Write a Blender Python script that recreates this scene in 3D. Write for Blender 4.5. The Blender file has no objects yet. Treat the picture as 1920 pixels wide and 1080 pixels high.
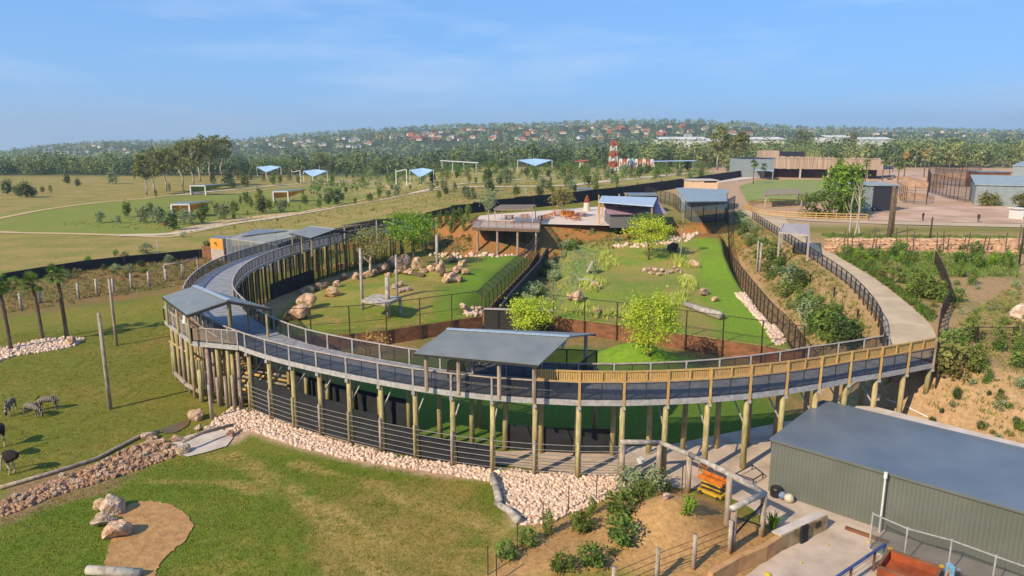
import bpy, bmesh, math, random
import numpy as np
from mathutils import Vector, Matrix, noise as mnoise

random.seed(7); RNG = np.random.default_rng(7)
SC = bpy.context.scene
COL = SC.collection
R = math.radians

# ------------------------------------------------------------------ camera
F, CAMH, PITCH = 1330.0, 20.0, R(11.8)          # focal length in photo pixels, camera height in metres, pitch down
cam_d = bpy.data.cameras.new('camera'); cam = bpy.data.objects.new('camera', cam_d); COL.objects.link(cam)
cam_d.sensor_width = 36; cam_d.lens = F / 1920 * 36; cam_d.clip_start = 0.5; cam_d.clip_end = 20000
cam.location = (0, 0, CAMH); cam.rotation_euler = (math.pi / 2 - PITCH, 0, 0)
SC.camera = cam

# ------------------------------------------------------------------ sky, sun, exposure
SUN_EL, SUN_AZ = 35.0, 226.0                     # azimuth clockwise from +Y: behind the camera, to the left
world = bpy.data.worlds.new('World'); SC.world = world; world.use_nodes = True
wn, wl = world.node_tree.nodes, world.node_tree.links
wn.clear()
w_out = wn.new('ShaderNodeOutputWorld'); w_bg = wn.new('ShaderNodeBackground')
sky = wn.new('ShaderNodeTexSky'); sky.sky_type = 'NISHITA'; sky.sun_disc = False
sky.sun_elevation = R(SUN_EL); sky.sun_rotation = R(SUN_AZ)
sky.air_density = 1.0; sky.dust_density = 0.0; sky.ozone_density = 3.0; sky.altitude = 50
# a few thin veils of cloud
tc = wn.new('ShaderNodeTexCoord'); mp = wn.new('ShaderNodeMapping'); mp.inputs['Scale'].default_value = (1.6, 1.6, 8.0)
mp.inputs['Location'].default_value = (0.35, 0.1, 0.2)
nz = wn.new('ShaderNodeTexNoise'); nz.inputs['Scale'].default_value = 2.6; nz.inputs['Detail'].default_value = 7; nz.inputs['Roughness'].default_value = 0.55
rp = wn.new('ShaderNodeValToRGB'); rp.color_ramp.elements[0].position = 0.50; rp.color_ramp.elements[0].color = (0, 0, 0, 1)
rp.color_ramp.elements[1].position = 0.80; rp.color_ramp.elements[1].color = (.6, .6, .6, 1)
mx = wn.new('ShaderNodeMixRGB'); mx.inputs['Color2'].default_value = (4.2, 5.6, 7.6, 1)
gm = wn.new('ShaderNodeGamma'); gm.inputs['Gamma'].default_value = 0.4        # the camera's even, saturated rendering of the sky
hs = wn.new('ShaderNodeMixRGB'); hs.blend_type = 'MULTIPLY'; hs.inputs['Fac'].default_value = 1.0; hs.inputs['Color2'].default_value = (1.04, 2.00, 3.42, 1)
wl.new(tc.outputs['Generated'], mp.inputs['Vector']); wl.new(mp.outputs['Vector'], nz.inputs['Vector'])
wl.new(nz.outputs['Fac'], rp.inputs['Fac']); wl.new(sky.outputs['Color'], gm.inputs['Color']); wl.new(gm.outputs['Color'], hs.inputs['Color1'])
wl.new(hs.outputs['Color'], mx.inputs['Color1']); wl.new(rp.outputs['Color'], mx.inputs['Fac'])
wl.new(mx.outputs['Color'], w_bg.inputs['Color']); wl.new(w_bg.outputs['Background'], w_out.inputs['Surface'])
w_bg.inputs['Strength'].default_value = 0.12
sun_d = bpy.data.lights.new('sun', 'SUN'); sun = bpy.data.objects.new('sun', sun_d); COL.objects.link(sun)
sun_d.energy = 5.0; sun_d.angle = R(0.5); sun_d.color = (1.0, 0.86, 0.62)
_sd = Vector((math.sin(R(SUN_AZ)) * math.cos(R(SUN_EL)), math.cos(R(SUN_AZ)) * math.cos(R(SUN_EL)), math.sin(R(SUN_EL))))
sun.rotation_euler = _sd.to_track_quat('Z', 'Y').to_euler(); sun.location = (-60, -40, 80)
SC.view_settings.view_transform = 'Standard'; SC.view_settings.look = 'None'
SC.view_settings.exposure = 0.22; SC.view_settings.gamma = 1.0; SC.view_settings.use_curve_mapping = False
SC.cycles.max_bounces = 6; SC.cycles.transparent_max_bounces = 16; SC.cycles.use_denoising = True

# ------------------------------------------------------------------ helpers: colour, materials
def lin(r, g, b, k=1.0):
    f = lambda c: (c / 12.92 if c <= 0.04045 else ((c + 0.055) / 1.055) ** 2.4) * k
    return (f(r / 255), f(g / 255), f(b / 255), 1.0)

MATS = {}
def mat(name, c1, c2=None, rough=0.8, scale=3.0, detail=4, bump=0.0, bscale=None, metal=0.0, alpha=1.0, stretch=None, ramp=(0.35, 0.65), spec=0.3, rnd=0.0, dist=0.05):
    """principled material, two colours mixed by noise in object space"""
    if name in MATS: return MATS[name]
    m = bpy.data.materials.new(name); m.use_nodes = True; MATS[name] = m
    n, l = m.node_tree.nodes, m.node_tree.links
    b = n['Principled BSDF']; b.inputs['Roughness'].default_value = rough; b.inputs['Metallic'].default_value = metal
    b.inputs['Specular IOR Level'].default_value = spec
    if alpha < 1: b.inputs['Alpha'].default_value = alpha
    t = n.new('ShaderNodeTexCoord'); vec = t.outputs['Object']
    if stretch:
        mpn = n.new('ShaderNodeMapping'); mpn.inputs['Scale'].default_value = stretch
        l.new(vec, mpn.inputs['Vector']); vec = mpn.outputs['Vector']
    c2 = c2 or tuple(x * 0.75 for x in c1[:3]) + (1,)
    no = n.new('ShaderNodeTexNoise'); no.inputs['Scale'].default_value = scale; no.inputs['Detail'].default_value = detail
    l.new(vec, no.inputs['Vector'])
    r = n.new('ShaderNodeValToRGB'); r.color_ramp.elements[0].position, r.color_ramp.elements[1].position = ramp
    r.color_ramp.elements[0].color = c1; r.color_ramp.elements[1].color = c2
    l.new(no.outputs['Fac'], r.inputs['Fac']); out = r.outputs['Color']
    if rnd:
        oi = n.new('ShaderNodeObjectInfo'); h = n.new('ShaderNodeHueSaturation')
        mr = n.new('ShaderNodeMapRange'); mr.inputs['To Min'].default_value = 1 - rnd; mr.inputs['To Max'].default_value = 1 + rnd
        l.new(oi.outputs['Random'], mr.inputs['Value']); l.new(mr.outputs['Result'], h.inputs['Value'])
        mr2 = n.new('ShaderNodeMapRange'); mr2.inputs['To Min'].default_value = 0.5 - rnd * 0.1; mr2.inputs['To Max'].default_value = 0.5 + rnd * 0.06
        fr = n.new('ShaderNodeMath'); fr.operation = 'FRACT'; mu = n.new('ShaderNodeMath'); mu.operation = 'MULTIPLY'; mu.inputs[1].default_value = 17.3
        l.new(oi.outputs['Random'], mu.inputs[0]); l.new(mu.outputs[0], fr.inputs[0]); l.new(fr.outputs[0], mr2.inputs['Value'])
        l.new(mr2.outputs['Result'], h.inputs['Hue']); l.new(out, h.inputs['Color']); out = h.outputs['Color']
    l.new(out, b.inputs['Base Color'])
    if bump:
        nb = n.new('ShaderNodeTexNoise'); nb.inputs['Scale'].default_value = bscale or scale * 4; nb.inputs['Detail'].default_value = 5
        l.new(vec, nb.inputs['Vector'])
        bp = n.new('ShaderNodeBump'); bp.inputs['Strength'].default_value = bump; bp.inputs['Distance'].default_value = dist
        l.new(nb.outputs['Fac'], bp.inputs['Height']); l.new(bp.outputs['Normal'], b.inputs['Normal'])
    return m

def leafmat(name, c1, c2, rnd=0.25, scale=1.2, trans=0.3):
    if name in MATS: return MATS[name]
    m = bpy.data.materials.new(name); m.use_nodes = True; MATS[name] = m
    n, l = m.node_tree.nodes, m.node_tree.links; n.clear()
    o = n.new('ShaderNodeOutputMaterial'); d = n.new('ShaderNodeBsdfDiffuse'); tr = n.new('ShaderNodeBsdfTranslucent'); mxs = n.new('ShaderNodeMixShader')
    t = n.new('ShaderNodeTexCoord'); no = n.new('ShaderNodeTexNoise'); no.inputs['Scale'].default_value = scale; no.inputs['Detail'].default_value = 3
    l.new(t.outputs['Object'], no.inputs['Vector'])
    r = n.new('ShaderNodeValToRGB'); r.color_ramp.elements[0].position = 0.36; r.color_ramp.elements[1].position = 0.64
    LK = 1.75                      # a single leaf is lighter than the crown it makes with its neighbours' shadows
    r.color_ramp.elements[0].color = tuple(q * LK for q in c1[:3]) + (1,); r.color_ramp.elements[1].color = tuple(q * LK for q in c2[:3]) + (1,)
    l.new(no.outputs['Fac'], r.inputs['Fac'])
    oi = n.new('ShaderNodeObjectInfo'); h = n.new('ShaderNodeHueSaturation'); mr = n.new('ShaderNodeMapRange')
    mr.inputs['To Min'].default_value = 1 - rnd; mr.inputs['To Max'].default_value = 1 + rnd
    l.new(oi.outputs['Random'], mr.inputs['Value']); l.new(mr.outputs['Result'], h.inputs['Value'])
    mu = n.new('ShaderNodeMath'); mu.operation = 'MULTIPLY'; mu.inputs[1].default_value = 23.7; fr = n.new('ShaderNodeMath'); fr.operation = 'FRACT'
    mr2 = n.new('ShaderNodeMapRange'); mr2.inputs['To Min'].default_value = 0.5 - rnd * 0.09; mr2.inputs['To Max'].default_value = 0.5 + rnd * 0.05
    l.new(oi.outputs['Random'], mu.inputs[0]); l.new(mu.outputs[0], fr.inputs[0]); l.new(fr.outputs[0], mr2.inputs['Value']); l.new(mr2.outputs['Result'], h.inputs['Hue'])
    l.new(r.outputs['Color'], h.inputs['Color'])
    l.new(h.outputs['Color'], d.inputs['Color']); l.new(h.outputs['Color'], tr.inputs['Color'])
    mxs.inputs['Fac'].default_value = trans
    l.new(d.outputs[0], mxs.inputs[1]); l.new(tr.outputs[0], mxs.inputs[2]); l.new(mxs.outputs[0], o.inputs['Surface'])
    return m

def meshmat(name, c, alpha, rough=0.6):
    """wire mesh or shade cloth whose holes are far below a pixel: partly see-through"""
    if name in MATS: return MATS[name]
    m = bpy.data.materials.new(name); m.use_nodes = True; MATS[name] = m
    n, l = m.node_tree.nodes, m.node_tree.links; n.clear()
    o = n.new('ShaderNodeOutputMaterial'); d = n.new('ShaderNodeBsdfPrincipled'); tr = n.new('ShaderNodeBsdfTransparent'); mxs = n.new('ShaderNodeMixShader')
    d.inputs['Base Color'].default_value = c; d.inputs['Roughness'].default_value = rough; d.inputs['Specular IOR Level'].default_value = 0.2
    mxs.inputs['Fac'].default_value = alpha
    l.new(tr.outputs[0], mxs.inputs[1]); l.new(d.outputs[0], mxs.inputs[2]); l.new(mxs.outputs[0], o.inputs['Surface'])
    return m

M_galv = mat('galvanised_steel', lin(178, 172, 168), lin(152, 147, 144), 0.55, 4, metal=0.0, spec=0.5)
M_dsteel = mat('dark_steel', lin(58, 55, 54), lin(45, 43, 42), 0.6, 4)
M_post = mat('treated_pine_post', lin(184, 166, 116), lin(142, 130, 88), 0.85, 2.2, stretch=(3, 3, .6), bump=.3, rnd=.14)
M_oldpost = mat('weathered_log', lin(178, 160, 140), lin(136, 118, 100), 0.9, 2.2, stretch=(3, 3, .7), bump=.4, rnd=.12)
M_greylog = mat('grey_driftwood', lin(190, 180, 168), lin(140, 130, 118), 0.9, 2.5, bump=.5, rnd=.1)
M_deck = mat('composite_deck', lin(156, 154, 156), lin(128, 126, 128), 0.75, 1.6, detail=9, bump=.1)
M_rail = mat('grey_timber_rail', lin(186, 172, 162), lin(160, 146, 136), 0.75, 3)
M_slat = mat('golden_timber', lin(204, 168, 104), lin(168, 130, 76), 0.75, 5, stretch=(6, 6, .8), rnd=.1)
M_panel = meshmat('dark_mesh_infill', lin(46, 48, 56), 0.62)
M_cloth = mat('black_shade_cloth', lin(44, 45, 48), lin(34, 34, 37), 0.85, 1.5, bump=.15)
M_wire = mat('fence_wire', lin(150, 146, 140), None, 0.5, 4)
M_roof = mat('grey_steel_roof', lin(124, 126, 122), lin(112, 115, 113), 0.42, .8, spec=.5)
M_ridge = mat('pale_ridge_cap', lin(170, 182, 194), None, 0.4, 3, spec=.6)
M_white = mat('white_paint', lin(225, 222, 215), lin(205, 200, 192), 0.6, 4)
M_conc = mat('concrete', lin(205, 190, 176), lin(186, 170, 156), 0.9, 1.0, bump=.15)
M_rust = mat('rusted_steel', lin(140, 94, 64), lin(106, 70, 48), 0.85, 1.1, stretch=(1, 1, 2.5), bump=.1)
M_rock = mat('sandstone', lin(212, 178, 142), lin(146, 108, 80), 0.9, 1.8, detail=8, bump=1.0, bscale=4, rnd=.16, dist=.15)
M_rockp = mat('pale_sandstone', lin(216, 190, 162), lin(158, 126, 102), 0.9, 1.8, detail=8, bump=1.0, bscale=4, rnd=.16, dist=.15)
M_bark = mat('bark', lin(120, 100, 80), lin(80, 64, 50), 0.9, 3, stretch=(3, 3, .6), bump=.4)
M_gum = mat('pale_gum_bark', lin(190, 178, 160), lin(140, 124, 108), 0.85, .8, stretch=(2, 2, .6))

# ------------------------------------------------------------------ helpers: meshes, things, labels
class MB:
    """collects geometry in world (or prototype) space; build() links it as one mesh object"""
    def __init__(s): s.v = []; s.f = []; s.mi = []; s.m = 0; s.sm = False
    def add(s, vs, fs):
        o = len(s.v); s.v.extend([tuple(p) for p in vs])
        for f in fs: s.f.append([o + i for i in f]); s.mi.append(s.m)
        return s
    def box(s, c, size, rz=0.0):
        x, y, z = size[0] / 2, size[1] / 2, size[2] / 2; ca, sa = math.cos(rz), math.sin(rz)
        vs = [(c[0] + a * x * ca - b * y * sa, c[1] + a * x * sa + b * y * ca, c[2] + d * z) for d in (-1, 1) for a, b in ((-1, -1), (1, -1), (1, 1), (-1, 1))]
        return s.add(vs, [(3, 2, 1, 0), (4, 5, 6, 7), (0, 1, 5, 4), (1, 2, 6, 5), (2, 3, 7, 6), (3, 0, 4, 7)])
    def bar(s, p, q, w, h=None):
        h = h or w; p, q = Vector(p), Vector(q); d = (q - p)
        if d.length < 1e-6: return s
        d.normalize(); up = Vector((0, 0, 1)) if abs(d.z) < 0.95 else Vector((0, 1, 0))
        a = d.cross(up).normalized() * (w / 2); b = a.cross(d).normalized() * (h / 2)
        vs = [e + i * a + j * b for e in (p, q) for i, j in ((-1, -1), (1, -1), (1, 1), (-1, 1))]
        return s.add(vs, [(3, 2, 1, 0), (4, 5, 6, 7), (0, 1, 5, 4), (1, 2, 6, 5), (2, 3, 7, 6), (3, 0, 4, 7)])
    def tube(s, pts, rs, n=8, cap=True):
        pts = [Vector(p) for p in pts]; rs = rs if isinstance(rs, (list, tuple)) else [rs] * len(pts)
        o = len(s.v); k = len(pts)
        for i, p in enumerate(pts):
            d = (pts[min(i + 1, k - 1)] - pts[max(i - 1, 0)]).normalized()
            up = Vector((0, 0, 1)) if abs(d.z) < 0.9 else Vector((1, 0, 0))
            a = d.cross(up).normalized(); b = d.cross(a).normalized()
            for j in range(n):
                t = 2 * math.pi * j / n; s.v.append(tuple(p + (a * math.cos(t) + b * math.sin(t)) * rs[i]))
        for i in range(k - 1):
            for j in range(n):
                a0 = o + i * n + j; a1 = o + i * n + (j + 1) % n
                s.f.append([a0, a0 + n, a1 + n, a1]); s.mi.append(s.m)
        if cap:
            s.f.append([o + j for j in range(n)]); s.mi.append(s.m)
            s.f.append([o + (k - 1) * n + j for j in reversed(range(n))]); s.mi.append(s.m)
        return s
    def prism(s, poly, z0, z1):
        """polygon (xy, counter-clockwise or not) extruded; z0/z1 numbers or per-vertex lists"""
        k = len(poly); zz0 = z0 if isinstance(z0, list) else [z0] * k; zz1 = z1 if isinstance(z1, list) else [z1] * k
        vs = [(p[0], p[1], zz0[i]) for i, p in enumerate(poly)] + [(p[0], p[1], zz1[i]) for i, p in enumerate(poly)]
        fs = [tuple(reversed(range(k))), tuple(range(k, 2 * k))] + [(i, (i + 1) % k, k + (i + 1) % k, k + i) for i in range(k)]
        return s.add(vs, fs)
    def slab(s, pts, t):
        """a flat or bent sheet given by its top corner points, with thickness t downwards"""
        k = len(pts); vs = [tuple(p) for p in pts] + [(p[0], p[1], p[2] - t) for p in pts]
        return s.add(vs, [tuple(range(k)), tuple(reversed(range(k, 2 * k)))] + [(i, k + i, k + (i + 1) % k, (i + 1) % k) for i in range(k)])
    def strip(s, A, B):
        o = len(s.v); k = len(A); s.v.extend([tuple(p) for p in A] + [tuple(p) for p in B])
        for i in range(k - 1): s.f.append([o + i, o + i + 1, o + k + i + 1, o + k + i]); s.mi.append(s.m)
        return s
    def build(s, name, mats, parent=None, smooth=False):
        off = Vector((0, 0, 0))
        if parent is not None:
            r = parent
            while r.parent: r = r.parent
            off = r.location
        me = bpy.data.meshes.new(name); me.from_pydata([(x - off.x, y - off.y, z - off.z) for x, y, z in s.v], [], s.f)
        mats = mats if isinstance(mats, (list, tuple)) else [mats]
        for m in mats: me.materials.append(m)
        if len(mats) > 1: me.polygons.foreach_set('material_index', s.mi)
        if smooth: me.polygons.foreach_set('use_smooth', [True] * len(me.polygons))
        bm = bmesh.new(); bm.from_mesh(me); bmesh.ops.recalc_face_normals(bm, faces=bm.faces); bm.to_mesh(me); bm.free()
        return link(name, me, parent)

def link(name, me, parent=None):
    o = bpy.data.objects.new(name, me); COL.objects.link(o)
    if parent is not None: o.parent = parent
    return o
def np_mesh(name, V, Fq, mats, smooth=False, mi=None):
    """fast mesh from numpy arrays; Fq is (n,3) or (n,4)"""
    me = bpy.data.meshes.new(name); V = np.asarray(V, np.float32); Fq = np.asarray(Fq, np.int32)
    me.vertices.add(len(V)); me.vertices.foreach_set('co', V.ravel())
    k = Fq.shape[1]; me.loops.add(Fq.size); me.loops.foreach_set('vertex_index', Fq.ravel())
    me.polygons.add(len(Fq)); me.polygons.foreach_set('loop_start', np.arange(0, Fq.size, k, dtype=np.int32))
    me.polygons.foreach_set('loop_total', np.full(len(Fq), k, np.int32))
    for m in (mats if isinstance(mats, (list, tuple)) else [mats]): me.materials.append(m)
    if mi is not None: me.polygons.foreach_set('material_index', np.asarray(mi, np.int32))
    if smooth: me.polygons.foreach_set('use_smooth', np.ones(len(Fq), bool))
    me.update(calc_edges=True); return me
def tag(o, label, cat, group=None, kind=None):
    o['label'] = label; o['category'] = cat
    if group: o['group'] = group
    if kind: o['kind'] = kind
    return o
def thing(name, label, cat, loc=(0, 0, 0), group=None):
    o = bpy.data.objects.new(name, None); COL.objects.link(o); o.location = loc; o.empty_display_size = 0.3
    return tag(o, label, cat, group)
def structure(o): o['kind'] = 'structure'; return o
def stuff(o, label, cat): o['kind'] = 'stuff'; o['label'] = label; o['category'] = cat; return o
def dup(root, loc, rz=0.0, sc=1.0, label=None, cat=None, group=None, name=None):
    """a copy of a thing with copies of its parts and sub-parts"""
    r = root.copy(); COL.objects.link(r); r.location = loc; r.rotation_euler = (0, 0, rz)
    r.scale = (sc, sc, sc) if not isinstance(sc, (tuple, list)) else sc
    if name: r.name = name
    if label: r['label'] = label
    if cat: r['category'] = cat
    if group: r['group'] = group
    for ch in list(root.children):
        c = ch.copy(); COL.objects.link(c); c.parent = r
        for g in list(ch.children):
            d = g.copy(); COL.objects.link(d); d.parent = c
    return r
PROTO = []
def discard_protos():
    for p in PROTO:
        for c in list(p.children):
            for g in list(c.children): bpy.data.objects.remove(g)
            bpy.data.objects.remove(c)
        bpy.data.objects.remove(p)

# ------------------------------------------------------------------ geometry of the view (to survey positions off the photograph)
CP, SP = math.cos(PITCH), math.sin(PITCH)
def ray(px, py):
    x, y = (px - 960) / F, -(py - 540) / F
    return (x, CP + y * SP, -SP + y * CP)
def at(px, py, z=0.0):
    """the point at height z seen at photo pixel px, py"""
    d = ray(px, py); t = (CAMH - z) / -d[2]
    return Vector((d[0] * t, d[1] * t, z))
def proj(p):
    dz = p[2] - CAMH; f = p[1] * CP - dz * SP; u = p[1] * SP + dz * CP
    return (960 + F * p[0] / f, 540 - F * u / f) if f > 0.1 else (-9999, -9999)
def xy(v): return (v[0], v[1])

def sm(a, b, x):
    t = np.clip((np.asarray(x, float) - a) / (b - a), 0, 1); return t * t * (3 - 2 * t)
def sdist(X, Y, poly):
    """signed distance to a polygon, negative inside"""
    X = np.asarray(X, float); Y = np.asarray(Y, float)
    d = np.full(X.shape, 1e18); ins = np.zeros(X.shape, bool); k = len(poly)
    for i in range(k):
        ax, ay = poly[i][0], poly[i][1]; bx, by = poly[(i + 1) % k][0], poly[(i + 1) % k][1]
        ex, ey = bx - ax, by - ay; wx, wy = X - ax, Y - ay
        t = np.clip((wx * ex + wy * ey) / (ex * ex + ey * ey + 1e-12), 0, 1)
        d = np.minimum(d, (wx - ex * t) ** 2 + (wy - ey * t) ** 2)
        c = ((ay <= Y) & (by > Y)) | ((by <= Y) & (ay > Y))
        xi = ax + (Y - ay) / (ey if abs(ey) > 1e-12 else 1e-12) * ex
        ins ^= c & (X < xi)
    return np.where(ins, -1, 1) * np.sqrt(d)
def ldist(X, Y, line):
    """distance to an open polyline"""
    X = np.asarray(X, float); Y = np.asarray(Y, float); d = np.full(X.shape, 1e18)
    for (ax, ay), (bx, by) in zip(line[:-1], line[1:]):
        ex, ey = bx - ax, by - ay; wx, wy = X - ax, Y - ay
        t = np.clip((wx * ex + wy * ey) / (ex * ex + ey * ey + 1e-12), 0, 1)
        d = np.minimum(d, (wx - ex * t) ** 2 + (wy - ey * t) ** 2)
    return np.sqrt(d)
def pxpoly(pts, z=0.0): return [xy(at(px, py, z)) for px, py in pts]
def catmull(pts, n=8, closed=False):
    P = [Vector(p) for p in pts]; k = len(P); out = []
    for i in range(k if closed else k - 1):
        g = (lambda j: P[j % k]) if closed else (lambda j: P[max(0, min(k - 1, j))])
        p0, p1, p2, p3 = g(i - 1), g(i), g(i + 1), g(i + 2)
        for j in range(n):
            t = j / n
            out.append(0.5 * ((2 * p1) + (-p0 + p2) * t + (2 * p0 - 5 * p1 + 4 * p2 - p3) * t * t + (-p0 + 3 * p1 - 3 * p2 + p3) * t ** 3))
    if not closed: out.append(P[-1].copy())
    return out
def resample(line, step):
    L = [Vector(p) for p in line]; cum = [0.0]
    for a, b in zip(L[:-1], L[1:]): cum.append(cum[-1] + (b - a).length)
    n = max(1, round(cum[-1] / step)); out = []; j = 0
    for i in range(n + 1):
        s = cum[-1] * i / n
        while j < len(cum) - 2 and cum[j + 1] < s: j += 1
        t = (s - cum[j]) / max(1e-9, cum[j + 1] - cum[j]); out.append(L[j].lerp(L[j + 1], t))
    return out
def offset(line, d):
    """shift a plan polyline to its left by d"""
    k = len(line); out = []
    for i, p in enumerate(line):
        t = (line[min(i + 1, k - 1)] - line[max(i - 1, 0)]).normalized()
        q = p.copy(); q.x += -t.y * d; q.y += t.x * d; out.append(q)
    return out

# ------------------------------------------------------------------ terrain
BASIN = [(-3000, -80), (60, -80), (60, 18), (45, 29), (28.5, 41), (25, 46), (23.5, 52), (25.8, 60.5), (26.8, 66), (28, 76), (30, 88), (33.5, 108), (35, 119),
         (30, 121.5), (-8, 121), (-13, 127), (-18, 134), (-38, 128), (-60, 131), (-75, 120), (-3000, 120)]
ENC_A = [(-26, 65.4), (-17.7, 66.5), (-13.5, 68.0), (-3.3, 74.5), (-2.2, 81), (2.2, 104), (4.4, 120), (-6, 119), (-18, 112), (-25, 100), (-27.5, 88), (-27, 74)]
ENC_B = [(4.6, 73.4), (15.3, 67.4), (25.6, 60.6), (26.8, 66), (28, 76), (30, 88), (33.5, 108), (38.5, 128), (30, 124), (8, 121), (6.5, 104), (5.4, 88)]
RIDGE_PX = [(-400, 292), (0, 285), (100, 270), (200, 264), (300, 263), (450, 260), (550, 250), (700, 240), (850, 231), (1000, 229), (1130, 226), (1300, 226), (1400, 231), (1500, 237), (1700, 242), (1920, 246), (2400, 246)]
YR = 1900.0
_rx = [(p - 960) / F * YR for p, _ in RIDGE_PX]
_rz = [CAMH + YR * math.tan(math.atan((540 - q) / F) - PITCH) - 11.0 for _, q in RIDGE_PX]
def vnoise(X, Y, s, seed=0):
    """cheap smooth value noise in -1..1"""
    X = np.asarray(X, float) / s + seed * 17.13; Y = np.asarray(Y, float) / s + seed * 5.71
    xi, yi = np.floor(X), np.floor(Y); fx, fy = X - xi, Y - yi; fx = fx * fx * (3 - 2 * fx); fy = fy * fy * (3 - 2 * fy)
    h = lambda a, b: (np.sin(a * 127.1 + b * 311.7 + seed * 7.7) * 43758.5453) % 1.0
    return 2 * ((h(xi, yi) * (1 - fx) + h(xi + 1, yi) * fx) * (1 - fy) + (h(xi, yi + 1) * (1 - fx) + h(xi + 1, yi + 1) * fx) * fy) - 1
def bump(X, Y, cx, cy, rx, ry, h, rot=0.0):
    c, s = math.cos(rot), math.sin(rot); dx, dy = X - cx, Y - cy
    u = (dx * c + dy * s) / rx; v = (-dx * s + dy * c) / ry
    return h * np.exp(-(u * u + v * v) * 1.6)
def H(X, Y):
    X = np.asarray(X, float); Y = np.asarray(Y, float)
    d = sdist(X, Y, BASIN)
    zp = 5.0 * sm(-66, -12, X) * sm(20, 40, Y)
    w = np.where(X > 22, 6.5, 9.0); w = np.where((X > 20) & (Y > 52), 8.0, w)
    z = zp * sm(0, 1, d / w)
    da = sdist(X, Y, ENC_A)
    la = 1.3 + bump(X, Y, -13, 84, 9, 9, 1.3) + bump(X, Y, -9, 96, 7, 6, 1.6) + bump(X, Y, 0, 102, 6, 7, .6)
    front = np.where(Y < 76 + (X + 3) * .25, 0.45, 4.0)
    ra = sm(0.0, 1.0, -da / front)
    z = np.maximum(z, la * ra)
    db = sdist(X, Y, ENC_B)
    lb = 1.4 + 2.4 * sm(95, 132, Y + (X - 20) * 0.6) + bump(X, Y, 10, 84, 6, 9, .8) + bump(X, Y, 17, 88, 9, 8, .6)
    frontb = np.where(Y < 78 - X * .3, 0.45, np.where(X < 9, 2.5, 1.0))
    z = np.maximum(z, lb * sm(0.0, 1.0, -db / frontb))
    z = z + bump(X, Y, 11.0, 60.5, 5.2, 4.6, 2.3)                    # green mound inside the ring
    z = z + bump(X, Y, 8.3, 33.6, 3.6, 3.0, 1.9, .5) + bump(X, Y, 4.0, 30.5, 4.5, 3, .5)   # heap of earth in the foreground
    z = z + bump(X, Y, -42, 84, 14, 5, .8, .35)                      # gentle rise on the paddock
    z = z + 0.10 * vnoise(X, Y, 9, 1) * sm(30, 60, np.abs(X) + 0 * Y) + 0.35 * vnoise(X, Y, 40, 2) * sm(150, 220, Y) * sm(4, -12, X + 11 - (Y - 153) * .63)
    z = z - (5 + 11 * sm(140, -60, X * 500 / np.maximum(Y, 200))) * sm(428, 600, Y) * sm(1500, 900, Y)   # the land falls to a creek before the hill
    far = sm(750, YR, Y)
    zr = np.interp(X * YR / np.maximum(Y, 200), _rx, _rz); over = np.maximum(Y / YR, 1.0)
    zr = np.where(zr < 20, 20 + (zr - 20) * (1 + (over - 1) * 1.04), zr - 12 * (over - 1))       # beyond the ridge the land falls away
    z = z * (1 - far) + far * (zr + 5 * vnoise(X, Y, 260, 3) * sm(900, 1300, Y) * sm(2600, 2000, Y))
    return z
def h1(x, y): return float(H(np.array([x]), np.array([y]))[0])
_T = np.concatenate([np.linspace(25, 260, 330), np.geomspace(260.7, 4500, 260)])
def G(px, py, lift=0.0):
    """where the sight line through a photo pixel meets the ground"""
    d = ray(px, py); x, y, z = d[0] * _T, d[1] * _T, CAMH + d[2] * _T
    below = z < H(x, y) + lift; k = int(np.argmax(below))
    if not below.any(): k = len(_T) - 1
    t = np.linspace(_T[max(k - 1, 0)], _T[k], 40); x, y, z = d[0] * t, d[1] * t, CAMH + d[2] * t; hh = H(x, y); below = z < hh + lift; k = int(np.argmax(below)) if below.any() else 39
    return Vector((float(x[k]), float(y[k]), float(hh[k])))
def on(x, y, dz=0.0): return Vector((x, y, h1(x, y) + dz))

# ------------------------------------------------------------------ ground sheet
def axis(segs):
    out = []
    for a, b, st in segs: out.extend(np.arange(a, b - 1e-6, st))
    return out
_gx = np.geomspace(64, 5400, 44); _gy = np.geomspace(420, 5600, 46)
XS = np.array(sorted(list(-_gx) + axis([(-62, -36, .6), (-36, 36, .38), (36, 62, .6)]) + [62.0] + list(_gx)))
YS = np.array(axis([(-600, 0, 60), (0, 24, 4), (24, 76, .36), (76, 150, .62), (150, 260, 2.2), (260, 418, 5)]) + list(_gy))
GX, GY = np.meshgrid(XS, YS); GZ = H(GX, GY)
nX, nY = len(XS), len(YS)

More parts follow.
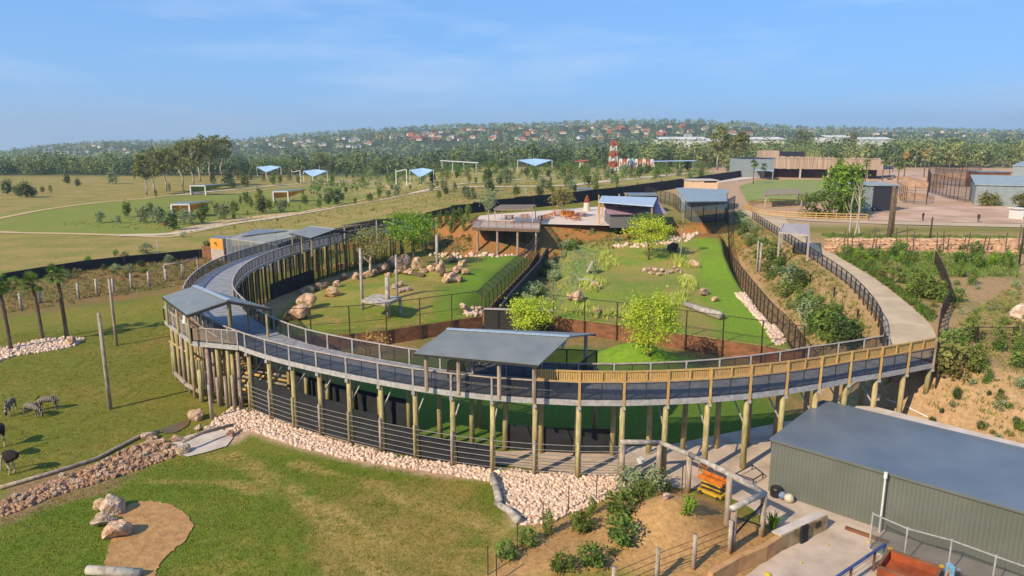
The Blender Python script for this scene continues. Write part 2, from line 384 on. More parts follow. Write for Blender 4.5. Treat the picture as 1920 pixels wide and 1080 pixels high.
WALL = [xy(at(px, py, z)) for px, py, z in [(-260, 590, 0), (0, 535, 0), (130, 512, 0), (250, 497, 0), (395, 477, .4)]] + [(-33, 134.5)] + [xy(at(px, py, 5)) for px, py in [(820, 406), (914, 397), (1045, 385), (1172, 368), (1290, 349), (1390, 332)]]   # black perimeter wall, plan
WALL_POLY = WALL + [(120, 3000), (-3000, 3000), (-3000, 60)]
LOOP = [xy(at(px, py, 0.3)) for px, py in [(300, 441), (150, 437), (0, 433), (-60, 424), (-20, 412), (60, 397), (170, 382), (260, 373), (330, 366), (430, 361), (520, 352), (600, 344), (640, 341), (690, 345), (720, 352), (745, 366), (680, 380), (560, 397), (470, 412), (400, 425), (340, 437)]]
def C3(*a): return np.array(lin(*a)[:3])
def paint():
    shp = GX.shape
    c1 = np.zeros(shp + (3,)); c2 = np.zeros(shp + (3,)); pp = np.zeros(shp)
    n1, n2, n3 = vnoise(GX, GY, 3.1, 11), vnoise(GX, GY, 1.1, 12), vnoise(GX, GY, 12, 13)
    def lay(mask, a, b, p):
        m = np.clip(mask, 0, 1)[..., None]
        nonlocal c1, c2, pp
        c1 = c1 * (1 - m) + C3(*a) * m; c2 = c2 * (1 - m) + C3(*b) * m; pp = pp * (1 - m[..., 0]) + p * m[..., 0]
    def inside(poly, soft=1.0, rag=0.0):
        return sm(soft, -soft, sdist(GX, GY, poly) + rag * (n1 + .6 * n2))
    one = np.ones(shp)
    lay(one, (116, 118, 44), (140, 122, 58), .42)                                   # paddock
    lay(inside(WALL_POLY, 1.5), (132, 128, 60), (166, 140, 84), .50)                # dry field beyond the wall
    lay(inside(LOOP, 1.5), (126, 134, 56), (142, 134, 68), .42)                     # park lawn
    lay(sm(20, 60, GX + .0 * GY) * sm(118, 132, GY) * (1 - inside(WALL_POLY, 2)), (186, 152, 120), (150, 130, 90), .3)
    lay(sm(235, 270, GY) * inside(WALL_POLY, 2) * sm(-120, -40, GX), (138, 134, 66), (182, 158, 106), .48)
    lay(sm(385, 430, GY + 0.0 * GX), (62, 74, 46), (88, 92, 58), .4)
    lay(inside(pxpoly([(0, 545), (60, 520), (130, 508), (395, 468), (480, 450), (560, 500), (345, 545), (200, 568), (0, 605)]), 1.2, 1.0), (124, 112, 62), (150, 106, 70), .48)  # planted strip by the wall
    # front lawn
    lay(inside([(-60, 26), (-60, 33.5), (-28.9, 35.5), (-21.5, 43), (-11, 42.2), (-1, 39), (0, 34), (-1.5, 30), (-1.5, 20), (-60, 20)], 1.0, .5), (100, 116, 36), (152, 134, 64), .36)
    lay(inside([(-12, 39), (-2, 38.5), (-1, 33), (-2, 28), (-9, 30)], 1.6, 1.2), (128, 118, 56), (162, 134, 76), .5)
    # inside the ring: corridor floor, then enclosures
    ring = [(28, 49), (20, 44), (6, 42), (-8, 46), (-20, 56), (-29, 70), (-30, 90), (-24, 108), (-14, 124), (-8, 121), (30, 121), (28, 76)]
    lay(inside(ring, 1.0), (120, 112, 58), (160, 124, 84), .45)
    lay(inside([(-18, 52), (-4, 45), (10, 43.5), (20, 46), (22, 58), (4, 68), (-10, 64)], 2, .8), (92, 114, 40), (134, 116, 62), .3)
    lay(inside([(-20, 57), (-25, 60), (-30, 70), (-31, 90), (-26, 106), (-20, 116), (-15, 112), (-21, 100), (-26, 88), (-25, 72)], 1.2, .8), (178, 146, 104), (150, 122, 80), .4)
    lay(inside(ENC_A, .6), (122, 132, 46), (168, 138, 80), .46)
    lay(inside(ENC_B, .6), (120, 140, 50), (158, 138, 78), .50)
    lay(inside([(20, 66), (25.6, 61.5), (27.5, 76), (29.5, 88), (33, 108), (37.5, 126), (32, 122), (27, 100), (24, 86)], 1.3, .5), (122, 150, 44), (120, 138, 50), .4)
    lay(inside([(-8, 72), (-4, 75), (-2, 84), (1, 100), (3.5, 118), (-4, 116), (-6, 96), (-9, 82)], 1.6, .8), (112, 138, 42), (130, 128, 54), .35)
    lay(bump(GX, GY, 11.0, 60.5, 4.6, 4.2, 1.6), (124, 152, 44), (106, 134, 38), .4)
    # embankments
    dB = sdist(GX, GY, BASIN); bank = sm(-1.5, 0.6, dB) * sm(11, 8.5, dB)
    lay(bank * sm(-40, -25, GX) * sm(110, 119, GY), (168, 108, 64), (118, 112, 62), .5)
    rb = sm(-.5, .8, dB) * sm(22, 24.5, GX) * sm(122, 112, GY)
    lay(rb, (174, 140, 100), (130, 126, 68), .38)
    lay(rb * sm(60, 48, GY), (176, 142, 104), (146, 124, 80), .36)
    # soil round the heap and the yard edge
    soil = pxpoly([(915, 1090), (930, 1045), (1010, 985), (1100, 960), (1170, 915), (1260, 915), (1330, 940), (1400, 985), (1470, 1000), (1450, 1060), (1400, 1100)])
    lay(inside(soil, .5, .35), (184, 142, 92), (158, 118, 74), .4)
    lay(inside(pxpoly([(365, 835), (400, 812), (450, 800), (520, 800), (700, 850), (940, 890), (1165, 885), (1165, 930), (960, 985), (930, 905), (700, 880), (470, 815), (440, 835)]), .4, .2), (196, 164, 136), (176, 140, 112), .5)
    lay(inside(pxpoly([(0, 905), (180, 868), (300, 818), (345, 850), (215, 912), (0, 985)]), .5, .4), (150, 120, 86), (120, 116, 60), .4)
    # worn streaks where vehicles crossed the lawn
    for k, (pts, w) in enumerate([([(395, 850), (470, 880), (560, 935), (650, 1010), (720, 1080)], .5), ([(430, 845), (520, 890), (640, 960), (760, 1050)], .28), ([(560, 870), (700, 905), (830, 960), (950, 985)], .35), ([(250, 900), (420, 905), (560, 945)], .25), ([(640, 905), (760, 935), (930, 1000)], .3), ([(600, 1000), (760, 1020), (940, 1035)], .3)]):
        ln = [xy(at(*q)) for q in pts]; dd = ldist(GX, GY, ln) + .35 * n2 + .25 * n1
        lay(sm(w + .3, w - .2, dd) * (.7 + .35 * vnoise(GX, GY, 1.7, 30 + k)), (178, 148, 88), (150, 130, 68), .4)
    return c1, c2, pp
c1, c2, pp = paint()
V = np.stack([GX.ravel(), GY.ravel(), GZ.ravel()], 1)
ii = (np.arange(nY - 1)[:, None] * nX + np.arange(nX - 1)[None, :]).ravel()
FQ = np.stack([ii, ii + 1, ii + nX + 1, ii + nX], 1)

def ground_material():
    m = bpy.data.materials.new('turf_and_soil'); m.use_nodes = True
    n, l = m.node_tree.nodes, m.node_tree.links; b = n['Principled BSDF']; b.inputs['Roughness'].default_value = 0.95; b.inputs['Specular IOR Level'].default_value = 0.1
    a1 = n.new('ShaderNodeAttribute'); a1.attribute_name = 'ground_a'; a2 = n.new('ShaderNodeAttribute'); a2.attribute_name = 'ground_b'
    g = n.new('ShaderNodeNewGeometry')
    def noise(scale, detail, rough=.6):
        t = n.new('ShaderNodeTexNoise'); t.inputs['Scale'].default_value = scale; t.inputs['Detail'].default_value = detail; t.inputs['Roughness'].default_value = rough
        l.new(g.outputs['Position'], t.inputs['Vector']); return t.outputs['Fac']
    def math_(op, x, y=None):
        t = n.new('ShaderNodeMath'); t.operation = op
        for i, q in enumerate((x, y)):
            if q is None: continue
            if isinstance(q, (int, float)): t.inputs[i].default_value = q
            else: l.new(q, t.inputs[i])
        return t.outputs[0]
    na, nb, nc = noise(.12, 6), noise(.9, 7, .65), noise(9, 4, .7)
    s = math_('ADD', math_('MULTIPLY', na, .55), math_('ADD', math_('MULTIPLY', nb, .35), math_('MULTIPLY', nc, .14)))
    s = math_('ADD', s, math_('MULTIPLY', math_('SUBTRACT', a2.outputs['Alpha'], .5), .62))
    mr = n.new('ShaderNodeMapRange'); mr.interpolation_type = 'SMOOTHSTEP'
    mr.inputs['From Min'].default_value = .42; mr.inputs['From Max'].default_value = .62; l.new(s, mr.inputs['Value'])
    mxn = n.new('ShaderNodeMixRGB'); l.new(mr.outputs['Result'], mxn.inputs['Fac']); l.new(a1.outputs['Color'], mxn.inputs['Color1']); l.new(a2.outputs['Color'], mxn.inputs['Color2'])
    fine = n.new('ShaderNodeMapRange'); fine.inputs['From Min'].default_value = .3; fine.inputs['From Max'].default_value = .7; fine.inputs['To Min'].default_value = .62; fine.inputs['To Max'].default_value = 1.36
    nn = noise(3.5, 8, .75); l.new(nn, fine.inputs['Value'])
    mul = n.new('ShaderNodeVectorMath'); mul.operation = 'SCALE'; l.new(mxn.outputs['Color'], mul.inputs[0]); l.new(fine.outputs['Result'], mul.inputs['Scale'])
    l.new(mul.outputs[0], b.inputs['Base Color'])
    bp = n.new('ShaderNodeBump'); bp.inputs['Strength'].default_value = .7; bp.inputs['Distance'].default_value = .12
    l.new(noise(6, 8, .75), bp.inputs['Height']); l.new(bp.outputs['Normal'], b.inputs['Normal'])
    return m
M_ground = ground_material()
me = np_mesh('ground', V, FQ, M_ground, smooth=True)
for nm, c, al in (('ground_a', c1, np.ones_like(pp)), ('ground_b', c2, pp)):
    at_ = me.attributes.new(nm, 'FLOAT_COLOR', 'POINT')
    at_.data.foreach_set('color', np.concatenate([c, al[..., None]], -1).astype(np.float32).ravel())
ground = structure(link('ground', me))

# ------------------------------------------------------------------ paths and paving, laid as sheets over the ground
M_path = mat('path_gravel', lin(214, 192, 164), lin(196, 172, 144), 0.95, .5, bump=.3, bscale=6)
M_dirtpath = mat('bare_earth_path', lin(204, 170, 128), lin(184, 156, 106), 0.95, .3, bump=.3, bscale=4)
M_walk = mat('sealed_path', lin(204, 180, 148), lin(184, 160, 130), 0.95, .5, detail=8, bump=.2, bscale=20)
M_yard = mat('yard_concrete', lin(198, 176, 156), lin(166, 146, 128), 0.9, .7, detail=9, bump=.15, ramp=(.38, .7))
M_plaza = mat('plaza_concrete', lin(222, 200, 184), lin(206, 184, 166), 0.9, .2)
M_sand = mat('soft_sand', lin(186, 142, 92), lin(160, 118, 74), 0.95, 2.2, detail=9, bump=.5, bscale=9, dist=.08)
def drape_path(name, line, width, m, lift=.06, cross=4):
    """a strip over the ground; width is a number or per-point list"""
    L = [Vector((p[0], p[1], 0)) for p in line]; k = len(L); mb = MB(); rows = []
    for i in range(k):
        w = width[i] if isinstance(width, list) else width
        t = (L[min(i + 1, k - 1)] - L[max(i - 1, 0)]).normalized(); nn = Vector((-t.y, t.x, 0))
        rows.append([L[i] + nn * w * (j / cross - .5) for j in range(cross + 1)])
    P = np.array([[(p.x, p.y) for p in r] for r in rows]); Z = H(P[..., 0], P[..., 1]) + lift
    Vv = np.concatenate([P, Z[..., None]], -1).reshape(-1, 3); c = cross + 1
    q = (np.arange(k - 1)[:, None] * c + np.arange(cross)[None, :]).ravel()
    return structure(link(name, np_mesh(name, Vv, np.stack([q, q + 1, q + c + 1, q + c], 1)[:, ::-1], m, True)))
def sheet(name, poly, z, m):
    mb = MB(); mb.add([(p[0], p[1], z) for p in poly], [tuple(range(len(poly)))]); o = mb.build(name, m)
    if o.data.polygons[0].normal.z < 0: o.data.flip_normals()
    return structure(o)
def blob(cx, cy, rx, ry, rot=0, n=40, rag=.06, seed=0):
    rr = random.Random(seed); out = []
    for i in range(n):
        t = 2 * math.pi * i / n; k = 1 + rag * (math.sin(3 * t + seed) + math.sin(7 * t + 2 * seed) * .5) + rr.uniform(-rag, rag) * .5
        x, y = rx * k * math.cos(t), ry * k * math.sin(t); out.append((cx + x * math.cos(rot) - y * math.sin(rot), cy + x * math.sin(rot) + y * math.cos(rot)))
    return out
loopc = catmull([Vector((p[0], p[1], 0)) for p in LOOP], 6, True); loopc.append(loopc[0].copy())
drape_path('path', loopc, 2.2, M_dirtpath, .09, 3)
def gpath(pts, lift=0): return [Vector((*xy(G(px, py)), 0)) for px, py in pts]
drape_path('path', catmull(gpath([(225, 442), (300, 440), (340, 436), (400, 425), (520, 408), (620, 391), (700, 378), (770, 364), (850, 352)]), 8), 3.0, M_path, .12)
drape_path('path', catmull(gpath([(335, 366), (400, 359), (480, 352), (560, 345), (620, 343), (660, 339)]), 6), 3.2, M_path, .13)
drape_path('path', catmull(gpath([(340, 436), (400, 420), (460, 410), (560, 399)]), 6), 5.0, M_dirtpath, .10)
drape_path('path', catmull(gpath([(850, 352), (960, 350), (1060, 348), (1130, 341), (1230, 331), (1330, 322)]), 6), 5.0, M_path, .12)
drape_path('path', catmull(gpath([(770, 364), (830, 350), (960, 338), (1100, 331), (1180, 330)]), 6), 3.5, M_path, .14)
# the visitors' path on the right that the boardwalk joins
pl = [at(*p, 5) for p in [(1405, 405), (1480, 455), (1540, 495), (1600, 540), (1650, 600), (1657, 640)]]
pr = [at(*p, 5) for p in [(1470, 408), (1500, 440), (1580, 487), (1650, 530), (1735, 600), (1757, 640)]]
LP, RP = catmull([p + Vector((0, 0, 0)) for p in pl], 10), catmull(pr, 10)
mb = MB(); mb.strip([(p.x, p.y, 5.06) for p in LP], [(p.x, p.y, 5.06) for p in RP]); wp = structure(mb.build('visitor_path', M_walk))
endp = [LP[-1], RP[-1], Vector((29.6, 46.6, 5)), Vector((26.3, 49.6, 5))]
structure(MB().add([(p.x, p.y, 5.06) for p in endp], [(0, 1, 2, 3)]).build('path_landing', M_walk))
drape_path('visitor_path', [Vector((*xy(at(px, py, 5)), 0)) for px, py in [(1395, 396), (1440, 405), (1520, 412), (1640, 417), (1780, 420), (1990, 424)]], 7.5, M_walk, .10)
drape_path('service_road', [Vector((*xy(at(px, py, 5)), 0)) for px, py in [(1195, 352), (1290, 345), (1400, 332), (1500, 326)]], 13, M_plaza, .10)
sheet('plaza', [xy(at(px, py, 5)) for px, py in [(885, 420), (900, 405), (930, 402), (1120, 388), (1180, 392), (1180, 412), (1243, 412), (1246, 424), (1150, 424), (1030, 421)]], 5.07, M_plaza)
M_arena = mat('pink_sand_arena', lin(208, 172, 146), lin(176, 140, 112), 0.95, .16, detail=8, bump=.3, bscale=2)
sheet('sand_arena', [xy(at(px, py, 5)) for px, py in [(1628, 414), (1640, 398), (1720, 388), (1830, 384), (1900, 388), (2000, 392), (2000, 421), (1780, 418)]], 5.12, M_arena)
sheet('bare_yard', [xy(at(px, py, 5)) for px, py in [(1600, 338), (1680, 322), (1990, 318), (1990, 352), (1880, 380), (1700, 378), (1660, 350)]], 5.09, M_arena)
sheet('zoo_lawn', [xy(at(px, py, 5)) for px, py in [(1385, 350), (1420, 338), (1560, 337), (1600, 350), (1560, 375), (1470, 382), (1400, 378)]], 5.08, mat('bright_lawn', lin(120, 140, 60), lin(150, 144, 84), .95, .2, detail=8, bump=.4, bscale=3))
# yard under and in front of the boardwalk
yard = pxpoly([(560, 806), (700, 842), (935, 872), (1015, 882), (1100, 890), (1165, 900), (1245, 908), (1272, 938), (1300, 972), (1345, 1002), (1400, 1012), (1445, 996), (1462, 1010), (1440, 1040), (1330, 1110), (1990, 1110), (1990, 970), (1640, 810), (1480, 790), (1380, 810), (1300, 826), (1240, 838), (1090, 838), (1020, 845), (940, 848), (860, 838), (700, 815), (575, 790)])
sheet('yard_pavement', yard, .05, M_yard)
sheet('concrete_crossing', pxpoly([(318, 835), (352, 818), (400, 806), (430, 806), (437, 822), (425, 838), (385, 850), (352, 858), (330, 850)]), .07, M_conc)
rgs = random.Random(2); _sp = catmull([Vector((*xy(at(px, py)), 0)) for px, py in [(240, 948), (262, 942), (290, 941), (325, 951), (350, 968), (361, 988), (345, 1015), (318, 1040), (296, 1068), (285, 1090), (240, 1100), (190, 1096), (196, 1070), (200, 1045), (206, 1020), (216, 990), (226, 962)]], 7, True)
sheet('sand_patch', [(p.x + rgs.uniform(-.08, .08), p.y + rgs.uniform(-.08, .08)) for p in _sp], .045, M_sand)
sheet('muddy_puddle', pxpoly([(302, 806), (330, 795), (358, 787), (352, 800), (330, 812), (308, 814)]), .06, mat('wet_mud', lin(120, 88, 44), lin(90, 70, 34), .35, 1.0, spec=.5))

# ------------------------------------------------------------------ the elevated boardwalk
DZ = 5.0
OUT = [(28.9, 46.6), (24.8, 44.7), (22, 43.6), (18.7, 42.1), (15.3, 40.9), (12.6, 40.2), (9.8, 39.75), (6.9, 39.5), (4.2, 39.5), (-1, 40.3), (-6, 42.0), (-10.5, 44.2), (-14.2, 46.3), (-17.5, 48.5), (-21.2, 51.6),
       (-24.6, 55.2), (-28.0, 60), (-31.0, 65.3), (-33.2, 71.5), (-34.7, 78.2), (-35.2, 84.9), (-34.6, 92.5), (-33.0, 100), (-30, 109.5), (-26, 117.8), (-21, 125), (-16, 129.5)]
OL = resample(catmull([Vector((a, b, DZ)) for a, b in OUT], 10), 2.62)
WID = [3.5 + 0.9 * float(sm(-16, -30, p.x)) for p in OL]
IL = []
for i, p in enumerate(OL):
    t = (OL[min(i + 1, len(OL) - 1)] - OL[max(i - 1, 0)]).normalized()
    IL.append(p + Vector((t.y, -t.x, 0)) * WID[i])          # walking from right end to the back, the inside lies to the right
NB = len(OL)
bw = thing('boardwalk', 'long elevated grey boardwalk curving round the enclosures on timber posts', 'boardwalk', (OL[12].x, OL[12].y, 0))
Z = Vector((0, 0, 1))
mb = MB()
for k in range(NB - 1):
    a, b, c, d = OL[k], OL[k + 1], IL[k + 1], IL[k]
    for j in range(8):                                              # boards laid across the walk
        u, v = j / 8 + .004, (j + 1) / 8 - .004; dz = Z * ((j * 7 + k * 3) % 5 * .0025)
        mb.slab([a.lerp(b, u) - dz, a.lerp(b, v) - dz, d.lerp(c, v) - dz, d.lerp(c, u) - dz], .12)
mb.build('deck', M_deck, bw)
for side, L, s in (('outer', OL, -1), ('inner', IL, 1)):
    e = MB()
    for k in range(NB - 1): e.bar(L[k] - Z * .17, L[k + 1] - Z * .17, .07, .34)
    e.build('edge_beam', M_galv, bw)
    r = MB()
    for k in range(NB - 1): r.bar(L[k] + Z * 1.12, L[k + 1] + Z * 1.12, .11, .06)
    r.build('handrail', M_rail, bw)
post_mesh = {}
def railing(L, a, b, root, skip=()):
    for k in range(a, b + 1):
        p = L[k]; m = MB(); m.bar(p - Z * .45, p + Z * 1.14, .11, .11); m.box(p - Z * .5, (.2, .2, .18)); m.build('railing_post', M_galv, root)
    for k in range(a, b):
        if k in skip: continue
        p, q = L[k], L[k + 1]; d = (q - p).normalized(); p2, q2 = p + d * .09, q - d * .09
        m = MB(); m.add([p2 + Z * .1, q2 + Z * .1, q2 + Z * 1.03, p2 + Z * 1.03], [(0, 1, 2, 3)]); pn = m.build('mesh_panel', M_panel, root); m = MB()
        for u, v in ((p2 + Z * .08, q2 + Z * .08), (p2 + Z * 1.04, q2 + Z * 1.04), (p2 + Z * .08, p2 + Z * 1.04), (q2 + Z * .08, q2 + Z * 1.04), ((p2 + q2) / 2 + Z * .08, (p2 + q2) / 2 + Z * 1.04)): m.bar(u, v, .045)
        m.build('panel_frame', M_dsteel, pn)
railing(OL, 0, NB - 1, bw, skip=())
railing(IL, 0, NB - 1, bw)
# supports: outer and inner rows of round posts
rr = random.Random(3)
for k in range(NB):
    for L, s in ((OL, 1), (IL, -1)):
        t = (OL[min(k + 1, NB - 1)] - OL[max(k - 1, 0)]).normalized(); nin = Vector((t.y, -t.x, 0))
        p = L[k] + nin * .22 * s; g = h1(p.x, p.y)
        if g > 4.2: continue
        m = MB(); w = rr.uniform(-.05, .05)
        m.tube([(p.x + w, p.y - w, g - .3), (p.x, p.y, (g + DZ) / 2), (p.x, p.y, DZ - .32)], [.19, .175, .16], 10)
        m.build('support_post', M_post, bw, True)
for k in range(2, NB - 3):                                          # cross beams and galvanised braces below the deck
    m = MB(); m.bar(OL[k] - Z * .28, IL[k] - Z * .28, .14, .22); m.build('cross_beam', M_galv, bw)
    if k % 1 == 0 and k < 34:
        a = OL[k] + (IL[k] - OL[k]) * .08; b = OL[k] + (IL[k] - OL[k]) * .62
        m = MB(); m.bar(a + Vector((0, 0, -2.2)), b + Vector((0, 0, -.35)), .07); m.build('brace', M_galv, bw)
# upright timber screens above the rail on the eastern run
scr_end = min(range(NB), key=lambda i: abs(OL[i].x - 1.6))
for k in range(0, scr_end):
    p, q = OL[k], OL[k + 1]; d = (q - p); L = d.length; d.normalize(); nin = Vector((d.y, -d.x, 0))
    m = MB(); n = int(L / .135)
    for i in range(n):
        c = p + d * ((i + .5) * L / n) + nin * .03; m.box(c + Z * (1.44 + rr.uniform(-.02, .06)), (.105, .03, .62), math.atan2(d.y, d.x))
    m.build('slat_screen', M_slat, bw)
    m = MB(); m.bar(p + Z * 1.77, q + Z * 1.77, .09, .09); m.bar(p + Z * 1.17, q + Z * 1.17, .14, .07)
    mid = (p + q) / 2; m.box(mid - nin * .05 + Z * 1.45, (.08, .08, .6), math.atan2(d.y, d.x)); m.build('screen_rail', M_slat, bw)
for k in range(0, scr_end + 1):
    m = MB(); p = OL[k]; m.box(p + Z * .72, (.15, .15, 2.2)); m.build('screen_post', M_slat if k else M_oldpost, bw)

# ------------------------------------------------------------------ shelters on the boardwalk
def gable(root, ra, rb, ea, eb, fa, fb, t=.09, m=None):
    """roof planes: ridge ra-rb, eave ea-eb, eave fa-fb, with ridge cap and gutters"""
    m = m or M_roof
    s1 = MB().slab([ra, rb, eb, ea], t).build('roof', m, root)
    s2 = MB().slab([rb, ra, fa, fb], t).build('roof', m, root)
    q = MB(); q.bar(ra + Z * .03, rb + Z * .03, .34, .05); q.build('ridge_cap', M_ridge, s1)
    for a, b, s_ in ((ea, eb, s1), (fa, fb, s2)):
        q = MB(); q.bar(a - Z * .1, b - Z * .1, .09, .13); q.build('gutter', M_dsteel, s_)
def posts_under(root, pts, zt, z0=None, r=.11, m=None, name='post'):
    for p in pts:
        g = h1(p[0], p[1]) if z0 is None else z0
        MB().tube([(p[0], p[1], g), (p[0], p[1], zt)], [r, r], 8).build(name, m or M_galv, root)
e0, e1 = at(776, 662, 7.5), at(1010, 684, 7.5); r0, r1 = at(838, 617, 8.25), at(1068, 631, 8.25)
nv = (r0 - e0); nv.z = 0; f0, f1 = e0 + nv * 2.0, e1 + (r1 - e1) * 2.0; f0.z = f1.z = 7.55
sh = thing('viewing_shelter', 'wide grey steel-roofed shelter over the front of the curved boardwalk', 'shelter', (*xy((e0 + f1) / 2), DZ))
gable(sh, r0, r1, e0, e1, f0, f1)
ins = lambda p, q, k: p.lerp(q, k)
pl_ = [ins(e0, f1, .06), ins(e0, e1, .35) + Vector((.1, .35, 0)), ins(e0, e1, .68) + Vector((.1, .35, 0)), ins(e1, f0, .06), ins(f0, e1, .06), ins(f0, f1, .5) - Vector((0, .3, 0)), ins(f1, e0, .06)]
posts_under(sh, pl_, 7.45, DZ, .12, M_oldpost)
# viewing bay behind that shelter
bay = [Vector((p.x, p.y, DZ - .015)) for p in (ins(f0, e0, .5), ins(f1, e1, .5), f1 + Vector((.2, .9, 0)), f0 + Vector((.1, .9, 0)))]
MB().slab(bay, .14).build('bay_deck', M_deck, sh)
for a, b in ((bay[1], bay[2]), (bay[2], bay[3]), (bay[3], bay[0])):
    LL = resample([a, b], 1.9)
    for p in LL: MB().bar(p, p + Z * 1.12, .09).build('railing_post', M_dsteel, sh)
    for p, r_ in zip(LL[:-1], LL[1:]):
        m = MB(); m.add([p + Z * .1, r_ + Z * .1, r_ + Z * 1.05, p + Z * 1.05], [(0, 1, 2, 3)]); m.m = 1; m.bar(p + Z * 1.1, r_ + Z * 1.1, .07); m.bar(p + Z * .08, r_ + Z * .08, .05); m.build('mesh_panel', [M_panel, M_dsteel], sh)
for p in bay[2:]: MB().tube([(p.x, p.y, h1(p.x, p.y) - .2), (p.x, p.y, DZ - .15)], [.18, .16], 9).build('support_post', M_post, sh, True)
m = MB(); cp = at(1058, 640, 7.3); m.box(cp, (.22, .3, .28)); m.tube([cp + Vector((0, -.1, -.1)), cp + Vector((-.15, -.45, -.3))], [.09, .11], 8); m.build('speaker', M_white, sh)

def arc_shelter(name, label, rpx, lpx, zr, ze):
    """gabled shelter given by ridge ends and eave corners in the photo"""
    ra, rb = [at(*p, zr) for p in rpx]; ea, eb = [at(*p, ze) for p in lpx]
    fa = ra * 2 - ea; fb = rb * 2 - eb; fa.z = fb.z = ze
    root = thing(name, label, 'shelter', (*xy((ra + rb) / 2), DZ)); gable(root, ra, rb, ea, eb, fa, fb)
    for a, b in ((ea, eb), (fa, fb)):
        for t in (.06, .5, .94):
            p = a.lerp(b, t); c = ra.lerp(rb, t); p = p.lerp(c, .06); posts_under(root, [p], ze - .05, DZ, .1, M_post)
    for p, zt in ((ra.lerp(rb, .03), zr - .1), (rb.lerp(ra, .03), zr - .1)): posts_under(root, [p], zt, DZ, .11, M_post)
    for u, v, w in ((ea, ra, fa), (eb, rb, fb)):
        MB().bar(u - Z * .16, v - Z * .16, .07, .2).bar(v - Z * .16, w - Z * .16, .07, .2).build('rafter', M_dsteel, root)
    return root, (ea, eb, fa, fb)
lsh, lc = arc_shelter('viewing_shelter', 'gabled grey shelter with pale ridge on the western corner of the boardwalk', [(365, 536), (429, 563)], [(304, 556), (350, 590)], 8.2, 7.35)
# its bay: a wedge of deck outside the ring
b0, b1, b2 = at(309, 600, DZ), at(361, 640, DZ), at(446, 648, DZ); b3 = Vector((-31.2, 66, DZ))
mid = Vector((-22.5, 53.5, DZ)); mid2 = Vector((-28.4, 61.5, DZ))
M_bdeck = mat('timber_deck', lin(176, 142, 108), lin(152, 120, 90), .85, 2, bump=.2, stretch=(.6, 5, 1))
MB().slab([p - Z * .02 for p in (b3, b0, b1, b2, mid, mid2)], .14).build('bay_deck', M_bdeck, lsh)
for a, b in ((b3, b0), (b0, b1), (b1, b2)):
    MB().bar(a - Z * .17, b - Z * .17, .09, .36).build('edge_beam', M_galv, lsh)
    LL = resample([a, b], 1.4); MB().bar(a + Z * 1.12, b + Z * 1.12, .11, .06).build('handrail', M_rail, lsh)
    for p in LL: MB().bar(p - Z * .2, p + Z * 1.12, .09).build('railing_post', M_galv, lsh)
    for p, r_ in zip(LL[:-1], LL[1:]):
        m = MB(); m.add([p + Z * .1, r_ + Z * .1, r_ + Z * 1.05, p + Z * 1.05], [(0, 1, 2, 3)]); m.m = 1; m.bar(p + Z * .08, r_ + Z * .08, .05); m.build('mesh_panel', [meshmat('pale_mesh_infill', lin(150, 138, 128), .42), M_dsteel], lsh)
m = MB(); cp = at(346, 595, 7.0); m.box(cp, (.2, .2, .3)); m.tube([cp - Z * .1, cp - Z * .42], [.13, .2], 10); m.build('dome_camera', M_white, lsh)
# posts carrying the bay, one by one
for i in range(15):
    t = i / 14; a = b3.lerp(b0, t / .3) if t < .3 else (b0.lerp(b1, (t - .3) / .4) if t < .7 else b1.lerp(b2, (t - .7) / .3))
    for j, kk in enumerate((.06, .45)):
        c = a.lerp(Vector((-25, 58.5, DZ)), kk); short = rr.random() < .22 and j == 0
        MB().tube([(c.x, c.y, -.2), (c.x + rr.uniform(-.05, .05), c.y, (2.2 + rr.uniform(0, .9)) if short else DZ - .16)], [.17, .14], 9).build('support_post', M_post if rr.random() < .6 else M_oldpost, lsh, True)
arc_shelter('viewing_shelter', 'small gabled grey shelter on the far northern stretch of boardwalk', [(580, 424), (628, 430)], [(543, 437), (583, 446)], 8.3, 7.5)
# long mono-pitch roof at the far end
c = [at(640, 422, 7.6), at(742, 413, 7.6), at(802, 407, 7.9), at(700, 411, 8.4)]
lr = thing('covered_walkway', 'low grey roof covering the far end of the boardwalk', 'walkway roof', (*xy((c[0] + c[2]) / 2), DZ))
MB().slab(c, .12).build('roof', M_roof, lr)
for a, b in ((0, 1), (3, 2)):
    for t in (.05, .35, .65, .95): posts_under(lr, [c[a].lerp(c[b], t)], c[a].lerp(c[b], t).z - .1, DZ - .4, .1)

